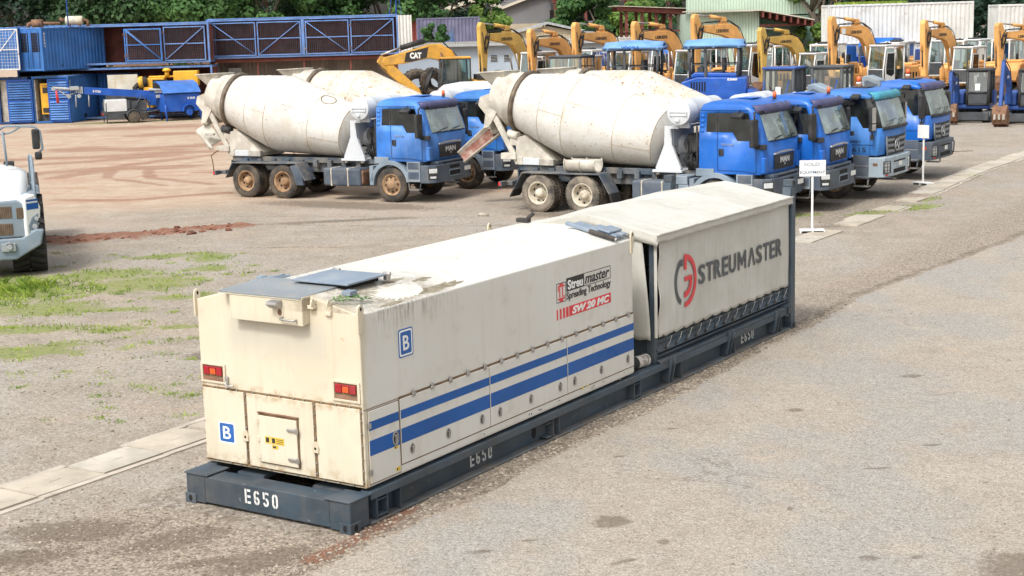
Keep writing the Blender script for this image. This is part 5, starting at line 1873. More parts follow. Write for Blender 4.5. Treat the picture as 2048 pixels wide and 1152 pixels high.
    for s in (-1, 1):
        m.prism([(-2.30, 3.22), (-1.85, 3.36), (-1.62, 3.1), (-1.75, 2.72), (-2.0, 2.35), (-2.2, 2.30), (-2.12, 2.72), (-2.36, 2.98)], s * .62, s * .60, 'xz', 0)
        m.prism([(-2.30, 3.22), (-2.36, 2.98), (-2.12, 2.72), (-2.2, 2.30), (-1.98, 2.30), (-1.9, 2.8)], s * .59, s * .22, 'xz', 0)
    m.box(-2.20, -1.98, -.219, .219, 2.30, 2.62, 0)
    m.build('discharge_collector', [M_DIRTW], t, .01, 1)
    m = MB()
    for s in (-1, 1):
        q0, q1 = Vector((-1.86, s * .56, 2.72)), Vector((-1.08, s * .50, 1.30))
        d = (q1 - q0).normalized(); nn = Vector((d.z, 0, -d.x)) * .085
        m.add([(q0 + nn + Vector((0, o, 0)))[:] for o in (-.04, .04)] + [(q0 - nn + Vector((0, o, 0)))[:] for o in (-.04, .04)] + [(q1 + nn + Vector((0, o, 0)))[:] for o in (-.04, .04)] + [(q1 - nn + Vector((0, o, 0)))[:] for o in (-.04, .04)],
              [(0, 1, 3, 2), (4, 6, 7, 5), (0, 4, 5, 1), (2, 3, 7, 6), (0, 2, 6, 4), (1, 5, 7, 3)])
    m.box(-1.62, -1.10, -.62, .62, 1.42, 1.60, 0)
    m.build('rear_support', [M_DIRTW], t, .01, 1)
    m = MB()
    m.prism([(-1.12, 1.28), (.16, 1.28), (.16, 1.40), (-.42, 1.86), (-.82, 2.12), (-1.12, 2.05)], -.56, .56, 'xz', 0)
    m.box(-1.02, -.86, -.64, .64, 1.275, 1.50, 0); m.box(-.28, .20, -.66, -.50, 1.275, 1.46, 1); m.box(-.28, .20, .50, .66, 1.275, 1.46, 1); m.box(-.9, -.3, -.62, -.565, 1.275, 1.47, 2)
    m.build('roller_pedestal', [M_DIRTW, M_CEM, M_TANKW], t, .012, 1)
    for s in (-1, 1):
        cc = P0 + ax * 4.78 + (ey * math.cos(R(270 + s * 32)) if False else Vector((0, s * .50, 0))) + Vector((-.19, 0, -.98)) * .93
        m = MB(); m.cyl(cc - ax * .17, cc + ax * .17, .125, n=16); m.box(cc.x - .10, cc.x + .13, cc.y - .06, cc.y + .06, cc.z - .30, cc.z, 1); m.build('drum_roller', [M_DIRTW if chute != 'tucked' else M_PLAST, M_DIRTW], t)
    if chute == 'down':
        g = []
        A, B = Vector((-2.06, -.12, 2.28)), Vector((-3.02, -.62, 1.42))
        d = (B - A).normalized(); ov = Vector((.1, -.80, .60)); uv = (ov - d * ov.dot(d)).normalized(); sdv = d.cross(uv)
        for i in range(9):
            f = i / 8; p = A.lerp(B, f); rr = .30 - .07 * f
            g.append([(p + sdv * rr * math.sin(R(a)) * 1.0 - uv * rr * (math.cos(R(a)) - .25) * .9)[:] for a in range(-95, 96, 19)])
        m = MB(); m.sheet(g); ch = m.build('chute', [M_DIRTW], t, solid=-.022)
        m = MB(); m.sheet([[(Vector(p) + uv * .035)[:] for p in r[1:-1]] for r in g]); m.build('chute_lining', [M_CHUTE], ch)
        m = MB(); m.cyl((-2.05, -.05, 2.35), (-2.02, -.05, 2.12), .26, .24, n=14); m.build('chute_swivel', [M_CEM], t)
        # loose chute section lying on the mudguard
        g = []
        for i in range(7):
            x = .86 + i * .16
            g.append([(x, -.93 + .24 * math.sin(R(a)), 1.40 - .24 * math.cos(R(a))) for a in range(-120, 121, 20)])
        m = MB(); m.sheet(g)
        for x in (.86, 1.82):
            m.tube([(x, -.93 + .25 * math.sin(R(a)), 1.40 - .25 * math.cos(R(a))) for a in range(-125, 126, 25)], .02, 5)
        m.tube([(1.34, -.93 + .255 * math.sin(R(a)), 1.40 - .255 * math.cos(R(a))) for a in range(-125, 126, 25)], .025, 5)
        o = m.build('spare_chute', [M_DIRTW], t, solid=.02)
    else:
        g = []
        A, B = Vector((-1.75, -.45, 2.20)), Vector((-1.60, -.66, 1.66))
        for i in range(7):
            f = i / 6
            x0 = -2.02 + .52 * f
            g.append([(x0 + .33 * math.cos(R(a)) * 1.0, -.66 + .25 * math.sin(R(a)), 2.22 - .58 * f + .16 * math.sin(R(a + 40))) for a in range(90, 271, 20)])
        m = MB(); m.sheet(g); m.build('chute', [M_DIRTW], t, solid=-.03)
        m = MB(); m.box(-1.95, -1.62, -.75, -.62, 1.95, 2.02); m.build('chute_bracket', [M_CEM], t, .01, 1)
        m = MB(); m.tube([(-1.5, -.66, 1.45), (-1.75, -.75, 1.30), (-1.68, -.76, 1.0), (-1.66, -.76, .7)], .02, 5); m.build('control_rod', [M_RUSTY], t)
    # front pedestal, gearbox, water tank, hoses
    m = MB()
    for s in (-1, 1):
        m.prism([(3.50, 1.275), (4.26, 1.275), (4.26, 1.34), (4.0, 1.95), (3.98, 2.46), (3.78, 2.46), (3.76, 1.95), (3.50, 1.34)], s * .70, s * .60, 'xz', 0)
    m.box(3.74, 4.0, -.599, .599, 1.9, 2.40, 0); m.box(3.42, 4.32, -.76, .76, 1.205, 1.274, 0)
    m.build('front_pedestal', [M_TANKW], t, .01, 1)
    m = MB()
    for y in (-.66, .66):
        for x in (3.56, 4.16):
            m.cyl((x, y, 1.14), (x, y, 1.204), .06, n=10)
    m.build('rubber_mount', [M_RIMC], t)
    m = MB(); q0 = P0 - ax * .02
    m.lathe([(0, .26), (.30, .26), (.32, .30), (.40, .30), (.42, .25), (.66, .22), (.68, .13), (.86, .11)], q0, -ax, 20, 0, True, None, True); m.build('drum_gearbox', [M_TANKW], t)
    m = MB(); m.cyl((4.55, -.5, 1.98), (4.55, -.62, 1.98), .24, n=18); m.box(4.38, 4.80, -.5, .2, 1.72, 2.25); m.cyl((4.4, -.2, 1.5), (4.8, -.2, 1.5), .16, n=12); m.box(4.4, 4.85, -.55, .5, 1.28, 1.5); m.build('hydraulic_cooler', [M_PLAST], t, .012, 1)
    m = MB()
    for k in range(6):
        a = frnd(-.1, .1)
        m.tube([(4.42 + a, -.62 + k * .08, 2.1), (4.5 + a, -.75 + k * .1, 1.8), (4.35 + k * .06, -.72 + k * .05, 1.55), (4.5 + .03 * k, -.6, 1.3)], .022, 5)
    m.tube([(4.9, -1.0, 2.5), (4.92, -1.02, 1.6), (4.9, -1.0, 1.3)], .03, 6); m.build('hose', [M_BLACK], t)
    m = MB(); m.lathe([(0, .0), (.0, .20), (.035, .335), (.06, .345), (.5, .345), (.52, .352), (.54, .345), (1.5, .345), (1.52, .352), (1.54, .345), (2.2, .345), (2.23, .2), (2.23, 0)], (4.40, -1.12, 2.86), (0, 1, 0), 36, 0, True, None, False, Vector((1, 0, 0)))
    wt = m.build('water_tank', [M_TANKW], t, sharp=40)
    m = MB(); m.box(4.15, 4.66, -1.142, -1.122, 2.86, 2.89); m.box(4.15, 4.66, -1.142, -1.122, 2.77, 2.80); m.box(4.15, 4.17, -1.142, -1.122, 2.80, 2.86); m.box(4.64, 4.66, -1.142, -1.122, 2.80, 2.86); m.box(4.32, 4.44, -1.15, -1.12, 2.62, 2.69); m.build('tank_fitting', [M_TANKW], wt)
    m = MB(); m.box(4.2, 4.6, -.85, -.75, 2.43, 2.58); m.box(4.2, 4.6, .65, .75, 2.43, 2.58); m.box(3.95, 4.3, -.9, .8, 2.41, 2.47); m.build('tank_cradle', [M_TANKW], t)
    return t


g_mix = 'concrete mixer trucks parked in the yard'
T1 = mixer('faded blue mixer truck with brown front wheel rims, purple visor, leftmost in front', (-7.93, 49.5), -28, M_CABF, M_DRUM, M_RIMB, M_RIMB, g_mix, 'purple', 'tucked', True)
T2 = mixer('bright blue mixer truck with red-lined chute and cream rear rims behind the tarpaulin hopper', (1.47, 43.5), -33, M_CABB, M_DRUM, M_RIMC, M_RIMC, g_mix, 'blue', 'down', False, M_TYREC)
T1B = dup(T1, (-5.7, 52.75, 0), R(-28), 'mixer truck with rust-seamed drum half hidden behind the faded leftmost mixer')
for ch in T1B.children:
    if ch.name.startswith('drum'):
        for g in list(ch.children):
            if g.name.startswith('round_patch'):
                bpy.data.objects.remove(g)
swap(T1B, 'drum', M_DRUMR); swap(T1B, 'cab', M_CABL)
T2B = dup(T2, (3.24, 45.15, 0), R(-32), 'blue mixer truck with rust streaked drum right behind the bright blue mixer')
swap(T2B, 'drum', M_DRUMR); swap(T2B, 'cab', M_CABB)


# ---------------------------------------------------------------- the two tipper tractors on the right
def star_truck(label, loc, ang, cabm, visor, bump, group, code=None):
    t = thing('heavy_truck', label, 'truck', (loc[0], loc[1], 0), R(ang), group)
    chassis(t, M_RIMB, M_RIMB)
    lv = [(1.30, 6.86, 1.20, .16), (1.50, 6.90, 1.22, .16), (2.08, 6.93, hwz(2.08), .15), (2.40, 6.84, hwz(2.4), .14), (2.92, 6.66, hwz(2.92), .13), (3.02, 6.60, 1.11, .16), (3.12, 6.46, 1.04, .2), (3.17, 6.2, .85, .25)]
    xs = []
    for i, (z, xf, hw, r) in enumerate(lv):
        e = xf - r
        if i <= 2: s = [5.10, 5.30, 5.58, 5.62, 6.4, e - .10]
        elif i <= 5: s = [5.12, 5.30, 5.58, 5.62, 6.2, e - .10]
        elif i == 6: s = [5.22, 5.4, 5.6, 5.65, 6.1, e - .06]
        else: s = [5.4, 5.5, 5.6, 5.65, 5.8, e - .04]
        xs.append(s)

    def cat(i, j, sd_):
        if sd_ == 'F' and i in (2, 3): return 'screen'
        if sd_ in 'RL' and i in (2, 3):
            if j == 5: return 'frame'
            if j in (3, 4) and i == 3: return 'side' + sd_
            if j == 4 and i == 2: return 'side' + sd_
        if sd_ == 'A' and i in (2, 3): return 'frame'
        return None
    p = cab_shell(lv, xs, 6, cat, .05)
    cab = p['shell'].build('cab', [cabm, M_LIN], t, solid=.02, inner=True); merge_doubles(cab)
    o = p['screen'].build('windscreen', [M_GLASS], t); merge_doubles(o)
    p['sideR'].build('side_window', [M_GLASSD], t); p['sideL'].build('side_window', [M_GLASSD], t)
    o = p['frame'].build('screen_frame', [M_PLAST], t, solid=.02); merge_doubles(o)
    m = MB()
    m.tube([(6.93 + .05 * (1 - (y / 1.05) ** 2), y, 2.06) for y in [-1.05 + 2.1 * i / 10 for i in range(11)]], .05, 6)
    m.build('scuttle_trim', [M_PLAST], t)
    for s in (-1, 1):
        yl = s * 1.223
        cab_trim_doorline(t, [(5.60, yl, 1.34), (5.60, yl, 2.1), (5.60, s * (hwz(2.95) + .002), 2.95)])
        cab_trim_doorline(t, [(6.62, yl, 1.34), (6.62, yl - s * .002, 2.08)])
        cab_trim_doorline(t, [(5.10, yl, 1.60), (6.75, yl, 1.60)], .008)
        m = MB(); m.box(5.66, 5.84, s * 1.21, s * 1.24, 1.78, 1.86); m.build('door_handle', [M_PLAST], t, .01, 2)
    # three-bar grille and star
    m = MB(); m.prism([(-.80, 1.80), (.80, 1.80), (.70, 1.26), (-.70, 1.26)], 6.92, 6.972, 'yz', 0); g = m.build('grille', [M_PLAST], t, .015, 2)
    for z, w0, w1 in ((1.70, .78, .77), (1.54, .76, .73), (1.38, .72, .69)):
        for s in (-1, 1):
            m = MB(); m.prism([(s * .16, z + .03), (s * .16, z - .05), (s * w1, z - .035), (s * w0, z + .05)] if s > 0 else [(s * .16, z + .03), (s * w0, z + .05), (s * w1, z - .035), (s * .16, z - .05)], 6.973, 7.0, 'yz', 0); m.build('grille_bar', [M_GREYG], g, .012, 2)
    m = MB(); m.tube([(6.965, -.82, 1.82), (6.965, -.72, 1.24), (6.965, .72, 1.24), (6.965, .82, 1.82)], .03, 6); m.build('grille_rim', [M_GREYG], g)
    m = MB(); c = Vector((7.01, 0, 1.53))
    m.tube([c + Vector((0, .165 * math.cos(2 * PI * i / 24), .165 * math.sin(2 * PI * i / 24))) for i in range(24)], .017, 6, 0, None, True)
    for a in (90, 210, 330):
        d = Vector((0, math.cos(R(a)), math.sin(R(a)))); e = Vector((0, -d.z, d.y))
        m.add([(c + d * .16)[:], (c + e * .035)[:], (c + Vector((.03, 0, 0)))[:], (c - e * .035)[:]], [(0, 1, 2), (0, 2, 3)])
    m.build('badge_emblem', [M_CHROME], g)
    # bumper and lamps
    m = MB()
    q = [(6.55, -1.24), (6.86, -1.235), (7.03, -1.12), (7.09, -.6), (7.09, .6), (7.03, 1.12), (6.86, 1.235), (6.55, 1.24), (6.55, .9), (6.8, .8), (6.8, -.8), (6.55, -.9)]
    m.prism(q, .66, 1.24, 'xy', 0)
    bp = m.build('bumper', [bump], t, .03, 3)
    m = MB(); m.box(7.075, 7.097, -.52, .52, .74, .86); m.box(7.075, 7.097, -.50, .50, 1.06, 1.10); m.build('bumper_slot', [M_DARK], bp)
    for s in (-1, 1):
        MT = Matrix.Translation((7.04, s * 1.0, 0)) @ Matrix.Rotation(s * R(16), 4, 'Z')
        m = MB(); m.box(-.03, .028, -.16, .14, .80, 1.10, 0, MT); hl = m.build('headlamp', [M_LENS], bp, .03, 2)
        m = MB()
        for k in range(3):
            m.tube([MT @ Vector((.04, -.17, .86 + k * .1)), MT @ Vector((.05, 0, .86 + k * .1)), MT @ Vector((.04, .15, .86 + k * .1))], .008, 4)
            m.tube([MT @ Vector((.04, -.14 + k * .13, .80)), MT @ Vector((.05, -.14 + k * .13, 1.1))], .008, 4)
        m.tube([MT @ Vector((.03, a, b)) for a, b in ((-.18, .78), (.16, .78), (.16, 1.12), (-.18, 1.12))], .016, 5, 0, None, True)
        m.build('lamp_guard', [M_PLAST], hl)
        m = MB(); m.box(6.72, 6.86, s * 1.237 - .006, s * 1.237 + .006, 1.0, 1.08); m.build('side_marker', [M_ORANGE if bump is not M_SILV else M_RUSTY], bp)
        m = MB(); m.box(-.03, .02, -.05, .05, .70, .75, 0, MT); m.build('reflector', [M_REDP], bp)
    m = MB(); m.box(7.093, 7.1, -.06, .22, .92, 1.05); m.build('number_plate', [M_WHITE], bp)
    for s in (-1, 1):
        ya, yb = sorted((s * 1.25, s * .86))
        m = MB()
        for i in range(11):
            a0, a1 = R(10 + 16 * i), R(10 + 16 * (i + 1))
            def pt(a, rr): return (5.52 + rr * math.cos(a), .56 + rr * math.sin(a))
            m.prism([pt(a0, .62), pt(a0, .69), pt(a1, .69), pt(a1, .62)], ya, yb, 'xz', 0)
        m.build('wheel_arch', [M_BUMP], t)
        m = MB(); m.box(6.12, 6.60, ya, yb, .62, 1.30, 0); m.box(6.16, 6.60, min(s * 1.256, s * 1.1), max(s * 1.256, s * 1.1), .66, .69, 1); m.box(6.16, 6.60, min(s * 1.256, s * 1.1), max(s * 1.256, s * 1.1), .98, 1.01, 1); m.build('step_well', [M_BUMP, M_STEEL], t, .01, 1)
        m = MB(); m.tube([(6.16, s * 1.2, .66), (6.18, s * 1.2, .40), (6.56, s * 1.2, .40), (6.58, s * 1.2, .66)], .03, 5); m.box(6.15, 6.58, min(s * 1.25, s * 1.0), max(s * 1.25, s * 1.0), .385, .42, 1); m.build('step', [M_CHAS, M_STEEL], t)
    # visor, beacon, mirrors, intake
    g_ = []; g2 = []
    for i in range(15):
        y = -1.08 + 2.16 * i / 14
        bx = .06 * (1 - (y / 1.1) ** 2) - .16 * max(0, abs(y) - .92) / .18
        g_.append([(6.71 + bx, y, 2.87), (6.765 + bx, y, 2.90), (6.735 + bx, y, 3.02), (6.62 + bx, y, 3.095)])
        if visor == 'blue' or y > -.2:
            g2.append([(6.768 + bx, y, 2.915 + .01 * noise.noise((y * 9, 2, 1))), (6.737 + bx, y, 3.02 + .015 * noise.noise((y * 9, 5, 1)))])
    m = MB(); m.sheet(g_); v = m.build('sun_visor', [M_TEAL if visor == 'teal' else M_PURPLE], t, solid=.012)
    m = MB(); m.sheet([[(a[0] + .003, a[1], a[2]), (b[0] + .003, b[1], b[2])] for a, b in g2]); m.build('visor_paint', [M_VISB], v)
    m = MB()
    for i in range(8):
        y = -.93 + 1.86 * i / 7
        m.cyl((6.765 + .06 * (1 - (y / 1.1) ** 2), y, 2.89), (6.79 + .06 * (1 - (y / 1.1) ** 2), y, 2.885), .010, n=6)
    m.build('visor_rivet', [M_DARK], v)
    m = MB(); m.cyl((5.75, .2, 3.15), (5.75, .2, 3.27), .11, n=10, mi=1); m.cyl((5.75, .2, 3.271), (5.75, .2, 3.33), .075, n=12, mi=2); m.cyl((5.75, .2, 3.331), (5.75, .2, 3.5), .07, .06, n=12, mi=0); m.build('beacon', [M_BEACON, M_RUSTY, M_WHITE], t)
    m = MB(); m.prism([(4.70, 2.25), (5.06, 2.25), (5.30, 3.05), (5.26, 3.20), (4.85, 3.36), (4.66, 3.30)], -1.15, -.55, 'xz', 0); a = m.build('air_intake', [M_FEND], t, .04, 3)
    m = MB(); m.prism([(4.78, 2.9), (5.16, 2.86), (5.20, 3.06), (4.86, 3.2), (4.76, 3.16)], -1.156, -1.1505, 'xz', 0); m.build('intake_screen', [M_BUMP], a)
    m = MB(); m.box(5.7, 6.2, -.35, .35, 3.186, 3.205); m.build('roof_hatch', [M_PLAST], t, .01, 2)
    for s in (-1, 1):
        MT = Matrix.Translation((6.74, s * 1.40, 2.22)) @ Matrix.Rotation(s * R(8) + (R(180) if visor == 'teal' else 0), 4, 'Z')
        mo = mirror(t, MT, True)
        m = MB(); m.tube([(6.62, s * 1.16, 2.94), (6.74, s * 1.38, 2.96), (6.75, s * 1.40, 2.8)], .025, 6).cut(); m.tube([(6.74, s * 1.40, 2.0), (6.74, s * 1.39, 1.84), (6.70, s * 1.23, 1.86)], .03, 6); m.box(6.70, 6.78, s * 1.40 - .05, s * 1.40 + .05, 1.76, 1.90); m.builds('mirror_arm', [M_PLAST], mo)
        m = MB(); MT = Matrix.Translation((6.2, s * 1.30, 2.96)) @ Matrix.Rotation(s * R(-20), 4, 'X'); m.box(-.13, .13, -.12, .12, -.03, .07, 0, MT); m.build('kerb_mirror', [M_PLAST], t, .03, 2)
    m = MB()
    for y in (-.5, .35):
        m.tube([(7.0, y - .3, 2.10), (6.985, y + .1, 2.2), (6.965, y + .25, 2.27)], .011, 4); m.tube([(6.975, y - .1, 2.25), (6.955, y + .55, 2.29)], .008, 4)
    m.build('wiper', [M_PLAST], t)
    m = MB()
    m.box(6.45, 6.82, -1.02, 1.02, 1.75, 2.10, 0); m.box(5.18, 5.24, -1.05, 1.05, 1.5, 2.9, 0)
    for y in (-.62, .62):
        m.box(5.5, 6.0, y - .26, y + .26, 1.6, 1.9, 0); m.box(5.4, 5.56, y - .24, y + .24, 1.9, 2.65, 1)
    m.box(5.25, 5.3, -.9, .9, 2.1, 2.85, 1)
    m.build('seat_and_dash', [M_INT, M_CURT], t, .02, 1)
    m = MB(); m.box(-1.0, 4.6, -1.2, 1.2, 1.15, 1.30, 0); m.box(4.4, 4.55, -1.2, 1.2, 1.301, 2.2, 0); m.build('tipper_bed', [M_CHAS], t, .01, 1)
    if code:
        lettering(code, (5.72, -1.227, 1.40), (1, 0, 0), (0, 0, 1), .78, .13, M_PBLK, t, 'fleet_code', bold=.0, th=.002)
        lettering('2031', (6.0, -1.227, 1.66), (1, 0, 0), (0, 0, 1), .34, .07, M_PBLK, t, 'badge', bold=.02, th=.002, shear=.3)
    return t


g_hv = 'heavy trucks at the right end of the row'
T3 = star_truck('lighter blue truck with teal visor, silver bumper and dark fleet number on its door', (5.5, 47.7), -33, M_CABL, 'teal', M_SILV, g_hv, 'B 8615')
T4 = star_truck('deep blue truck at the right end of the truck row beside the rear white sign', (8.2, 52.4), -33, M_CABB, 'blue', M_BUMP, g_hv)
# ---------------------------------------------------------------- yard buildings, containers, trees
M_CBLUE = paint('container_blue', (.032, .15, .44), .5, .2, .8, .3, (.10, .17, .33), 1.2, .5, streak=.2, streak_col=(.12, .15, .22), rust=.12, rs=4)
M_CDBLUE = paint('container_dark_blue', (.014, .050, .185), .5, .2, 1.5, .2, (.10, .12, .18), 2, .5)
M_CLBLUE = paint('cage_blue', (.10, .21, .48), .55, .2, 1.5, .35, (.30, .33, .42), 2, .5, rust=.35, rs=3)
M_CROOF = paint('container_roof', (.34, .46, .64), .6, .2, 1, .5, (.45, .45, .45), 1.2, .48, rust=.2, rs=3)
M_CWHITE = paint('container_white', (.66, .67, .65), .55, .1, 1, .3, (.45, .42, .36), 1.5, .5, streak=.25, streak_col=(.40, .30, .18), rust=.35, rs=3)
M_CWHITE2 = paint('container_white_rusty', (.62, .60, .52), .6, .12, 1, .5, (.50, .40, .24), 1.2, .47, streak=.5, streak_col=(.42, .27, .12), rust=.4, rs=3)
M_CRED = paint('container_red', (.30, .060, .045), .6, .2, 1, .4, (.35, .17, .13), 1.4, .5)
M_CPURP = paint('container_purple_grey', (.135, .135, .22), .6, .2, 1, .35, (.20, .20, .26), 1.4, .5)
M_CINT = paint('container_inside', (.16, .050, .040), .8, .3, 1, .4, (.10, .06, .05), 1.6, .5)
M_SHED = paint('shed_cladding', (.17, .155, .14), .8, .25, 1, .5, (.22, .19, .16), 1.4, .48, streak=.35, streak_col=(.07, .06, .05))
M_BWALL = paint('blue_grey_wall', (.36, .43, .51), .8, .05, .6, .25, (.42, .45, .48), .8, .5, bmp=.05)
M_GREENW = paint('pale_green_cladding', (.42, .53, .43), .6, .08, .5, .25, (.45, .48, .40), .8, .5)
M_GREENP = paint('green_wall', (.20, .34, .27), .7, .06, .5, .15)
M_CREAMR = paint('pale_roofing', (.56, .52, .42), .75, .1, .3, .4, (.42, .38, .31), .5, .5)
M_GREYW = paint('grey_shadow_wall', (.17, .175, .19), .85, .1, .3, .2)  # dark grey of the far hall and shed walls, pillars and roofs
M_CREAMW = paint('cream_wall', (.48, .42, .31), .8, .1, .4, .3, (.3, .26, .2), .6)
M_RUSTF = paint('rust_red_steel', (.145, .036, .028), .7, .2, 1.5, .3, (.2, .1, .07), 2)
M_BRICK = paint('brown_brick', (.25, .15, .10), .9, .2, 2, .3)
M_YELM = paint('machine_yellow', (.78, .42, .03), .4, .12, 1.5, .3, (.45, .30, .12), 2, .52)
M_BLUEM = paint('machine_blue', (.012, .085, .40), .35, .15, 1.5, .2, (.12, .17, .32), 2, .55)
M_GREYM = paint('galvanised', (.40, .43, .45), .5, .15, 2, .4, (.28, .26, .23), 3, .5, metal=.2)
M_BARK = paint('bark', (.16, .13, .10), .95, .35, 4, .5, (.30, .27, .22), 3, .5, bmp=.8, bs=12)
M_LEAF = [leafmat('leaf_dark', (.018, .048, .019), (.046, .094, .033), .2), leafmat('leaf_mid', (.028, .078, .026), (.075, .155, .043), .22), leafmat('leaf_light', (.055, .125, .028), (.15, .235, .05), .26), leafmat('leaf_bluegreen', (.012, .034, .020), (.028, .062, .034), .16)]


M_WIRE = paint('mesh_wire', (.075, .085, .115), .6, .2, 2, .3, (.15, .10, .08), 3)


def corr(m, p0, p1, z0, z1, pitch, depth, mi=0, nrm=None):
    """corrugated sheet between two ground points (trapezoid ribs)"""
    p0 = Vector(p0); p1 = Vector(p1)
    L = (p1 - p0).length; d = (p1 - p0) / L
    n = nrm or Vector((d.y, -d.x))
    k = max(1, int(L / pitch))
    st = L / k
    prof = []
    for i in range(k):
        a = i * st
        prof += [(a, 0), (a + st * .32, 0), (a + st * .5, -depth), (a + st * .82, -depth)]
    prof.append((L, 0))
    g = []
    for a, o in prof:
        q = p0 + d * a + n * o
        g.append([(q.x, q.y, z0), (q.x, q.y, z1)])
    m.sheet(g, mi, False)


def container(label, loc, rz, L, W, H, mat, group=None, roof=None, name='shipping_container', ends=True, front=True, frame=None):
    """x along the length, y = 0 is the long side facing the yard, z from 0"""
    t = thing(name, label, 'container', loc, rz, group)
    frame = frame or mat
    m = MB()
    for x in (0, L - .12):
        for y in (0, W - .12):
            m.box(x, x + .12, y, y + .12, 0, H)
    for z in (.02, H - .14):
        m.box(.12, L - .12, .01, .09, z, z + .12); m.box(.12, L - .12, W - .09, W - .01, z, z + .12)
        m.box(.01, .09, .12, W - .12, z, z + .12); m.box(L - .09, L - .01, .12, W - .12, z, z + .12)
    m.build('frame', [frame], t, .01, 1)
    m = MB()
    if front:
        corr(m, (.12, .03), (L - .12, .03), .14, H - .14, .28, .04)
    corr(m, (L - .12, W - .03), (.12, W - .03), .14, H - .14, .28, .04)
    corr(m, (L - .03, .12), (L - .03, W - .12), .14, H - .14, .25, .04)
    if ends:
        corr(m, (.03, W - .12), (.03, .12), .14, H - .14, .25, .04)
    m.build('wall', [mat], t)
    m = MB(); m.box(.09, L - .09, .09, W - .09, H - .06, H - .02, 0)
    for i in range(int(L / .5)):
        m.box(.2 + i * .5, .45 + i * .5, .15, W - .15, H - .0195, H - .005, 0)
    m.build('roof', [roof or mat], t)
    m = MB(); m.box(.09, L - .09, .09, W - .09, .02, .12); m.build('floor', [M_DECK], t)
    return t


def gate(parent, x0, x1, z0, z1, y, mat, dirn=1, mesh=.125):
    m = MB()
    for a, b, c, d in ((x0, x1, z0, z0 + .07), (x0, x1, z1 - .07, z1), (x0, x0 + .07, z0 + .07, z1 - .07), (x1 - .07, x1, z0 + .07, z1 - .07), (x0 + .07, x1 - .07, (z0 + z1) / 2 - .03, (z0 + z1) / 2 + .03)):
        m.box(a, b, y, y + .05, c, d)
    a, b = ((x0 + .07, z1 - .07), (x1 - .07, z0 + .07)) if dirn > 0 else ((x0 + .07, z0 + .07), (x1 - .07, z1 - .07))
    m.cyl((a[0], y - .012, a[1]), (b[0], y - .012, b[1]), .032, n=6)
    g = m.build('mesh_gate', [mat], parent)
    m = MB()
    x = x0 + .1
    while x < x1 - .07:
        m.box(x - .006, x + .006, y + .052, y + .06, z0 + .05, z1 - .05); x += mesh
    z = z0 + .1
    while z < z1 - .07:
        m.box(x0 + .05, x1 - .05, y + .0605, y + .068, z - .006, z + .006); z += mesh
    m.build('wire_mesh', [M_CWHITE if mat is M_CWHITE else M_WIRE], g)
    m = MB()
    for z in (z0 + .35, z1 - .35):
        m.box(x0 - .05, x0 + .03, y - .02, y - .001, z - .08, z + .08)
    m.build('gate_hinge', [M_RUSTY], g)
    return g


gC = 'containers stacked along the yard fence'
# upper blue container with window doors
hx = R(62)
c = container('blue corrugated container on the upper tier with barred windows in its end doors', (-28.0, 92.0, 3.22), hx, 5.4, 2.05, 2.62, M_CBLUE, gC, M_CROOF, ends=False)
m = MB(); m.box(.02, .07, .12, 1.02, .14, 2.48); m.box(.02, .07, 1.03, 1.93, .14, 2.48); dr_ = m.build('end_door', [M_CBLUE], c, .01, 1)
for y in (.22, 1.12):
    m = MB(); m.box(.008, .019, y, y + .7, 1.15, 2.3); w_ = m.build('barred_window', [M_DARK], dr_)
    m = MB()
    for i in range(5):
        m.cyl((.003, y + .07 + i * .14, 1.15), (.003, y + .07 + i * .14, 2.3), .008, n=4)
    for i in range(6):
        m.box(-.006, .0, y, y + .7, 1.25 + i * .18, 1.262 + i * .18)
    m.build('window_bar', [M_CDBLUE], w_)
m = MB()
for y in (.3, .85, 1.2, 1.75):
    m.cyl((-.02, y, .2), (-.02, y, 2.45), .018, n=6)
m.build('lock_bar', [M_CBLUE], dr_)
m = MB(); m.cyl((1.6, .028, .3), (1.6, .02, .3), .06, n=10); m.build('vent_hole', [M_DARK], c)
lettering('E2927', (.17, -.002, 2.3), (0, 0, -1), (1, 0, 0), .9, .10, M_WHITE, c, 'fleet_code', bold=.02)
# upper left container with an open white mesh gate
c = container('blue container at the left edge of the upper tier behind a white mesh gate', (-34.5, 92.6, 3.3), R(-3), 4.9, 2.4, 2.6, M_CBLUE, gC, M_CROOF)
gate(c, 3.2, 5.3, .05, 2.5, -.9, M_CWHITE, -1, .18)
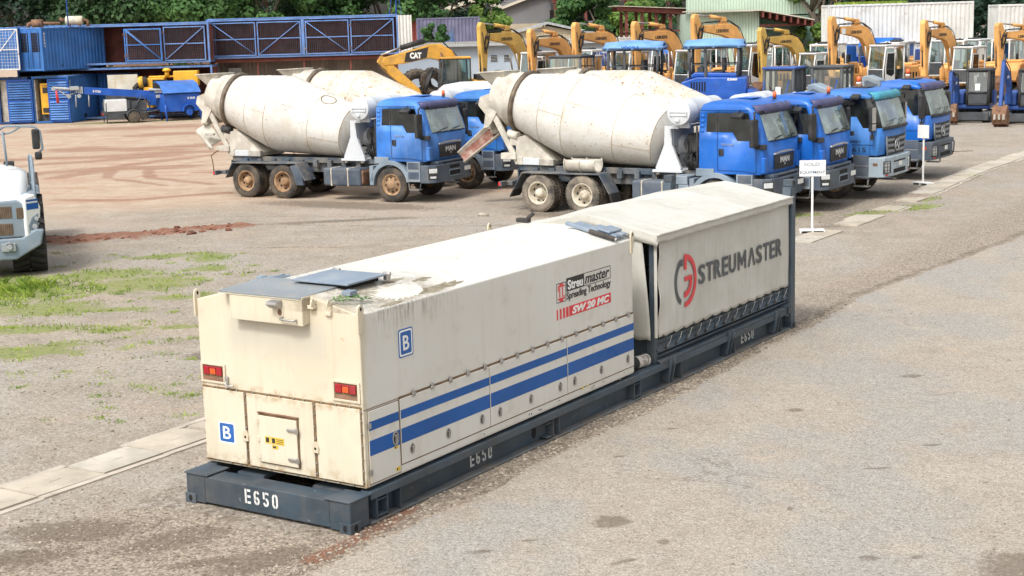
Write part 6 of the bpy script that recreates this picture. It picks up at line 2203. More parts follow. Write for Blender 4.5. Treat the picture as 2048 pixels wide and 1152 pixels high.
# lower louvred generator container
hx2 = R(84)
c = container('lower blue container with louvred doors open on a yellow control cabinet', (-26.85, 92.9, 0), hx2, 5.9, 2.35, 2.9, M_CBLUE, gC, M_CROOF, ends=False)
def louvre(parent, org, ang, w_, h_):
    m = MB(); MT = Matrix.Translation(org) @ Matrix.Rotation(ang, 4, 'Z')
    m.box(0, w_, -.03, .03, 0, .09, 0, MT); m.box(0, w_, -.03, .03, h_ - .09, h_, 0, MT); m.box(0, .09, -.03, .03, .09, h_ - .09, 0, MT); m.box(w_ - .09, w_, -.03, .03, .09, h_ - .09, 0, MT); m.box(.09, w_ - .09, -.03, .03, h_ * .5 - .05, h_ * .5 + .05, 0, MT)
    d = m.build('louvre_door', [M_BLUEM], parent)
    m = MB(); n = 16
    m.box(.09, w_ - .09, .0, .02, .09, h_ - .09, 1, MT)
    for i in range(n):
        z = .12 + i * (h_ - .25) / n
        if abs(z - h_ * .5) < .09: continue
        for s in (-1, 1):
            m.add([MT @ Vector(q) for q in ((.09, s * .085, z), (w_ - .09, s * .085, z), (w_ - .09, s * .022, z + .10), (.09, s * .022, z + .10))], [(0, 1, 2, 3)])
            m.add([MT @ Vector(q) for q in ((.09, s * .085, z), (w_ - .09, s * .085, z), (w_ - .09, s * .022, z - .035), (.09, s * .022, z - .035))], [(0, 1, 2, 3)], 1)
    m.build('louvre_blade', [M_CBLUE, M_CDBLUE], d)
    return d
louvre(c, (-.05, .0, .12), R(96), 1.28, 2.6)
louvre(c, (-.10, 2.32, .12), R(100), 1.5, 2.6)
m = MB(); m.box(.16, .5, 1.22, 1.90, .55, 2.45); cb = m.build('control_cabinet', [M_YELM], c, .02, 1)
m = MB(); m.box(.15, .159, 1.40, 1.75, 1.85, 2.2); m.box(.15, .159, 1.32, 1.8, .65, .95)
for i in range(4):
    m.cyl((.16, 1.36 + i * .13, 2.3), (.15, 1.36 + i * .13, 2.3), .035, n=8)
m.build('cabinet_panel', [M_PLAST], cb)
m = MB(); m.box(.5, 4, .3, 2.1, .12, .6, 0); m.box(.05, 3, 2.15, 2.22, .15, 2.7, 1); m.box(2.2, 2.25, .15, 2.2, .6, 2.7, 1); m.build('plinth_and_lining', [M_CHAS, M_CEM], c)
lettering('E2927', (.17, -.002, 2.6), (0, 0, -1), (1, 0, 0), .9, .10, M_WHITE, c, 'fleet_code', bold=.02)
m = MB(); m.box(2.3, 2.6, -.012, .03, .25, .45); m.build('lashing_recess', [M_DARK], c)
# lower container to its left, a louvre leaf swung out
c = container('dark blue lower container at the left picture edge left of the louvred doors', (-34.6, 93.4, 0), R(-4), 5.2, 2.4, 2.85, M_CDBLUE, gC, M_CROOF, front=False)
m = MB(); m.box(.1, 5.1, 2.2, 2.26, .15, 2.7, 0); m.box(3.4, 4.2, .2, .25, .15, 2.7, 1); corr(m, (.12, .05), (3.4, .05), .14, 2.7, .4, .06, 2); m.build('lining', [M_CINT, M_CEM, M_CDBLUE], c)

# long container behind with pale roof
container('blue container with a sun-bleached roof behind the boom lift trailer', (-24.1, 96.6, 0), R(68), 6.06, 2.35, 2.85, M_CBLUE, gC, M_CROOF)
# caged shelters
def cage(label, loc, n, open_left, H=2.5, L=12.2):
    t = container(label, loc, R(1.2), L, 2.44, H, M_CINT, gC, M_CROOF, front=False, frame=M_CLBLUE)
    m = MB()
    for i in range(14):
        m.box(.3 + i * .85, .34 + i * .85, 2.30, 2.34, .15, H - .15, 1)
    m.box(.12, L - .12, 2.28, 2.34, 1.2, 1.32, 1); m.box(.1, L - .1, .0, .05, H - .02, H + .045, 0)
    for i in range(1, n // 2 + (1 if open_left else 0)):
        pass
    m.build('shelf_rail', [M_CLBLUE, M_CINT], t)
    return t
c = cage('blue caged shelter of four mesh gates, upper tier over the brown shed wall', (-19.0, 97.0, 3.55), 4, False)
for i in range(4):
    x0 = .32 + i * 2.88 + (.18 if i > 1 else 0)
    gate(c, x0, x0 + 2.78, .16, 2.28, -.05, M_CLBLUE, 1 if i % 2 == 0 else -1)
m = MB(); m.box(6.02, 6.20, -.04, .05, .14, 2.36); m.build('middle_post', [M_CLBLUE], c)
m = MB(); corr(m, (12.22, -.02), (13.05, .22), .06, 2.46, .20, .05); m.box(12.2, 12.24, -.05, .0, .05, 2.47); m.build('white_end_door', [M_CWHITE], c)
c = cage('blue caged shelter with one gate ajar, upper tier beside the blue container', (-30.75, 95.2, 3.40), 4, True)
gate(c, 6.95, 9.25, .20, 2.22, -.32, M_CBLUE, 1); gate(c, 9.35, 11.95, .16, 2.28, -.05, M_CLBLUE, -1); gate(c, 6.98, 9.2, .2, 2.2, .12, M_CLBLUE, 1)
c = container('open-sided blue container below the caged shelter with a dark inside', (-30.7, 95.3, .05), R(1.2), 12.2, 2.44, 3.2, M_CINT, gC, M_CROOF, front=False, frame=M_CLBLUE)

# brown shed under the right cage
t = thing('storage_shed', 'low shed of brown corrugated cladding with red posts below the caged shelter', 'shed', (-19.0, 97.3, 0), R(1.2))
m = MB(); corr(m, (.3, 1.4), (11.9, 1.4), 0, 3.3, .25, .04); corr(m, (11.9, 1.4), (11.9, 3.5), 0, 3.3, .25, .04); corr(m, (.3, 3.5), (.3, 1.4), 0, 3.3, .25, .04); m.box(.3, 11.9, 3.5, 3.6, 0, 3.3); m.build('wall', [M_SHED], t)
m = MB(); m.box(.0, 12.2, -.05, 3.6, 3.31, 3.5); m.build('roof', [M_RUSTF], t)
for i in range(5):
    m = MB(); x = .05 + i * 2.98; m.box(x, x + (.32 if i == 0 else .10), 0, .10, 0, 3.305); m.build('post', [M_CRED if i == 0 else M_RUSTF], t)
m = MB(); m.box(1.0, 1.85, 1.2, 1.33, 1.6, 2.95); m.build('grey_cabinet', [M_GREYM], t, .02, 1)
tag(MB().cyl((0, 0, 0), (0, 0, 4.6), .04, n=8).box(-.12, .12, -.12, .12, 0, .03).build('mast_pole', [M_BLUEM], None), 'slim blue mast pole on the upper blue container beside a silencer', 'pole').location = (-26.78, 93.6, 5.84)
tag(MB().cyl((0, 0, 0), (0, 0, 4.6), .05, n=8).tube([(-.5, 0, 0), (0, 0, 2.6)], .02, 4).tube([(.3, 0, 0), (.02, 0, 2.8)], .015, 4).build('mast_pole', [M_BLUEM], None), 'blue mast pole with stays at the right end of the caged shelter', 'pole').location = (-6.95, 98.2, 6.0)
# exhaust silencers on the roof
t = thing('exhaust_silencer', 'brown rusty exhaust silencer with a bent outlet on the upper blue container', 'silencer', (-28.9, 93.3, 5.84), 0)
m = MB(); m.cyl((0, 0, .25), (.65, 0, .25), .24, n=14); m.build('drum', [M_RUSTY], t); m = MB(); m.tube([(0, 0, .25), (-.2, -.05, .22), (-.25, -.05, 0)], .12, 8); m.cyl((.65, 0, .25), (1.7, .1, .22), .09, n=8); m.build('pipe', [M_RUSTY], t)
for x in (.1, .55):
    m = MB(); m.box(x, x + .06, -.12, .12, 0.0, .05); m.build('saddle', [M_RUSTY], t)
t = thing('exhaust_silencer', 'large whitish flaking exhaust silencer on the upper blue container', 'silencer', (-27.1, 94.2, 5.84), R(4))
m = MB(); m.lathe([(0, .2), (.06, .27), (1.0, .27), (1.06, .2)], (0, 0, .38), (1, 0, 0), 16); m.build('drum', [M_CWHITE2], t); m = MB(); m.tube([(0, 0, .38), (-.22, -.05, .42), (-.34, -.06, .52)], .11, 8); m.tube([(1.06, 0, .38), (1.3, 0, .36), (1.35, 0, 0)], .10, 8); m.build('pipe', [M_RUSTY], t)
for x in (.2, .8):
    m = MB(); m.box(x, x + .07, -.16, .16, 0, .14); m.build('saddle', [M_RUSTY], t)

# distant coloured containers
c = container('rust red corrugated container on the far stack left of the grey-purple one', (-8.6, 126, 3.3), R(2), 1.35 * 4, 2.44, 2.5, M_CRED, 'far stacked containers')
c = container('grey-purple corrugated container with a faded blue wedge and coloured end doors', (-7.25, 125, 3.3), R(2), 5.2, 2.44, 2.62, M_CPURP, 'far stacked containers')
m = MB(); m.prism([(1.6, .5), (3.1, .5), (3.0, 1.75), (2.3, 1.0)], -.006, .02, 'xz'); m.build('faded_wedge', [paint('faded_teal', (.06, .13, .27), .6, .2, 1, .3)], c)
m = MB()
for i in range(3):
    for j in range(3):
        m.box(5.205, 5.225, .25 + i * .75, .75 + i * .75, .35 + j * .75, .85 + j * .75, (i + j) % 3)
m.build('door_placard', [M_BLUEM, M_GREYM, M_YELM], c)
m = MB()
for y in (.15, .8, 1.0, 1.6, 2.2):
    m.cyl((5.24, y, .2), (5.24, y, 2.4), .03, n=6)
m.build('lock_bar', [M_GREYM], c)
container('far container at the bottom of the red and purple stack', (-9.0, 125.6, 0), R(2), 12.19, 2.44, 3.3, M_CPURP, 'far stacked containers')
# white containers at the right
container('long white rust-flecked container, upper one of the right stack', (21.3, 100.4, 3.3), R(-2), 9.55, 2.44, 2.62, M_CWHITE, 'white containers')
container('yellowed rusty white container under the long white one', (21.4, 100.5, .65), R(-2), 9.5, 2.44, 2.62, M_CWHITE2, 'white containers')
container('white corrugated container cut by the right picture edge', (32.5, 100.2, 3.1), R(-2), 9.5, 2.44, 2.55, M_CWHITE, 'white containers')
container('dark blue container beneath the white one at the right picture edge', (32.6, 100.3, .4), R(-2), 9.5, 2.44, 2.68, M_CDBLUE, 'white containers')
tag(MB().box(0, 9.7, 0, 2.6, 0, .63).build('container_plinth', [CONC]), 'concrete plinth under the white container stack', 'plinth').location = (21.2, 100.1, 0)
tag(MB().box(0, 9.7, 0, 2.6, 0, .38).build('container_plinth', [CONC]), 'concrete plinth under the containers at the right picture edge', 'plinth').location = (32.4, 99.9, 0)

# pale blue-grey workshop
t = thing('workshop_building', 'long low blue-grey workshop wall with small louvred windows', 'building', (-9.2, 105, 0), R(0))
m = MB(); m.box(0, 19.5, 0, .25, 0, 4.0); m.box(0, .25, .25, 8, 0, 4.0); m.box(19.25, 19.5, .25, 8, 0, 4.0); m.build('wall', [M_BWALL], t)
m = MB(); m.prism([(-.5, 4.02), (8.2, 3.92), (8.2, 4.0), (-.5, 4.10)], -.3, 19.8, 'yz'); r_ = m.build('roof', [M_CREAMR], t)
m = MB()
for i in range(100):
    x = -.25 + i * .2
    m.cyl((x, -.56, 4.10), (x, 8, 4.0), .055, n=5)
m.build('roof_rib', [M_GREYM], r_); m = MB(); m.box(-.3, 19.8, -.53, -.48, 3.82, 4.015); m.build('fascia', [M_GREYM], r_)
for px in (5.0, 8.18, 9.1):
    m = MB(); m.box(px, px + .42, -.02, .1, 2.72, 3.15); w_ = m.build('window', [M_DARK], t)
    m = MB()
    for k in range(4):
        m.box(px + .02, px + .40, -.06, -.025, 2.76 + k * .1, 2.79 + k * .1)
    m.box(px - .04, px, -.05, .0, 2.70, 3.17); m.box(px + .42, px + .46, -.05, .0, 2.70, 3.17); m.build('louvre', [M_GREYM], w_)
# gabled shed
t = thing('gabled_shed', 'cream roofed shed with a grey barge board gable behind the workshop', 'shed', (0, 125, 0), 0)
m = MB(); corr(m, (.2, 0), (6.4, 0), 0, 4.35, .22, .04); m.prism([(.2, 4.36), (6.4, 4.36), (3.5, 5.0)], .02, .1, 'xz'); m.box(.2, .3, .1, 9, 0, 4.3); m.box(6.3, 6.4, .1, 9, 0, 4.3); m.build('wall', [M_CREAMW], t)
m = MB(); m.prism([(-.4, 4.2), (3.5, 5.2), (3.5, 5.3), (-.5, 4.3)], -.3, 9, 'xz'); m.prism([(3.5, 5.2), (7.3, 4.25), (7.4, 4.35), (3.5, 5.3)], -.3, 9, 'xz'); m.build('roof', [M_CREAMR], t)
m = MB(); m.prism([(-.45, 4.15), (3.5, 5.15), (7.4, 4.2), (7.4, 4.4), (3.5, 5.36), (-.5, 4.35)], -.36, -.305, 'xz'); m.build('barge_board', [M_GREYM], t)
# big pale-roofed hall and the dark open shed
t = thing('warehouse', 'big hall with a pale sweeping roof and a grey shaded side wall', 'warehouse', (0, 170, 0), 0)
m = MB(); m.box(-8, -1.0, 2, 14, 0, 6.2, 1); m.box(-.8, 5.2, 0, 14, 0, 8.5, 0); m.box(.2, 9.5, -1.5, 0, 0, 5.2, 1); m.build('wall', [M_GREYW, M_CREAMW], t)
m = MB(); m.prism([(-7.4, 6.5), (-3.4, 7.75), (-.2, 6.85), (5.6, 8.9), (5.6, 9.2), (-.2, 7.15), (-2.0, 9.0), (-7.6, 6.75)], -.6, 14, 'xz'); m.build('roof', [M_CREAMR], t)
t = thing('open_shed', 'dark open sided shed with steel trusses in the far background', 'shed', (5.0, 160, 0), 0)
m = MB()
for x in (.2, 3.4, 7.6, 12):
    m.box(x, x + .3, 0, .3, 0, 8.4)
for i in range(6):
    m.tube([(i * 2.2, 0, 7.4), (i * 2.2 + 1.1, 0, 8.1), (i * 2.2 + 2.2, 0, 7.4)], .09, 4)
m.box(0, 13, -.1, .1, 7.3, 7.4); m.build('steel_frame', [M_RUSTF], t)
m = MB(); m.box(-.4, 13.5, -.5, 12, 8.41, 8.7); m.build('roof', [M_GREYW], t); m = MB(); m.box(0, 13, 8, 8.2, 0, 6.6); m.build('back_wall', [M_DARK], t)
m = MB(); m.box(-.3, 8, -2, -1.8, 0, 5.1, 0); m.box(-.5, 8.2, -2.2, 3, 5.11, 5.3, 1); m.build('lean_to', [M_CREAMW, M_GREYW], t)
t = thing('open_shed', 'far shed behind the trees with a low brick wall and open bays', 'shed', (-42, 150, 0), 0)
m = MB()
for i in range(9):
    m.box(i * 3.1, i * 3.1 + .6, 0, .5, 0, 8.0)
m.build('pillar', [M_GREYW], t); m = MB(); m.box(-1, 27, -.5, .45, 0, 6.6, 0); m.box(-1, 27, -.6, .5, 6.61, 6.75, 1); m.build('brick_wall', [M_BRICK, M_CEM], t); m = MB(); m.box(-1.5, 27.5, -1, 9, 8.01, 8.6); m.build('roof', [M_GREYW], t)
# rust red frame and the pale green building
t = thing('steel_canopy', 'rust red steel canopy frame left of the pale green building', 'canopy', (8.5, 112, 0), R(0))
m = MB()
for x in (.35, 1.5, 2.55, 3.6):
    for y in (0, 5):
        m.box(x, x + .22, y, y + .22, 0, 5.9).cut()
m.builds('column', [M_RUSTF], t)
MB().box(.2, 5.2, -.1, -.01, 4.4, 4.5).build('tie_beam', [M_RUSTF], t)
m = MB(); m.prism([(-.2, 6.0), (-.2, 6.3), (5.4, 5.95), (5.4, 5.55)][::-1], -.3, .2, 'xz'); m.prism([(-.2, 6.0), (-.2, 6.3), (5.4, 5.95), (5.4, 5.55)][::-1], 4.9, 5.2, 'xz'); m.build('beam', [M_RUSTF], t)
m = MB(); m.prism([(-.5, 6.33), (5.5, 5.97), (5.5, 6.01), (-.5, 6.37)], -.6, 5.6, 'xz'); m.build('roof', [M_CREAMR], t)
m = MB(); corr(m, (3.7, 4.8), (6.2, 4.8), 0, 4.9, .25, .04); m.build('back_panel', [M_GREENP], t)
t = thing('green_building', 'pale green corrugated building with dark open eaves', 'building', (12.9, 105, 0), 0)
m = MB(); corr(m, (0, 0), (4.65, 0), 0, 5.65, .20, .035); m.box(.05, 4.6, .1, .2, 0, 5.6); m.box(0, .1, .1, 9, 0, 5.6); corr(m, (0, 3.2), (9.4, 3.2), 5.4, 8.6, .20, .035); m.build('wall', [M_GREENW], t)
m = MB(); m.box(4.65, 9.0, 3.0, 3.2, 0, 5.3); m.box(4.6, 4.65, .21, 3.0, 0, 5.2); m.build('side_wall', [M_GREENP], t)
m = MB(); m.prism([(-.3, 5.72), (4.7, 5.68), (8.3, 4.95), (8.3, 5.03), (4.7, 5.76), (-.3, 5.80)], -.8, 3.0, 'xz'); m.build('roof', [M_CREAMR], t)
m = MB()
for i in range(8):
    x = 4.75 + i * .48
    z = 5.66 - (x - 4.7) * .203
    m.box(x, x + .12, -.75, 2.9, z - .42, z - .02)
m.box(4.7, 8.25, -.2, -.1, 4.6, 4.75); m.build('eave_rafter', [M_RUSTF], t)


# trees: trunk, limbs and thousands of small leaf faces in clumps
def tree(label, x, y, h, r, mat, trunk=.25, dens=1.0, z0=0.3, group='trees behind the yard', sy=.8, name='leafy_tree', leaf=.24):
    t = thing(name, label, 'tree', (x, y, 0), 0, group)
    rnd = random.Random(int(x * 100 + y * 7))
    m = MB()
    top = h * .72
    pts = [(rnd.uniform(-.15, .15) * i, rnd.uniform(-.1, .1) * i, top * i / 5) for i in range(6)]
    m.tube(pts, [trunk * (1 - .14 * i) for i in range(6)], 8)
    cl = []
    n = int(26 * dens)
    for i in range(n):
        th = rnd.uniform(0, 2 * PI); f = rnd.random()
        zz = h * (z0 + (1 - z0) * f)
        rr = r * math.sqrt(max(.05, 1 - (abs(f - .42) / .62) ** 2)) * rnd.uniform(.35, 1.0)
        cl.append((rr * math.cos(th), rr * math.sin(th) * sy, zz, rnd.uniform(.55, 1.15) * r * .34))
    for cx, cy, cz, cr in cl[:9]:
        k = rnd.randint(2, 4)
        b = Vector(pts[k]); e = Vector((cx, cy, cz))
        m.tube([b, b.lerp(e, .5) + Vector((0, 0, .2)), e], [trunk * .45, trunk * .3, trunk * .12], 5)
    m.build('trunk', [M_BARK], t)
    vs = []; fs = []; lc = []
    for cx, cy, cz, cr in cl:
        tone = rnd.random() ** 1.6
        for _ in range(int(290 * cr * cr / (r * r * .115) * dens ** .5)):
            v = Vector((rnd.gauss(0, 1), rnd.gauss(0, 1), rnd.gauss(0, 1))).normalized()
            k = cr * rnd.uniform(.55, 1.08)
            p = Vector((cx, cy, cz)) + Vector((v.x * k, v.y * k, v.z * k * .72))
            nn = (v + Vector((rnd.uniform(-.7, .7), rnd.uniform(-.7, .7), rnd.uniform(-.2, .9)))).normalized()
            a = nn.orthogonal().normalized(); b = nn.cross(a)
            th = rnd.uniform(0, PI); a, b = a * math.cos(th) + b * math.sin(th), b * math.cos(th) - a * math.sin(th)
            s = leaf * rnd.uniform(.6, 1.25)
            o = len(vs)
            vs += [(p + a * s)[:], (p + b * s * .55)[:], (p - a * s)[:], (p - b * s * .55)[:]]
            fs.append((o, o + 1, o + 2, o + 3))
            q = min(1, max(0, tone * .55 + rnd.uniform(-.1, .25)))
            lc += [q] * 4
    me = bpy.data.meshes.new('crown'); me.from_pydata(vs, [], fs)
    at = me.attributes.new('lc', 'FLOAT', 'POINT'); at.data.foreach_set('value', lc)
    me.materials.append(mat)
    o = bpy.data.objects.new('crown', me); COL.objects.link(o); o.parent = t
    return t


L = M_LEAF
TR = [('dark broad tree at the far left behind the upper containers', -41, 128, 12, 6.0, 3), ('dark leafy tree behind the rusty silencers', -33, 126, 12.5, 5.5, 0), ('dark dense tree behind the white silencer', -36.5, 136, 14, 6.5, 3),
      ('mid green feathery tree above the left caged shelter', -24.8, 124, 12, 4.8, 1), ('deep green tree left of the feathery one', -28.5, 133, 13.5, 5.5, 0),
      ('tall green tree above the middle of the caged shelters', -19.5, 126, 12.5, 5.2, 1), ('dark round tree behind the right caged shelter', -15, 131, 13, 5.5, 0), ('dense green tree above the right end of the caged shelter', -9.8, 130, 12.5, 5.2, 1), ('blue green tree behind the red container', -5.5, 140, 13, 5.0, 3),
      ('shadowy tree behind the tall green trees', -21, 142, 15, 6.5, 3), ('shadowy tree between the shelters and the hall', -12, 146, 14.5, 6, 0)]
for lab, x, y, h, r, k in TR:
    tree(lab, x, y, h, r, L[k], dens=1.5)
tree('small bright green tree in front of the pale roofed hall', -1.6, 135, 7.9, 2.1, L[2], .15, 1.0, .35, leaf=.26)
tree('green tree left of the rust red canopy', 7.2, 128, 8.6, 2.9, L[1], .2, 1.2, .3, leaf=.28)
tree('yellow green bush tree behind the rust red canopy', 10.3, 124, 6.8, 2.3, L[2], .15, 1.1, .25, leaf=.26)
tree('low leafy bush growing on the roof edge by the red container', -4.9, 107.5, 5.35, .9, L[1], .06, .7, .72, leaf=.18)
tree('thick trunk tree with bright leaves beside the green building', 22.1, 108, 9.6, 2.6, L[2], .42, .55, .62, leaf=.22)
tree('bright green sapling at the foot of the thick trunk', 21.2, 107, 5.0, 1.2, L[2], .1, .8, .45, leaf=.2)
tree('dark tree right of the white containers', 35.5, 118, 9.8, 3.6, L[3], .3, 1.4, .1)
tree('dark tree filling the gap between the white containers', 33.6, 112, 7.2, 2.4, L[3], .25, 1.3, .05)
tree('dark tree behind the white container row', 30, 128, 10, 4.2, L[3], .3, 1.3)
tree('dark crown rising behind the green building', 23.5, 122, 9, 3.0, L[3], .3, 1.2)
tree('pale leafy tree behind the green building roof', 14.5, 138, 10, 3.0, L[1], .25, 1.0)
tree('grey green tree at the far right behind the white container', 40, 118, 9.5, 4, L[3], .3, 1.3)
m = MB(); m.box(0, 3.2, 0, 2, 0, 7.4, 0); m.box(-.2, 3.4, -.3, 2.2, 7.41, 7.6, 1); b_ = m.build('yellow_house', [paint('ochre_wall', (.55, .36, .17), .8, .1, 1, .2), M_CREAMR]); b_.location = (23.4, 122, 0); tag(b_, 'ochre house top showing over the long white container', 'house')
m = MB()
for i in range(700):
    x, y = frnd(0, 4.6), frnd(0, 1.2); h = frnd(.08, .22)
    m.add([(x - .05, y, 0), (x + .05, y, 0), (x + frnd(-.1, .1), y + frnd(-.1, .1), h)], [(0, 1, 2)])
o = m.build('roof_weeds', [GRASSM]); o.location = (22, 100.7, 5.91); o.rotation_euler = (0, 0, R(-2)); tag(o, 'bright weeds growing on top of the long white container', 'weeds', None, 'stuff')
# ---------------------------------------------------------------- excavators and road machines
M_EXO = paint('digger_orange', (.74, .37, .11), .5, .18, 1.4, .35, (.50, .33, .17), 2.2, .5, streak=.2, streak_col=(.35, .17, .06), rust=.3, rs=5)
M_EXY = paint('digger_mustard', (.60, .38, .085), .5, .18, 1.4, .4, (.45, .33, .16), 2.2, .5, streak=.2, streak_col=(.35, .20, .06), rust=.3, rs=5)
M_CATY = paint('digger_yellow', (.60, .32, .045), .55, .2, 1.4, .5, (.32, .20, .09), 2.2, .48, streak=.2, streak_col=(.2, .11, .04), rust=.6, rs=4)
M_CABW = paint('cab_white', (.64, .65, .65), .45, .06, 1.5, .3, (.45, .43, .39), 2.5, .5)
M_GLC = glass_mat('clear_cab_glass', (.66, .76, .74), .10, .10, (.50, .56, .54))
M_GLT = glass_mat('teal_glass', (.40, .62, .60), .16)
M_CANOPY = paint('canopy_blue', (.13, .30, .58), .55, .15, 1, .3, (.30, .40, .55), 1.4, .48)
M_DGREY = paint('dark_grey_steel', (.055, .062, .072), .55, .2, 2, .3, (.16, .15, .13), 2.4, .5)
M_JBLUE = paint('mini_blue', (.020, .075, .30), .45, .15, 2, .25, (.12, .15, .26), 2.4, .5)
M_PAPER = paint('paper_notice', (.72, .76, .80), .8, .04, 3, 0)


def plate(poly, y0, y1, name, mat, parent, bev=.02):
    m = MB(); m.prism(poly, y0, y1, 'xz'); return m.build(name, [mat], parent, bev, 1)


def smallcab(t, x0, x1, y0, y1, z0, z1, fm, gm=None, low=.36, roof=None, notice=True, door=True, slope=.12, r=.045):
    """post-framed machine cab: posts, roof, panes, lower panels, seat"""
    gm = gm or M_GLT
    m = MB()
    zb = z0 + (z1 - z0) * low
    for y in (y0 + r, y1 - r):
        m.tube([(x1, y, z0), (x1, y, zb), (x1 - slope, y, z1 - .06)], r, 6); m.tube([(x0, y, z0), (x0, y, z1 - .06)], r, 6); m.tube([((x0 + x1) / 2 - .08, y, z0), ((x0 + x1) / 2 - .08, y, z1 - .06)], r * .9, 6)
    m.tube([(x1, y0 + r, zb), (x1, y1 - r, zb)], r * .8, 5); m.tube([(x0, y0 + r, z1 - .06), (x1 - slope, y0 + r, z1 - .06), (x1 - slope, y1 - r, z1 - .06), (x0, y1 - r, z1 - .06)], r, 5, 0, None, True)
    m.box(x0, x1, y0 + .02, y1 - .02, z0 - .05, z0 + .03)
    c = m.build('cab', [fm], t)
    m = MB(); m.box(x0 - .05, x1 - slope + .07, y0 - .03, y1 + .03, z1 - .055, z1 + .05); m.build('cab_roof', [roof or fm], t, .035, 2)
    m = MB(); m.add([(x1, y0 + .06, zb), (x1, y1 - .06, zb), (x1 - slope, y1 - .06, z1 - .08), (x1 - slope, y0 + .06, z1 - .08)], [(0, 1, 2, 3)]); m.build('windscreen', [gm], t)
    for y, yy in ((y0 + r, y0), (y1 - r, y1)):
        m = MB(); xm = (x0 + x1) / 2 - .08
        for a, b in ((x0 + .05, xm - .04), (xm + .04, x1 - .05)):
            sb = slope if b > xm else 0
            m.add([(a, y, z0 + .08 if a > xm else zb), (b, y, z0 + .08 if a > xm else zb), (b - sb * .9, y, z1 - .1), (a, y, z1 - .1)], [(0, 1, 2, 3)])
        m.build('side_window', [gm], t)
    m = MB(); m.box(x1 - .03, x1 + .005, y0 + .06, y1 - .06, z0 + .03, zb - .03).cut(); m.box(x0, x0 + .03, y0 + .05, y1 - .05, z0, zb); m.builds('cab_panel', [M_DGREY], t)
    m = MB(); m.box(x0 + .25, x0 + .75, (y0 + y1) / 2 - .25, (y0 + y1) / 2 + .25, z0 + .3, z0 + .5); m.box(x0 + .2, x0 + .32, (y0 + y1) / 2 - .24, (y0 + y1) / 2 + .24, z0 + .5, z0 + 1.25); m.box(x1 - .35, x1 - .2, y0 + .2, y1 - .2, z0 + .5, z0 + .85); m.build('seat', [M_INT], t, .03, 1)
    if notice:
        m = MB(); yc = (y0 + y1) / 2
        m.add([(x1 + .012 - slope * .18, yc - .13, zb + .10), (x1 + .012 - slope * .18, yc + .10, zb + .10), (x1 + .012 - slope * .45, yc + .10, zb + .42), (x1 + .012 - slope * .45, yc - .13, zb + .42)], [(0, 1, 2, 3)]); m.build('paper_notice', [M_PAPER], t)
    return c


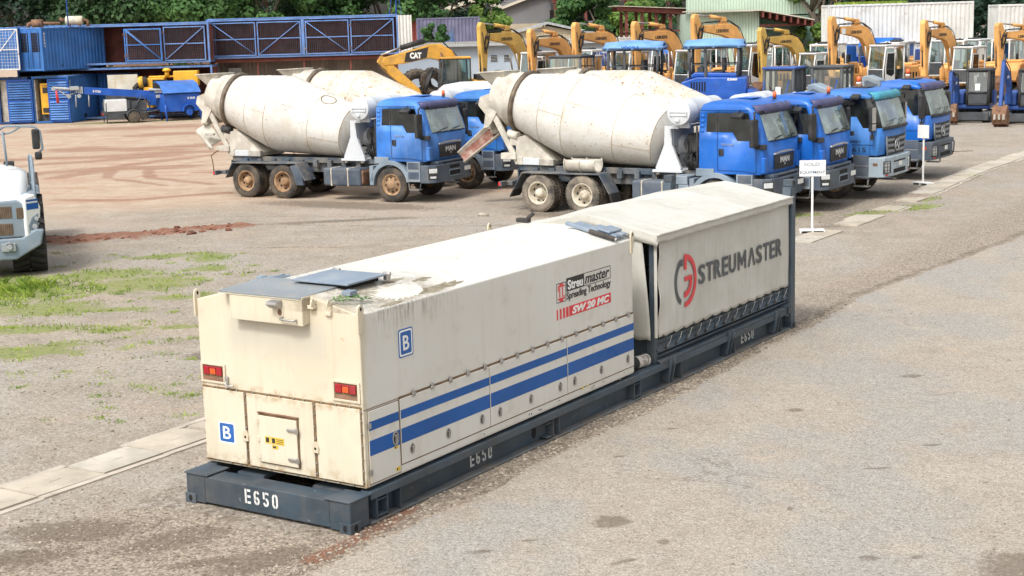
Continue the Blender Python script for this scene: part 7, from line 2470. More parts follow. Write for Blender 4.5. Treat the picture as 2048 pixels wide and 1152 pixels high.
def excavator(label, loc, ang, col, group):
    t = thing('excavator', label, 'excavator', loc, R(ang), group)
    m = MB(); m.box(-1.3, 1.3, -.55, .55, .55, .95, 0); m.cyl((0, 0, .95), (0, 0, 1.12), .6, n=18)
    m.build('undercarriage', [M_DGREY], t, .03, 1)
    for s in (-1, 1):
        for x in (-1.35, 1.35):
            w_ = MB(); w_.lathe([(-.26, .28), (-.27, .45), (-.2, .52), (.2, .52), (.27, .45), (.26, .28)], (0, 0, 0), (0, 1, 0), 20); w_.cyl((0, -.2, 0), (0, .2, 0), .28, n=14, mi=1)
            o = w_.build('wheel', [M_TYRE, M_CABW], t); o.location = (x, s * 1.0, .52)
    m = MB(); m.box(-2.1, .35, -1.2, 1.2, 1.15, 1.55, 0); m.box(-2.1, .3, -1.2, .15, 1.552, 2.25, 0); m.box(-1.9, -.4, .18, 1.15, 1.552, 2.3, 0); m.box(-1.6, -.3, -1.0, 0, 2.251, 2.4, 0)
    m.build('engine_body', [col], t, .06, 2)
    plate([(-2.55, 1.2), (-2.1, 1.12), (-2.1, 2.2), (-2.4, 2.2), (-2.6, 1.8)][::-1], -1.2, 1.2, 'counterweight', col, t, .06)
    m = MB()
    for i in range(5):
        m.box(-1.7 + i * .28, -1.55 + i * .28, -1.215, -1.2005, 1.7, 2.1); m.box(-1.7 + i * .28, -1.55 + i * .28, 1.1505, 1.16, 1.6, 1.95)
    m.cyl((-1.0, -.5, 2.4), (-1.0, -.5, 2.75), .07, n=8); m.build('louvre', [M_DARK], t)
    smallcab(t, -.25, 1.62, .20, 1.34, 1.45, 3.52, M_CABW, slope=.22)
    m = MB(); m.prism([(.62, 1.6), (.70, 1.5), (1.40, 1.52), (1.48, 1.62), (1.52, 2.2), (1.36, 3.15), (.62, 3.15)][::-1], 1.325, 1.345, 'xz', 0); m.prism([(.70, 1.92), (.95, 1.80), (1.40, 1.95), (1.43, 2.25), (1.30, 3.08), (.70, 3.08)][::-1], 1.3455, 1.349, 'xz', 1); m.build('cab_door', [M_CABW, M_GLASSD], t, .02, 1)
    m = MB(); m.box(.5, 1.2, .4, 1.0, 3.575, 3.65); m.cyl((.2, .5, 3.575), (.2, .5, 3.7), .06, n=8); m.build('cab_vent', [M_PLAST], t, .02, 1)
    # boom, stick, rams, bucket
    B = [(.25, 1.75), (.20, 2.1), (.42, 3.2), (.80, 4.05), (1.25, 4.50), (1.75, 4.66), (3.9, 4.62), (4.08, 4.50), (4.0, 4.32), (2.3, 4.05), (1.80, 3.90), (1.40, 3.45), (1.08, 2.75), (.80, 1.85), (.6, 1.65)]
    b = plate(B[::-1], -.36, -.02, 'boom', col, t, .03)
    lettering('LIEBHERR', (2.85, -.0185, 4.22), (-1, 0, 0), (0, 0, 1), 1.0, .17, M_PBLK, b, 'lettering', bold=.03, th=.006)
    S_ = [(4.02, 4.9), (4.12, 5.18), (4.40, 5.22), (4.52, 5.0), (4.50, 4.2), (4.40, 2.9), (4.32, 1.9), (4.10, 1.9), (4.0, 2.9), (3.86, 4.1), (3.86, 4.5)]
    s = plate(S_, -.34, -.04, 'stick', col, t, .03)
    m = MB(); m.cyl((2.15, -.19, 4.92), (3.15, -.19, 5.06), .10, n=10, mi=0); m.cyl((3.15, -.19, 5.06), (4.2, -.19, 5.16), .045, n=8, mi=1); m.prism([(1.85, 4.6), (2.0, 5.0), (2.25, 5.03), (2.5, 4.6)][::-1], -.29, -.09, 'xz', 0); m.build('stick_ram', [col, M_STEEL], t)
    m = MB()
    for y in (-.44, .06):
        m.cyl((1.15, y, 1.45), (1.42, y, 2.4), .08, n=8, mi=0); m.cyl((1.42, y, 2.4), (1.65, y, 3.5), .045, n=8, mi=1)
    m.build('boom_ram', [col, M_STEEL], t)
    m = MB()
    for k in range(3):
        m.tube([(.5 + .1 * k, -.05 - .1 * k, 3.6), (1.0, -.05 - .1 * k, 4.45), (1.7, -.1 * k - .03, 4.78 + .03 * k), (3.2, -.1 * k - .03, 4.72 + .04 * k), (3.8, -.02 - .1 * k, 4.74), (4.1, -.02, 4.5 - .1 * k), (4.25, .0, 4.1 - .2 * k), (4.2, -.02, 3.6)], .022, 4)
        a = 3.95 + .1 * k
        m.tube([(3.8, 0, 4.62), (a, .05, 4.0 - .1 * k), (4.15, .06, 3.8 - .12 * k), (4.35, .04, 4.2), (4.4, 0, 4.7)], .02, 4)
    m.build('hose', [M_BLACK], t)
    m = MB(); m.cyl((4.36, -.19, 4.7), (4.44, -.19, 3.4), .07, n=8, mi=0); m.cyl((4.44, -.19, 3.4), (4.42, -.19, 2.5), .04, n=6, mi=1).cut(); m.cyl((3.95, -.40, 4.42), (3.95, .02, 4.42), .10, n=12, mi=1).cut(); m.cyl((.5, -.42, 1.85), (.5, .04, 1.85), .11, n=12, mi=1); m.builds('bucket_ram', [col, M_PLAST], t)
    q = [(4.15, 1.95), (4.45, 1.9), (4.6, 1.5), (4.45, .95), (4.0, .65), (3.6, .75), (3.75, 1.1), (4.0, 1.5)]
    m = MB(); m.prism(q[::-1], -.65, .30, 'xz')
    for i in range(4):
        m.box(3.45, 3.66, -.6 + i * .24, -.5 + i * .24, .72, .78)
    m.build('bucket', [M_RUSTY], t, .02, 1)
    return t


gE = 'row of excavators parked along the back of the yard'
E7 = excavator('orange excavator right of the thick tree trunk with a white plate on its boom', (21.46, 86.35, 0), 219, M_EXO, gE)
m = MB(); m.box(3.3, 3.62, -.0195, -.012, 4.22, 4.52); bp_ = m.build('boom_plate', [M_PAPER], E7)
defs = [((1.65, 86.42), 229, 5.39, 'mustard yellow excavator leftmost of the raised booms, above the first white gate', M_EXY),
        ((4.25, 86.43), 231, 4.97, 'orange excavator behind the mustard one, second raised boom from the left', None),
        ((6.99, 86.40), 226, 5.25, 'orange excavator with its boom above the dark roller cab, third from the left', None),
        ((10.52, 86.36), 221, 5.22, 'orange excavator with its boom above the left blue canopy paver', None),
        ((14.07, 86.32), 216, 5.53, 'orange excavator with the highest boom in front of the pale green building', None),
        ((17.47, 86.36), 221, 4.70, 'dull yellow excavator with the lowest boom, right of the right blue canopy paver', M_EXY),
        ((25.99, 86.41), 228, 4.87, 'orange excavator in front of the right end of the long white container', None),
        ((31.08, 86.29), 212, 4.60, 'orange excavator behind the right mini digger near the picture edge', None),
        ((33.2, 87.6), 211, 5.0, 'orange excavator cut off by the right picture edge', None)]
EX = []
for (x, y), a, tz, lab, mt in defs:
    d = dup(E7, (x, y, 0), R(a), lab, skip=('boom_plate',))
    d.scale = (1, 1, tz / 5.2)
    if mt:
        for pn in ('boom', 'stick', 'stick_ram', 'boom_ram', 'bucket_ram', 'engine_body'):
            swap(d, pn, mt)
    EX.append(d)
for k, (x, y, a, lab) in enumerate([(12.6, 94.5, 225, 'second row excavator seen through the left blue canopy'), (16.6, 94, 222, 'second row excavator between the canopy and the dull yellow boom'), (24.3, 95, 228, 'second row excavator behind the one by the long white container'), (9.0, 95, 228, 'second row excavator left of the blue canopies'), (29.2, 95.2, 226, 'second row excavator under the right white container'), (20.2, 95.6, 224, 'second row excavator left of the blue truck cab in the second row'), (27.2, 94.8, 221, 'second row excavator low before the right end of the yellowed container'), (5.2, 95.5, 231, 'second row excavator behind the dark roller cab'), (32.6, 95.5, 226, 'second row excavator at the right picture edge')]):
    d = dup(E7, (x, y, 0), R(a), lab, 'second row of excavators behind the raised booms', skip=('boom_plate', 'stick', 'bucket', 'stick_ram', 'hose', 'bucket_ram', 'boom', 'boom_ram'))

for x, y, a, lab in ((12.9, 90.6, 62, 'orange excavator turned away, between the two blue canopies'), (16.4, 90.4, 48, 'orange excavator turned away, right of the right blue canopy'), (19.6, 90.8, 70, 'orange excavator turned away, below the boom with the white plate'), (23.7, 90.3, 58, 'orange excavator turned away, left of the boom at the container end'), (27.6, 90.5, 66, 'orange excavator turned away, behind the black cab of the left mini digger'), (30.3, 90.2, 52, 'orange excavator turned away, close to the right picture edge')):
    dup(E7, (x, y, 0), R(a), lab, 'excavators turned away in the middle of the yard row', skip=('boom_plate', 'stick', 'bucket', 'stick_ram', 'hose', 'bucket_ram', 'boom', 'boom_ram'))

# yellow excavator with a black cab, boom reaching left
t = thing('excavator', 'yellow excavator with black cab and curled stick reaching left beside the workshop', 'excavator', (-2.4, 80.5, 0), R(193))
m = MB()
for s in (-1, 1):
    m.prism([(-1.9, .45), (-1.6, .06), (1.6, .06), (1.9, .45), (1.6, .9), (-1.6, .9)], s * 1.4, s * .85, 'xz')
m.box(-1, 1, -.84, .84, .4, .85); m.build('track', [M_DGREY], t, .04, 1)
m = MB(); m.box(-2.3, .6, -1.3, 1.3, 1.0, 1.6, 0); m.box(-2.3, -.4, -1.3, 1.3, 1.601, 2.45, 0); m.build('engine_body', [M_CATY], t, .08, 2)
plate([(-3.0, 1.3), (-2.3, 1.1), (-2.3, 2.6), (-2.85, 2.55), (-3.1, 2.0)][::-1], -1.35, 1.35, 'counterweight', M_CATY, t, .12)
m = MB(); m.box(-1.9, -.6, .35, 1.32, 2.46, 2.72, 0); m.box(-2.2, -1.0, 1.302, 1.32, 1.8, 2.4, 0); m.cyl((-1.4, -.5, 2.4), (-1.4, -.5, 3.0), .08, n=8); m.cyl((-1.9, .4, 2.6), (-1.9, 1.2, 2.6), .3, n=12); m.build('engine_cover', [M_PLAST], t, .05, 1)
lettering('CAT', (-1.25, 1.3215, 1.9), (-1, 0, 0), (0, 0, 1), .6, .28, M_WHITE, t, 'badge', bold=.05)
smallcab(t, -.25, 1.3, .35, 1.35, 1.62, 3.62, M_PLAST, low=.28, roof=M_CATY)
b = plate([(.1, 1.7), (-.15, 2.3), (.05, 3.3), (.5, 4.0), (1.1, 4.35), (1.6, 4.35), (3.0, 3.98), (4.1, 3.72), (4.25, 3.5), (4.1, 3.3), (3.0, 3.38), (1.75, 3.62), (1.2, 3.5), (.85, 3.0), (.75, 2.2), (.7, 1.7)][::-1], -.3, .25, 'boom', M_CATY, t, .03)
m = MB(); m.prism([(2.95, 3.93), (1.75, 4.2), (1.85, 3.66), (2.6, 3.48), (3.05, 3.45)], .2515, .258, 'xz', 0); bb = m.build('badge_panel', [M_PBLK], b)
lettering('CAT', (2.75, .2595, 3.62), (-1, 0, -.13 * 0), (0, 0, 1), .62, .32, M_WHITE, bb, 'badge', bold=.06, th=.004)
plate([(4.3, 3.8), (4.45, 3.5), (4.25, 3.2), (3.5, 2.5), (2.4, 1.55), (2.15, 1.7), (2.3, 2.05), (3.4, 3.1), (4.0, 3.75)], -.28, .22, 'stick', M_CATY, t, .03)
m = MB(); m.cyl((1.9, -.02, 4.55), (3.2, -.02, 4.2), .13, n=10, mi=0); m.cyl((3.2, -.02, 4.2), (4.25, -.02, 3.85), .06, n=8, mi=1)
for y in (-.42, .36):
    m.cyl((.75, y, 1.4), (.85, y, 2.6), .11, n=8, mi=0); m.cyl((.85, y, 2.6), (1.1, y, 3.9), .06, n=8, mi=2)
    m.cyl((2.0, y * .6, 1.9), (1.55, y * .6, 3.0), .09, n=8, mi=0)
m.build('ram', [M_PLAST, M_STEEL, M_RUSTY], t)
m = MB()
for k in range(3):
    m.tube([(.2, -.1 + k * .12, 3.7), (.9, -.1 + k * .12, 4.42), (1.7, -.1 + k * .1, 4.45 + .06 * k), (3.2, -.1 + k * .1, 4.06), (4.3, -.1, 3.9), (4.45, .2, 3.4), (4.0, .25, 3.0)], .025, 4)
m.build('hose', [M_BLACK], t)
q = [(2.2, 1.75), (2.5, 1.6), (2.4, .9), (1.9, .5), (1.35, .7), (1.6, 1.1), (2.0, 1.3)]
plate(q[::-1], -.7, .65, 'bucket', M_RUSTY, t, .03)

# blue canopy pavers
def paver(label, loc, ang, writing):
    t = thing('road_paver', label, 'paver', loc, R(ang), 'blue road pavers with canopies')
    m = MB(); g = []
    for i in range(9):
        x = -1.55 + 3.1 * i / 8
        g.append([(x, y, 3.90 + .36 * (1 - (y / 1.3) ** 2) - .10 * abs(i - 4) / 4) for y in [-1.3 + 2.6 * j / 8 for j in range(9)]])
    m.sheet(g); c = m.build('canopy', [M_CANOPY], t, solid=-.10)
    m = MB(); m.tube([(-1.55, -1.3, 3.86), (1.55, -1.3, 3.86), (1.55, 1.3, 3.86), (-1.55, 1.3, 3.86)], .07, 6, 0, None, True)
    for x in (-1.3, 0, 1.3):
        m.cyl((x, -1.33, 3.83), (x, -1.40, 3.80), .07, n=8)
    m.build('canopy_rim', [M_CANOPY], c)
    if writing:
        lettering('VÖGELE', (-.6, -1.372, 3.83), (1, 0, 0), (0, 0, 1), .95, .15, M_BLUEM, c, 'lettering', bold=.04)
    m = MB()
    for x, y in ((-1.3, -1.15), (1.3, -1.15), (-1.3, 1.15), (1.3, 1.15), (-.45, -1.18)):
        m.tube([(x * .95, y, 2.2), (x, y, 3.0), (x * .98, y, 3.84)], .085, 6).cut()
    m.builds('canopy_post', [M_DGREY], t); m = MB(); m.tube([(-1.25, -1.15, 2.9), (1.25, -1.15, 2.9)], .03, 5).cut(); m.tube([(-1.25, 1.15, 2.9), (1.25, 1.15, 2.9)], .03, 5).cut(); m.tube([(-1.3, -1.15, 3.75), (1.3, -1.15, 3.75)], .05, 5)
    m.builds('canopy_rail', [M_DGREY], t)
    m = MB(); m.box(-.5, -.36, -1.3, -1.16, 1.5, 3.5); m.tube([(-.43, -1.24, 3.5), (-.43, -1.24, 3.7), (-.52, -1.3, 3.85)], .06, 6); m.build('exhaust_stack', [M_DGREY], t, .02, 1)
    for y in (-.6, .7):
        m = MB(); m.box(-.1, .45, y - .25, y + .25, 2.3, 2.55); m.box(.4, .55, y - .25, y + .25, 2.5, 3.2); m.build('seat', [M_PLAST], t, .05, 2)
    m = MB(); m.box(-.9, -.6, -.8, .9, 2.3, 2.75); m.tube([(-.5, .2, 2.75), (-.45, .2, 2.95)], .03, 5); m.tube([Vector((-.42 + .06 * math.cos(2 * PI * i / 10), .2 + .2 * math.sin(2 * PI * i / 10), 2.97 + .05 * math.cos(2 * PI * i / 10))) for i in range(10)], .02, 4, 0, None, True); m.build('console', [M_DGREY], t, .03, 1)
    m = MB(); m.prism([(-1.9, 1.0), (1.7, 1.0), (1.7, 2.2), (-.9, 2.25), (-1.7, 2.0)], -1.35, 1.35, 'xz', 0); m.prism([(-1.6, 2.06), (-.9, 2.26), (1.2, 2.205), (1.2, 2.42), (-1.0, 2.5)], -1.2, .3, 'xz', 0); m.build('body', [M_BLUEM], t, .06, 2)
    m = MB()
    for i in range(6):
        m.box(-1.2 + i * .14, -1.12 + i * .14, -1.365, -1.351, 1.5, 2.0); m.box(.7 + i * .14, .78 + i * .14, -1.0, -.3, 2.42, 2.435)
    m.build('louvre', [M_DARK], t)
    m = MB(); m.box(-1.85, 1.75, -1.5, -1.36, .9, 1.1, 0); m.box(-1.0, 1.0, -1.5, -1.36, .6, .899, 0); m.prism([(-2.0, .45), (-1.7, .05), (1.7, .05), (2.0, .45), (1.7, .85), (-1.7, .85)], -1.3, 1.3, 'xz', 0); m.build('crawler_track', [M_DGREY], t, .03, 1)
    m = MB(); m.prism([(-3.0, .5), (-1.9, .5), (-1.9, 1.5), (-3.1, 1.25)], -1.5, 1.5, 'xz'); m.build('receiving_hopper', [M_JBLUE], t, .04, 1)
    m = MB(); m.prism([(1.75, .3), (2.9, .15), (2.9, .8), (2.1, 1.5), (1.75, 1.6)], -1.6, 1.6, 'xz'); m.build('screed', [M_BLUEM], t, .04, 1)
    lettering('E580', (.72, -1.3515, 2.05), (1, 0, 0), (0, 0, 1), .5, .12, M_WHITE, t, 'fleet_code', bold=.03)
    return t


paver('road paver with a faded blue lettered canopy and grey posts, the left one', (6.9, 80.6, 0), -12, True)
paver('road paver with a plain blue canopy and a blue engine body, the right one', (11.15, 80.6, 0), -12, False)
# roller with dark cab
t = thing('road_roller', 'road roller with a dark roofed glass cab behind the bright blue mixer', 'roller', (3.5, 80.5, 0), R(240))
smallcab(t, -.8, .9, -.95, .95, 1.6, 3.5, M_DGREY, low=.25)
m = MB(); m.box(-2.3, -.9, -.9, .9, .9, 2.0, 0); m.box(-.9, 1.6, -.8, .8, .8, 1.55, 0); m.build('body', [M_YELM], t, .08, 2)
m = MB(); m.cyl((1.9, -1.05, .75), (1.9, 1.05, .75), .75, n=24); m.build('drum', [M_STEEL], t)
for s in (-1, 1):
    m = MB(); m.cyl((-1.5, s * .7, .75), (-1.5, s * 1.15, .75), .75, n=20); m.build('wheel', [M_TYRE], t)

# blue loaders with glass cabs
def loader(label, loc, ang, dark):
    t = thing('backhoe_loader', label, 'loader', loc, R(ang), 'blue loaders behind the trucks')
    smallcab(t, -.75, .75, -.72, .72, 1.35, 3.12, M_DGREY, M_GLC, .32, M_DGREY if dark else M_JBLUE, True, True, .06, .075)
    m = MB(); m.prism([(.8, .7), (2.3, .7), (2.3, 1.55), (.8, 1.75)], -.45, .45, 'xz', 0); m.box(-1.2, -.76, -.6, .6, .6, 1.5, 0); m.box(-.9, .9, -.5, .5, .55, 1.3, 0); m.build('body', [M_JBLUE], t, .06, 2)
    for s in (-1, 1):
        m = MB(); m.tube([(.9, s * .55, 1.9), (1.5, s * .55, 1.75), (2.9, s * .55, .7), (3.3, s * .55, .5)], .08, 6); m.tube([(.95, s * .55, 2.6), (1.2, s * .5, 2.1), (1.6, s * .5, 1.5)], .03, 5); m.build('lift_arm', [M_JBLUE], t)
        for x, r_ in ((-.6, .7), (1.8, .55)):
            m = MB(); m.lathe([(-.2, .3), (-.2, r_ * .85), (-.12, r_), (.12, r_), (.2, r_ * .85), (.2, .3)], (x, s * .85, r_), (0, 1, 0), 20); m.cyl((x, s * .85 - .1, r_), (x, s * .85 + .1, r_), .32, n=12, mi=1); m.build('wheel', [M_TYRE, M_CABW], t)
        m = MB(); m.cyl((.95, s * .8, 2.05), (1.05, s * .8, 2.03), .11, n=12); m.tube([(.8, s * .6, 1.9), (.97, s * .8, 1.95)], .03, 5); m.build('work_lamp', [M_LENS], t)
    m = MB(); m.prism([(3.1, .3), (3.3, .1), (3.9, .15), (3.6, .5), (3.3, .9)], -1.0, 1.0, 'xz'); m.build('shovel', [M_RUSTY], t, .03, 1)
    return t


loader('blue loader with a blue edged cab roof behind the second mixer cab', (11.95, 65.0, 0), 240, False)
loader('blue loader with a dark rounded cab roof behind the lighter blue truck', (14.0, 65.0, 0), 240, True)

# mini diggers
def mini(label, loc, ang, boom, stick, bucket, group='blue mini diggers', white=False):
    t = thing('mini_digger', label, 'mini digger', loc, R(ang), group)
    for s in (-1, 1):
        m = MB(); m.prism([(-1.1, .28), (-.95, .04), (.95, .04), (1.1, .28), (.95, .52), (-.95, .52)], s * .95, s * .55, 'xz')
        for i in range(13):
            m.box(-.95 + i * .15, -.88 + i * .15, s * .75 - .21, s * .75 + .21, .015, .0395); m.box(-.95 + i * .15, -.88 + i * .15, s * .75 - .21, s * .75 + .21, .5205, .545)
        m.build('track', [M_DGREY], t, .02, 1)
    m = MB(); m.box(-.5, .5, -.54, .54, .2, .5); m.cyl((0, 0, .5), (0, 0, .62), .4, n=16); m.box(1.15, 1.3, -.9, .9, .12, .5); m.build('undercarriage', [M_DGREY], t, .02, 1)
    m = MB(); m.box(-1.0, .85, -.88, .88, .63, .85, 0); m.prism([(-1.15, .75), (-.35, .75), (-.35, 1.5), (-.9, 1.5), (-1.15, 1.2)][::-1], -.9, .9, 'xz', 0); m.prism([(.0, .86), (.85, .86), (.75, 1.45), (.1, 1.5)], -.9, -.35, 'xz', 0); m.build('body', [M_JBLUE], t, .09, 3)
    m = MB()
    for i in range(5):
        m.box(.25, .7, -.912, -.9005, .98 + i * .1, 1.02 + i * .1)
    m.build('louvre', [M_GREYM], t)
    smallcab(t, -.45, .95, -.25, .88, .88, 2.5, M_PLAST, M_GLC, .34, None, True, True, .12, .07)
    b = plate(boom[::-1], -.72, -.52, 'boom', M_JBLUE, t, .02); s_ = plate(stick, -.70, -.54, 'stick', M_JBLUE, t, .02)
    x, z = boom[3]
    lettering('JCB', (x + .62, -.5195 if False else -.5185, z - .30), (-1, 0, 0), (0, 0, 1), .42, .15, M_WHITE, b, 'badge', bold=.05)
    m = MB(); m.cyl((boom[0][0] + .25, -.62, 1.0), ((boom[2][0] + boom[9][0]) / 2 + .25, -.62, boom[2][1] - .1), .05, n=8); m.cyl((boom[3][0] + .2, -.62, boom[3][1] + .12), (stick[1][0], -.62, stick[1][1] + .05), .045, n=8); m.build('ram', [M_PLAST], t)
    m = MB(); m.tube([(boom[2][0], -.55, boom[2][1]), (boom[3][0], -.53, boom[3][1] + .15), (boom[4][0], -.53, boom[4][1] + .12), (stick[1][0], -.5, stick[1][1])], .025, 5); m.build('hose', [M_BLACK], t)
    m = MB(); m.prism(bucket[::-1], -.95, -.30, 'xz', 0)
    for i in range(4):
        m.box(bucket[4][0] - .05, bucket[4][0] + .16, -.93 + i * .18, -.87 + i * .18, bucket[4][1] - .02, bucket[4][1] + .03, 0)
    for i in range(3):
        m.box(bucket[2][0] - .005, bucket[2][0] + .006, -.86 + i * .2, -.76 + i * .2, bucket[3][1] + .2, bucket[2][1], 1)
    m.build('bucket', [M_RUSTY, M_CEM], t, .02, 1)
    return t


BM = [(.85, .8), (.95, .62), (1.25, 1.5), (1.75, 2.15), (2.75, 2.32), (2.95, 2.25), (2.9, 2.1), (2.0, 1.9), (1.55, 1.35), (1.15, .7)]
BM = [(.85, .95), (.85, 1.2), (1.05, 1.75), (1.45, 2.15), (2.5, 2.32), (2.7, 2.25), (2.65, 2.1), (1.75, 1.92), (1.4, 1.55), (1.2, .95)]
SK = [(2.55, 2.55), (2.75, 2.5), (2.85, 2.1), (2.78, .95), (2.62, .95), (2.5, 2.1)]
BK = [(2.6, 1.0), (2.85, .95), (3.0, .6), (2.85, .2), (2.5, .06), (2.35, .2), (2.5, .6)]
mini('blue mini digger with a black cab and narrow rusty bucket by the rightmost truck', (22.75, 73.4, 0), 243, BM, SK, BK)
BM2 = [(.85, .95), (.85, 1.3), (1.05, 2.0), (1.45, 2.45), (2.3, 2.85), (2.5, 2.8), (2.5, 2.6), (1.85, 2.25), (1.4, 1.75), (1.2, .95)]
SK2 = [(2.3, 3.05), (2.55, 3.0), (2.65, 2.6), (3.0, .95), (2.8, .9), (2.35, 2.5)]
BK2 = [(2.75, 1.0), (3.0, .95), (3.2, .6), (3.05, .15), (2.6, .02), (2.35, .15), (2.5, .6)]
mini('blue mini digger with a big whitened rusty bucket on the ground at the right edge', (24.65, 71.4, 0), 240, BM2, SK2, BK2)

# tyres, white machine bonnet, crates behind the mixers
for i, (x, y, z, lab) in enumerate([(-4.35, 80.2, .55, 'big worn tyre lying in front of the yellow excavator'), (-5.5, 81.5, .35, 'worn tyre left end of the tyre heap by the workshop'), (-4.9, 82.2, 1.4, 'worn tyre on top of the tyre heap by the workshop'), (-3.9, 81.8, 1.45, 'tilted worn tyre leaning on the tyre heap'), (-3.2, 80.6, .35, 'worn tyre right end of the tyre heap by the excavator track')]):
    m = MB(); m.lathe([(-.25, .42), (-.28, .62), (-.2, .8), (.2, .8), (.28, .62), (.25, .42)], (0, 0, 0), (0, 1, 0), 24, 0, True, None, False)
    for k in range(20):
        m.box(-.07, .07, -.2, .2, .78, .83, 0, Matrix.Rotation(2 * PI * k / 20, 4, 'Y'))
    m.lathe([(-.25, .42), (.25, .42)], (0, 0, 0), (0, 1, 0), 24, 0, True, None, False)
    o = m.build('old_tyre', [M_TYRE]); o.location = (x, y, .82 + (z if z > 1 else 0)); o.rotation_euler = (R(frnd(-8, 8)) if z < 1 else R(25), 0, R(frnd(-40, 60)))
    tag(o, lab, 'tyre', 'old tyres by the workshop')
t = thing('grader', 'machine with a long white bonnet over orange frames behind the faded mixer', 'machine', (-1.5, 66.5, 0), R(6))
m = MB(); g = []
for i in range(13):
    x = -1.5 + 3.0 * i / 12
    g.append([(x, y, 2.55 + .30 * (1 - (y / .8) ** 2) * min(1, .5 + i / 8) - (.15 if i in (0, 12) else 0)) for y in [-.8 + 1.6 * j / 8 for j in range(9)]])
m.sheet(g); m.build('bonnet', [M_CABW], t, solid=-.12)
m = MB(); m.box(-1.4, 1.4, -.7, .7, 2.1, 2.5, 0); m.box(-1.8, 2.4, -.6, .6, 1.2, 2.05, 1); m.build('body', [M_DGREY, M_EXO], t, .03, 1)
for x in (-1.3, 1.6):
    for s in (-1, 1):
        m = MB(); m.cyl((x, s * .6, .65), (x, s * 1.05, .65), .65, n=18); m.build('wheel', [M_TYRE], t)
t = thing('blue_tipper', 'blue truck cab among the second row behind the raised booms', 'truck', (20.9, 96.5, 0), R(230))
p_ = MB(); p_.prism([(-.9, 1.3), (1.0, 1.3), (1.05, 2.2), (.8, 3.4), (.4, 3.75), (-.8, 3.7), (-.9, 3.4)], -1.15, 1.15, 'xz'); cb_ = p_.build('cab', [M_CABB], t, .08, 3)
m = MB(); m.prism([(1.06, 2.25), (1.02, 2.25), (.80, 3.25), (.84, 3.25)][::-1], -1.0, 1.0, 'xz'); m.build('windscreen', [M_GLASSD], t)
for s in (-1, 1):
    m = MB(); m.box(.0, .75, s * 1.152 - .004, s * 1.152 + .004, 2.35, 3.1); m.build('side_window', [M_GLASSD], t)
    m = MB(); m.box(.9, 1.05, s * 1.4 - .12, s * 1.4 + .12, 2.3, 3.1); m.build('mirror', [M_PLAST], t, .03, 2)
m = MB(); m.box(-4.5, .9, -1.1, 1.1, .9, 1.28, 0); m.box(-4.5, -1.1, -1.2, 1.2, 1.29, 2.9, 1); m.build('tipper_body', [M_CHAS, M_BLUEM], t, .03, 1)
for x in (0, -2.8, -4):
    for s in (-1, 1):
        m = MB(); m.cyl((x, s * .8, .52), (x, s * 1.15, .52), .52, n=18); m.build('wheel', [M_TYRE], t)
for (x, y, a, lab) in ((24.2, 98, 228, 'blue truck cab low in front of the yellowed rusty white container'),):
    dup(t, (x, y, 0), R(a), lab, 'blue trucks in the second row')
t['group'] = 'blue trucks in the second row'
t.scale = (1, 1, .9)

# ---------------------------------------------------------------- boom lift trailer, covered trailer, yellow plant
t = thing('boom_lift_trailer', 'two wheeled trailer carrying a long blue telescopic lift boom with silver head', 'trailer', (-23.0, 92.0, 0), R(20))
m = MB(); m.box(-1.5, .9, -.75, .75, .55, .68, 0); m.box(-1.6, -1.5, -.9, .9, .45, .72, 0); m.tube([(.9, 0, .6), (2.6, 0, .68)], .07, 6); m.tube([(.9, -.6, .6), (2.0, 0, .66)], .05, 5); m.tube([(.9, .6, .6), (2.0, 0, .66)], .05, 5); m.tube([(1.2, -.2, .6), (1.2, -.2, 1.3)], .04, 5); m.tube([(2.4, 0, .7), (2.4, 0, .2)], .05, 6); m.build('frame', [M_DGREY], t)
for s in (-1, 1):
    m = MB(); m.lathe([(-.1, .2), (-.11, .32), (-.06, .37), (.06, .37), (.11, .32), (.1, .2)], (0, 0, 0), (0, 1, 0), 22); m.cyl((0, -.08, 0), (0, .08, 0), .22, .2, n=14, mi=1); o = m.build('wheel', [M_TYRE, M_GREYM], t); o.location = (.15, s * .98, .37)
    m = MB(); m.prism([(.15 + .44 * math.cos(R(a)), .42 + .42 * math.sin(R(a))) for a in range(0, 181, 20)] + [(.15 + .40 * math.cos(R(a)), .42 + .38 * math.sin(R(a))) for a in range(180, -1, -20)], s * 1.12, s * .84, 'xz'); m.build('mudguard', [M_DGREY], t)
    m = MB(); m.box(-1.64, -1.605, s * .7 - .12, s * .7 + .12, .50, .62); m.build('tail_lamp', [M_REDP], t)
    m = MB(); m.tube([(-1.45, s * .95, 1.25), (-1.45, s * .95, .05)], .035, 6); m.build('jack_leg', [M_DGREY], t)
m = MB(); m.box(-1.45, -.2, -.7, .55, .70, 1.42); m.build('tool_box', [M_CABW], t, .03, 1)
m = MB(); m.box(.1, 1.0, -.4, .4, .70, 1.3, 0); m.cyl((-.2, .1, 1.45), (.9, .1, 1.3), .08, n=8); m.tube([(.2, -.5, .75), (.7, -.45, 1.6), (1.2, -.4, 1.1)], .04, 5); m.build('turntable', [M_DGREY], t)
def slab(p0, p1, hw, hh, name, mat, par=None):
    p0 = Vector(p0); p1 = Vector(p1); d = (p1 - p0); n = Vector((-d.z, 0, d.x)).normalized() * hh; y = Vector((0, hw, 0))
    m = MB(); m.add([(p + a * n + b * y)[:] for p in (p0, p1) for a in (-1, 1) for b in (-1, 1)], [(0, 1, 3, 2), (4, 6, 7, 5), (0, 4, 5, 1), (2, 3, 7, 6), (0, 2, 6, 4), (1, 5, 7, 3)]); return m.build(name, [mat], par if par else t, .015, 1)
bo = slab((-2.6, -.1, 2.02), (1.6, -.1, 1.62), .16, .21, 'lift_boom', M_BLUEM); slab((1.2, -.1, 1.62), (2.2, -.1, 1.5), .13, .15, 'boom_foot', M_BLUEM)
m = MB()
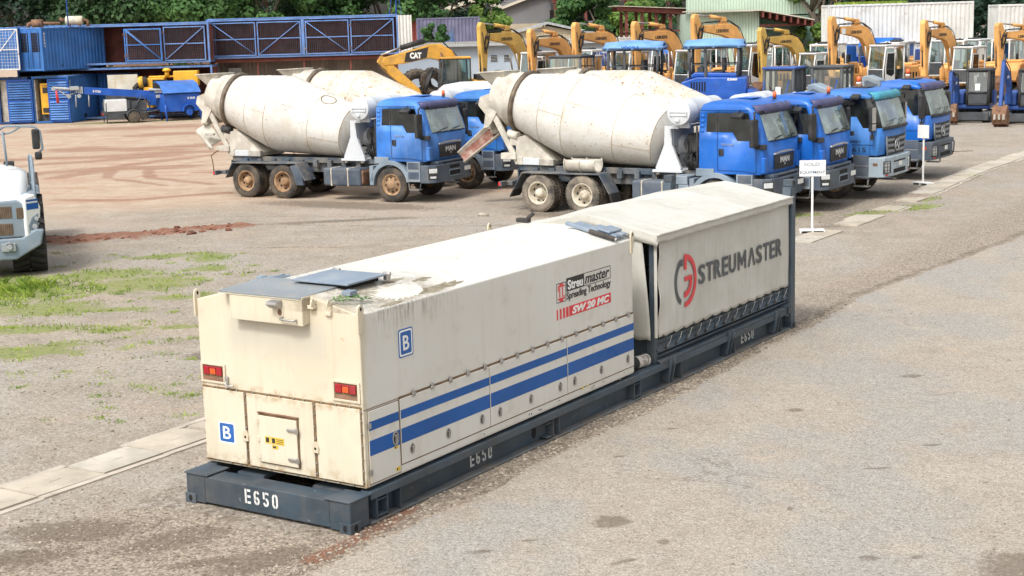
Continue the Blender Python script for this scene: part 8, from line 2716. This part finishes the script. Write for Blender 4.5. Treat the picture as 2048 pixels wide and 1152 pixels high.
for i in range(4):
    m.box(-2.75 - i * .11, -2.68 - i * .11, -.24 + i * .02, .04 - i * .02, 1.85 + .02 * i, 2.26 - .03 * i)
m.tube([(-3.0, -.1, 2.1), (-4.4, -.1, 2.25)], .09, 6); m.tube([(-3.1, -.1, 1.9), (-3.6, -.1, 1.75), (-4.2, -.1, 2.2)], .04, 5); m.cyl((-3.5, -.25, 1.72), (-3.5, .05, 1.72), .13, n=10); m.cyl((-4.35, -.2, 2.2), (-4.35, .0, 2.2), .12, n=10); m.cyl((-2.9, -.25, 1.72), (-2.9, .05, 1.72), .12, n=10); m.box(-3.4, -2.9, -.3, .1, 2.1, 2.3)
for x in (-3.1, -2.35):
    m.tube([(x, -.2, 1.8), (x - .02, -.2, 1.05)], .035, 5); 
m.build('boom_head', [M_GREYM], t)
m = MB(); m.cyl((-4.2, -.22, 2.1), (-4.15, -.22, 1.35), .06, .09, n=8); m.build('red_flag', [M_REDP], t)
m = MB(); m.box(1.55, 2.3, -.3, .1, 1.7, 1.85, 0); m.cyl((1.2, -.3, 1.95), (2.3, -.3, 1.85), .07, n=8); m.box(1.6, 1.9, -.3, -.27, 1.4, 1.6); m.build('ram_and_valves', [M_GREYM], t, .02, 1)
lettering('B 9720', (-2.1, -.262, 1.90), (.995, 0, -.095), (.095, 0, .995), .45, .14, M_WHITE, bo, 'fleet_code', bold=.03)
tag(MB().box(0, 1.9, 0, .04, 0, .95).build('leaning_panel', [M_CWHITE2], None, .01, 1), 'scuffed white framed panel standing against the blue container behind the lift trailer', 'panel').location = (-25.0, 95.0, 1.85)
m = MB(); m.box(-.1, 2.1, .0, .8, 0, 1.83); st_ = m.build('equipment_rack', [M_DGREY], None, .02, 1); st_.location = (-25.1, 95.0, 0); tag(st_, 'dark equipment case carrying the scuffed panel behind the lift trailer', 'case')
M_LID = paint('lid_blue', (.05, .17, .52), .4, .15, 1.5, .15)
t = thing('covered_trailer', 'blue compressor trailer with an arched lid, standing on jack legs without wheels', 'trailer', (-20.4, 92.9, 0), R(32))
m = MB(); m.box(-.95, 1.35, -.75, .75, .55, 1.62, 0); m.build('body', [M_BLUEM], t, .02, 1)
m = MB(); m.prism([(-.98, 1.64), (.98 * .0 - .2, 1.64), (-.2, 1.66), (-.98, 1.66)], -.2, -.1, 'xz') if False else m.add([(-1.0, -.8, 1.66), (1.4, -.8, 1.66), (1.4, -.2, 2.2), (-1.0, -.2, 2.2), (1.4, .45, 2.35), (-1.0, .45, 2.35), (1.4, .8, 2.3), (-1.0, .8, 2.3)], [(0, 1, 2, 3), (3, 2, 4, 5), (5, 4, 6, 7)]); m.build('lid', [M_LID], t, solid=-.05)
m = MB(); m.prism([(-.74, 1.63), (-.2, 2.12), (.4, 2.28), (.74, 2.25), (.74, 1.63)], 1.25, 1.3, 'yz', 0); m.box(-.6, .9, -.4, .6, 1.63, 2.0, 1); m.build('end_panel', [M_BLUEM, M_PLAST], t)
m = MB(); m.prism([(.55 + .42 * math.cos(R(a)), .55 + .45 * math.sin(R(a))) for a in range(0, 181, 20)] + [(.55 + .36 * math.cos(R(a)), .55 + .39 * math.sin(R(a))) for a in range(180, -1, -20)], -.98, -.755, 'xz', 0); m.cyl((.55, -.95, .5), (.55, .95, .5), .10, n=10); m.cyl((.55, -.98, .5), (.55, -.88, .5), .2, n=14); m.build('axle_and_arch', [M_BLUEM], t)
for x, y in ((-.9, -.85), (1.3, -.78), (-.7, .7), (1.2, .7)):
    m = MB(); m.tube([(x, y, 1.0), (x, y, .55), (x + .05, y, .0)], .055, 6); m.build('jack_leg', [M_BLUEM], t)
lettering('B 5640', (.55, -.752, 1.28), (1, 0, 0), (0, 0, 1), .48, .14, M_WHITE, t, 'fleet_code', bold=.03)
t = thing('concrete_pump', 'yellow pumping machine with black air ducts standing in the open container bay', 'pump', (-21.7, 94.3, 0), R(3))
m = MB(); m.box(-.9, 2.2, .0, .9, .6, 2.0, 0); m.box(1.0, 2.5, -.1, .7, 2.0, 2.95, 0); m.box(-.8, .4, .1, .8, 2.0, 2.55, 0); m.box(-.6, 1.0, .3, .6, 2.55, 2.68, 0); m.build('body', [M_YELM], t, .04, 2)
m = MB(); m.lathe([(-.15, .3), (-.1, .38), (.12, .38), (.2, .22)], (-1.05, .2, 2.3), (1, 0, .1), 18); m.cyl((.55, .3, 2.62), (.55, .3, 2.95), .14, n=12); m.lathe([(0, .26), (.1, .26), (.2, .12)], (.55, .3, 2.95), (0, 0, 1), 16); m.build('air_cleaner', [M_YELM], t)
m = MB(); m.tube([(-1.2, .1, 2.2), (-1.4, -.05, 2.0), (-1.4, -.05, 1.5)], .17, 8); m.cyl((-.9, .2, 2.32), (-.65, .2, 2.35), .33, n=14); m.prism([(-.35, 1.5), (.75, 1.5), (.75, 2.2), (.6, 2.45), (-.3, 2.45)], -.08, .0, 'xz'); m.build('duct_and_cover', [M_BLACK], t, .02, 1)
m = MB(); m.box(-1.4, 2.6, -.2, .0, .5, .75); m.box(-.6, .0, -.6, -.25, .9, 1.5); m.cyl((.4, -.3, .9), (1.2, -.3, 1.0), .3, n=12); m.box(-1.3, -.4, -.3, .2, 1.3, 1.45); m.build('blue_chassis', [M_BLUEM], t, .03, 1)
for x in (-1.0, 2.0):
    m = MB(); m.cyl((x, -.2, .35), (x, .1, .35), .35, n=16); m.build('wheel', [M_TYRE], t)
# ---------------------------------------------------------------- articulated dump truck at the left edge
M_DTW = paint('bonnet_white', (.76, .77, .76), .3, .04, 1.2, .12, (.55, .52, .46), 2.4, .55)
M_DTG = paint('dumper_grey_blue', (.20, .26, .32), .5, .12, 1.5, .3, (.30, .27, .23), 2.5, .5)
M_TYREB = paint('tyre_black', (.020, .020, .021), .8, .2, 3, .25, (.10, .085, .065), 2.4, .5)
M_MESH = paint('grille_brown', (.13, .085, .055), .8, .25, 6, .4, (.25, .19, .13), 8, .5)
t = thing('dump_truck', 'white articulated dump truck facing the road, cut off by the left picture edge', 'dump truck', (-11.80, 33.08, 0), R(-72))
m = MB()
m.prism([(-1.38, 1.06), (-1.30, .72), (-.75, .42), (.75, .42), (1.30, .72), (1.38, 1.06), (1.20, 1.08), (.9, .90), (-.9, .90), (-1.2, 1.08)], -.55, .10, 'yz', 0)
m.build('bumper', [M_DTG], t, .04, 3)
m = MB(); m.prism([(-1.0, .91), (1.0, .91), (1.05, 1.62), (.85, 1.74), (-.85, 1.74), (-1.05, 1.62)], -.9, .06, 'yz', 0); gr = m.build('grille_frame', [M_DTG], t, .04, 3)
for y0, y1, z0, z1 in ((-.72, .72, 1.36, 1.62), (-.72, .72, .98, 1.24), (.82, .98, 1.34, 1.58), (-.98, -.82, 1.34, 1.58)):
    m = MB(); m.box(.061, .075, y0, y1, z0, z1, 0); g_ = m.build('grille_mesh', [M_MESH], gr, .02, 2)
    m = MB()
    for i in range(int((y1 - y0) / .045)):
        m.box(.0755, .078, y0 + .02 + i * .045, y0 + .028 + i * .045, z0 + .02, z1 - .02)
    m.build('grille_wire', [M_PLAST], g_)
for s in (-1, 1):
    m = MB(); MT = Matrix.Translation((-.0, s * 1.12, 0)) @ Matrix.Rotation(s * R(38), 4, 'Z')
    m.prism([(-.16, .92), (.02, .90), (.22, 1.10), (.27, 1.55), (.12, 1.86), (-.16, 1.78)] if s > 0 else [(.16, .92), (.16, 1.78), (-.12, 1.86), (-.27, 1.55), (-.22, 1.10), (-.02, .90)], -.3, .03, 'yz', 0, MT); hp = m.build('corner_panel', [M_DTW], t, .03, 2)
    m = MB(); m.prism([(-.10, .96), (.04, .95), (.16, 1.10), (.18, 1.42), (.0, 1.34), (-.10, 1.18)] if s > 0 else [(.10, .96), (.10, 1.18), (-.0, 1.34), (-.18, 1.42), (-.16, 1.10), (-.04, .95)], .031, .045, 'yz', 0, MT); hl = m.build('lamp_housing', [M_DTG], hp, .01, 1)
    m = MB()
    for y, z, r_ in ((.11, 1.30, .05), (.05, 1.13, .06), (-.03, 1.01, .04)):
        m.cyl(MT @ Vector((.046, s * y, z)), MT @ Vector((.062, s * y, z)), r_, n=14)
    m.build('headlamp', [M_LENS], hl)
    for z0, z1 in ((1.52, 1.66), (1.70, 1.745)):
        m = MB(); m.box(.031, .036, min(s * -.12, s * .165), max(s * -.12, s * .20), z0, z1, 0, MT); m.build('stripe', [M_STRIPE], hp)
# bonnet: white shell sloping up to the windscreen
g = []
for i in range(15):
    f = i / 14
    x = .05 - 1.75 * f
    row = []
    for j in range(17):
        v = -1 + j / 8
        w_ = 1.02 + .10 * f
        y = v * w_
        z = 1.74 + .70 * f ** .8 - .30 * abs(v) ** 4 * (1 - .3 * f) - (.05 if i == 0 else 0)
        row.append((x, y, z))
    row = [(x, -w_ - .01, 1.30 + .1 * f)] + row + [(x, w_ + .01, 1.30 + .1 * f)]
    g.append(row)
m = MB(); m.sheet(g); m.build('bonnet', [M_DTW], t, solid=.02)
m = MB(); m.tube([(-.1, -.35, 1.80), (-.9, -.38, 2.18), (-1.7, -.4, 2.46)], .012, 5); m.tube([(-.1, .35, 1.80), (-.9, .38, 2.18), (-1.7, .4, 2.46)], .012, 5); m.build('bonnet_crease', [M_DTW], t)
m = MB(); m.box(-1.9, -1.72, .62, .86, 2.36, 2.48); m.build('bonnet_catch', [M_PLAST], t, .03, 2)
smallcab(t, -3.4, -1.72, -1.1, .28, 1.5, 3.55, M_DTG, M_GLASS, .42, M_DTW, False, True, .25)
m = MB(); m.box(-3.3, -.1, -.9, .9, .75, 1.3, 0); m.box(-2.4, -.5, .905, 1.36, 1.80, 1.84, 0); m.box(-2.4, -.5, -1.36, -.905, 1.80, 1.84, 0); m.box(-.5, -.12, .905, 1.34, 1.08, 1.14, 0); m.box(-.5, -.12, -1.34, -.905, 1.08, 1.14, 0); m.build('front_frame', [M_DTG], t, .02, 1)
for s in (-1, 1):
    ty = MB(); ty.lathe([(-.36, .45), (-.38, .70), (-.33, .82), (.33, .82), (.38, .70), (.36, .45)], (0, 0, 0), (0, 1, 0), 40)
    for k in range(22):
        for q in (-1, 1):
            MT = Matrix.Rotation(2 * PI * (k + (q > 0) * .5) / 22, 4, 'Y')
            ty.add([MT @ Vector(p) for p in ((-.05, q * .02, .80), (.05, q * .02, .80), (.21, q * .375, .78), (.10, q * .375, .78), (-.05, q * .02, .885), (.05, q * .02, .885), (.20, q * .375, .865), (.10, q * .375, .865))],
                   [(0, 3, 2, 1), (4, 5, 6, 7), (0, 1, 5, 4), (1, 2, 6, 5), (2, 3, 7, 6), (3, 0, 4, 7)])
    o = ty.build('wheel', [M_TYREB], t); o.location = (-.86, s * 1.03, .885)
    m = MB(); m.cyl((0, -s * .1, 0), (0, s * .30, 0), .44, .40, n=20); m.cyl((0, s * .30, 0), (0, s * .38, 0), .16, n=14); m.build('rim', [M_DTW], o)
    m = MB(); y = s * 1.25
    m.tube([(-.35, y, 1.1), (-.38, y, 2.30), (-.55, y, 2.38)], .035, 6)
    m.tube([(-.55, y, 1.25), (-.62, y, 2.55), (-.75, y - s * .02, 2.64), (-1.25, y - s * .05, 2.64), (-1.35, y - s * .06, 2.55), (-1.35, y - s * .06, 1.3)], .03, 6)
    m.tube([(-.9, y - s * .03, 1.3), (-.9, y - s * .03, 2.62)], .025, 5); m.tube([(-.6, y, 2.0), (-1.35, y - s * .06, 2.0)], .025, 5)
    m.build('handrail', [M_DTG], t)
    m = MB(); m.tube([(-1.7, s * .55, 3.2), (-1.3, s * .72, 3.32), (-1.0, s * 1.0, 3.33), (-.8, s * 1.36, 3.31), (-.78, s * 1.47, 3.20), (-.78, s * 1.50, 2.80), (-.80, s * 1.38, 2.68)], .028, 6); m.tube([(-1.55, s * .62, 3.12), (-1.2, s * .86, 3.18), (-.95, s * 1.06, 3.31)], .022, 5); m.tube([(-1.4, s * .66, 3.2), (-1.4, s * .70, 2.4)], .03, 6); ma = m.build('mirror_arm', [M_DTG], t)
    m = MB(); m.box(-.86, -.72, s * 1.37 - .085, s * 1.37 + .085, 2.80, 3.26); m.build('mirror', [M_PLAST], ma, .04, 3)
    m = MB(); m.box(-.86, -.74, s * 1.40 - .08, s * 1.40 + .08, 2.56, 2.74); m.build('wide_mirror', [M_PLAST], ma, .04, 3)
m = MB(); m.cyl((.10, .62, .72), (.22, .62, .72), .06, n=12); m.box(.10, .16, .45, .75, .62, .80); m.tube([(.16, .55, .78), (.22, .62, .84), (.16, .69, .78)], .02, 5); m.build('tow_hitch', [M_GREYM], t, .01, 1)
m = MB(); m.box(-7.5, -3.6, -1.4, .3, 1.5, 1.95, 0); m.box(-7.2, -3.7, -.5, .5, .8, 1.49, 0); m.build('dump_body', [M_DTW], t, .06, 2)
for x in (-5.2, -6.9):
    for s in (-1, 1):
        m = MB(); m.cyl((x, s * .75, .88), (x, s * 1.4, .88), .88, n=24); m.build('wheel', [M_TYRE], t)

# ---------------------------------------------------------------- signs
def sign(label, loc, rz, lines, wd, hh, top):
    t = thing('sign_post', label, 'sign', loc, rz)
    m = MB(); m.box(-.025, .025, -.02, .02, .05, top - hh * .3); m.build('post', [M_WHITE], t, .005, 1)
    m = MB(); m.box(-.30, .30, -.17, .17, .055, .075, 0); m.box(-.30, -.27, -.17, .17, 0, .055, 0); m.box(.27, .30, -.17, .17, 0, .055, 0); m.box(-.02, .02, -.17, .17, 0, .055, 0); m.build('foot', [M_WHITE], t, .004, 1)
    m = MB(); m.box(-wd / 2, wd / 2, -.034, -.021, top - hh, top); b = m.build('board', [M_SIGNW], t, .006, 2)
    if not lines:
        m = MB(); m.box(-.035, .035, -.060, -.0345, top - hh, top - .02); m.build('batten', [M_WHITE], b)
    for s, x, z, w_, h_ in lines:
        lettering(s, (x, -.0345, z), (1, 0, 0), (0, 0, 1), w_, h_, M_PSIGN, b, 'lettering', bold=.012, th=.002)
    return t


M_SIGNW = paint('sign_board_white', (.74, .75, .74), .55, .06, 3, .35, (.55, .48, .36), 5, .55, rust=.3, rs=14)
M_PSIGN = paint('sign_paint_grey', (.07, .11, .18), .6, .4, 14, .5, (.42, .46, .52), 10, .5)
sign('white board on a thin post reading SOLD EQUIPMENT beside the far rack post', (7.50, 36.95, 0), R(-6), [('SOLD', -.21, 1.655, .38, .085), ('EQUIPMENT', -.305, 1.455, .61, .085)], .64, .40, 1.80)
sign('small white sign seen from behind its batten, in front of the rightmost truck', (12.95, 46.75, 0), R(-52), [], .42, .41, 1.86)

# clods and litter
t = MB()
for x, y, s in ((-.75, 41.9, .16), (3.2, 43.0, .07), (-2.5, 43.5, .06)):
    n = []
    for dz, rr in ((0, .9), (.35, 1.0), (.7, .5)):
        n += [(x + math.cos(2 * PI * i / 7) * rr * s * frnd(.8, 1.2), y + math.sin(2 * PI * i / 7) * rr * s * .7, dz * s) for i in range(7)]
    t2 = MB(); t2.add(n, [(i, (i + 1) % 7, 7 + (i + 1) % 7, 7 + i) for i in range(7)] + [(7 + i, 7 + (i + 1) % 7, 14 + (i + 1) % 7, 14 + i) for i in range(7)] + [tuple(range(14, 21))])
    tag(t2.build('stone', [STONE[0]]), {-.75: 'pale flat stone on the ground right of the faded mixer cab', 3.2: 'small stone between the two front mixer trucks, behind the rear wheels', -2.5: 'small stone under the faded mixer truck'}[x], 'stone')
o = MB().box(-.55, .55, -.03, .03, 0, .03).build('wooden_stick', [M_BARK]); o.location = (17.3, 57.5, 0); o.rotation_euler = (0, 0, R(8)); tag(o, 'long thin stick lying on bare ground right of the rightmost truck', 'stick')
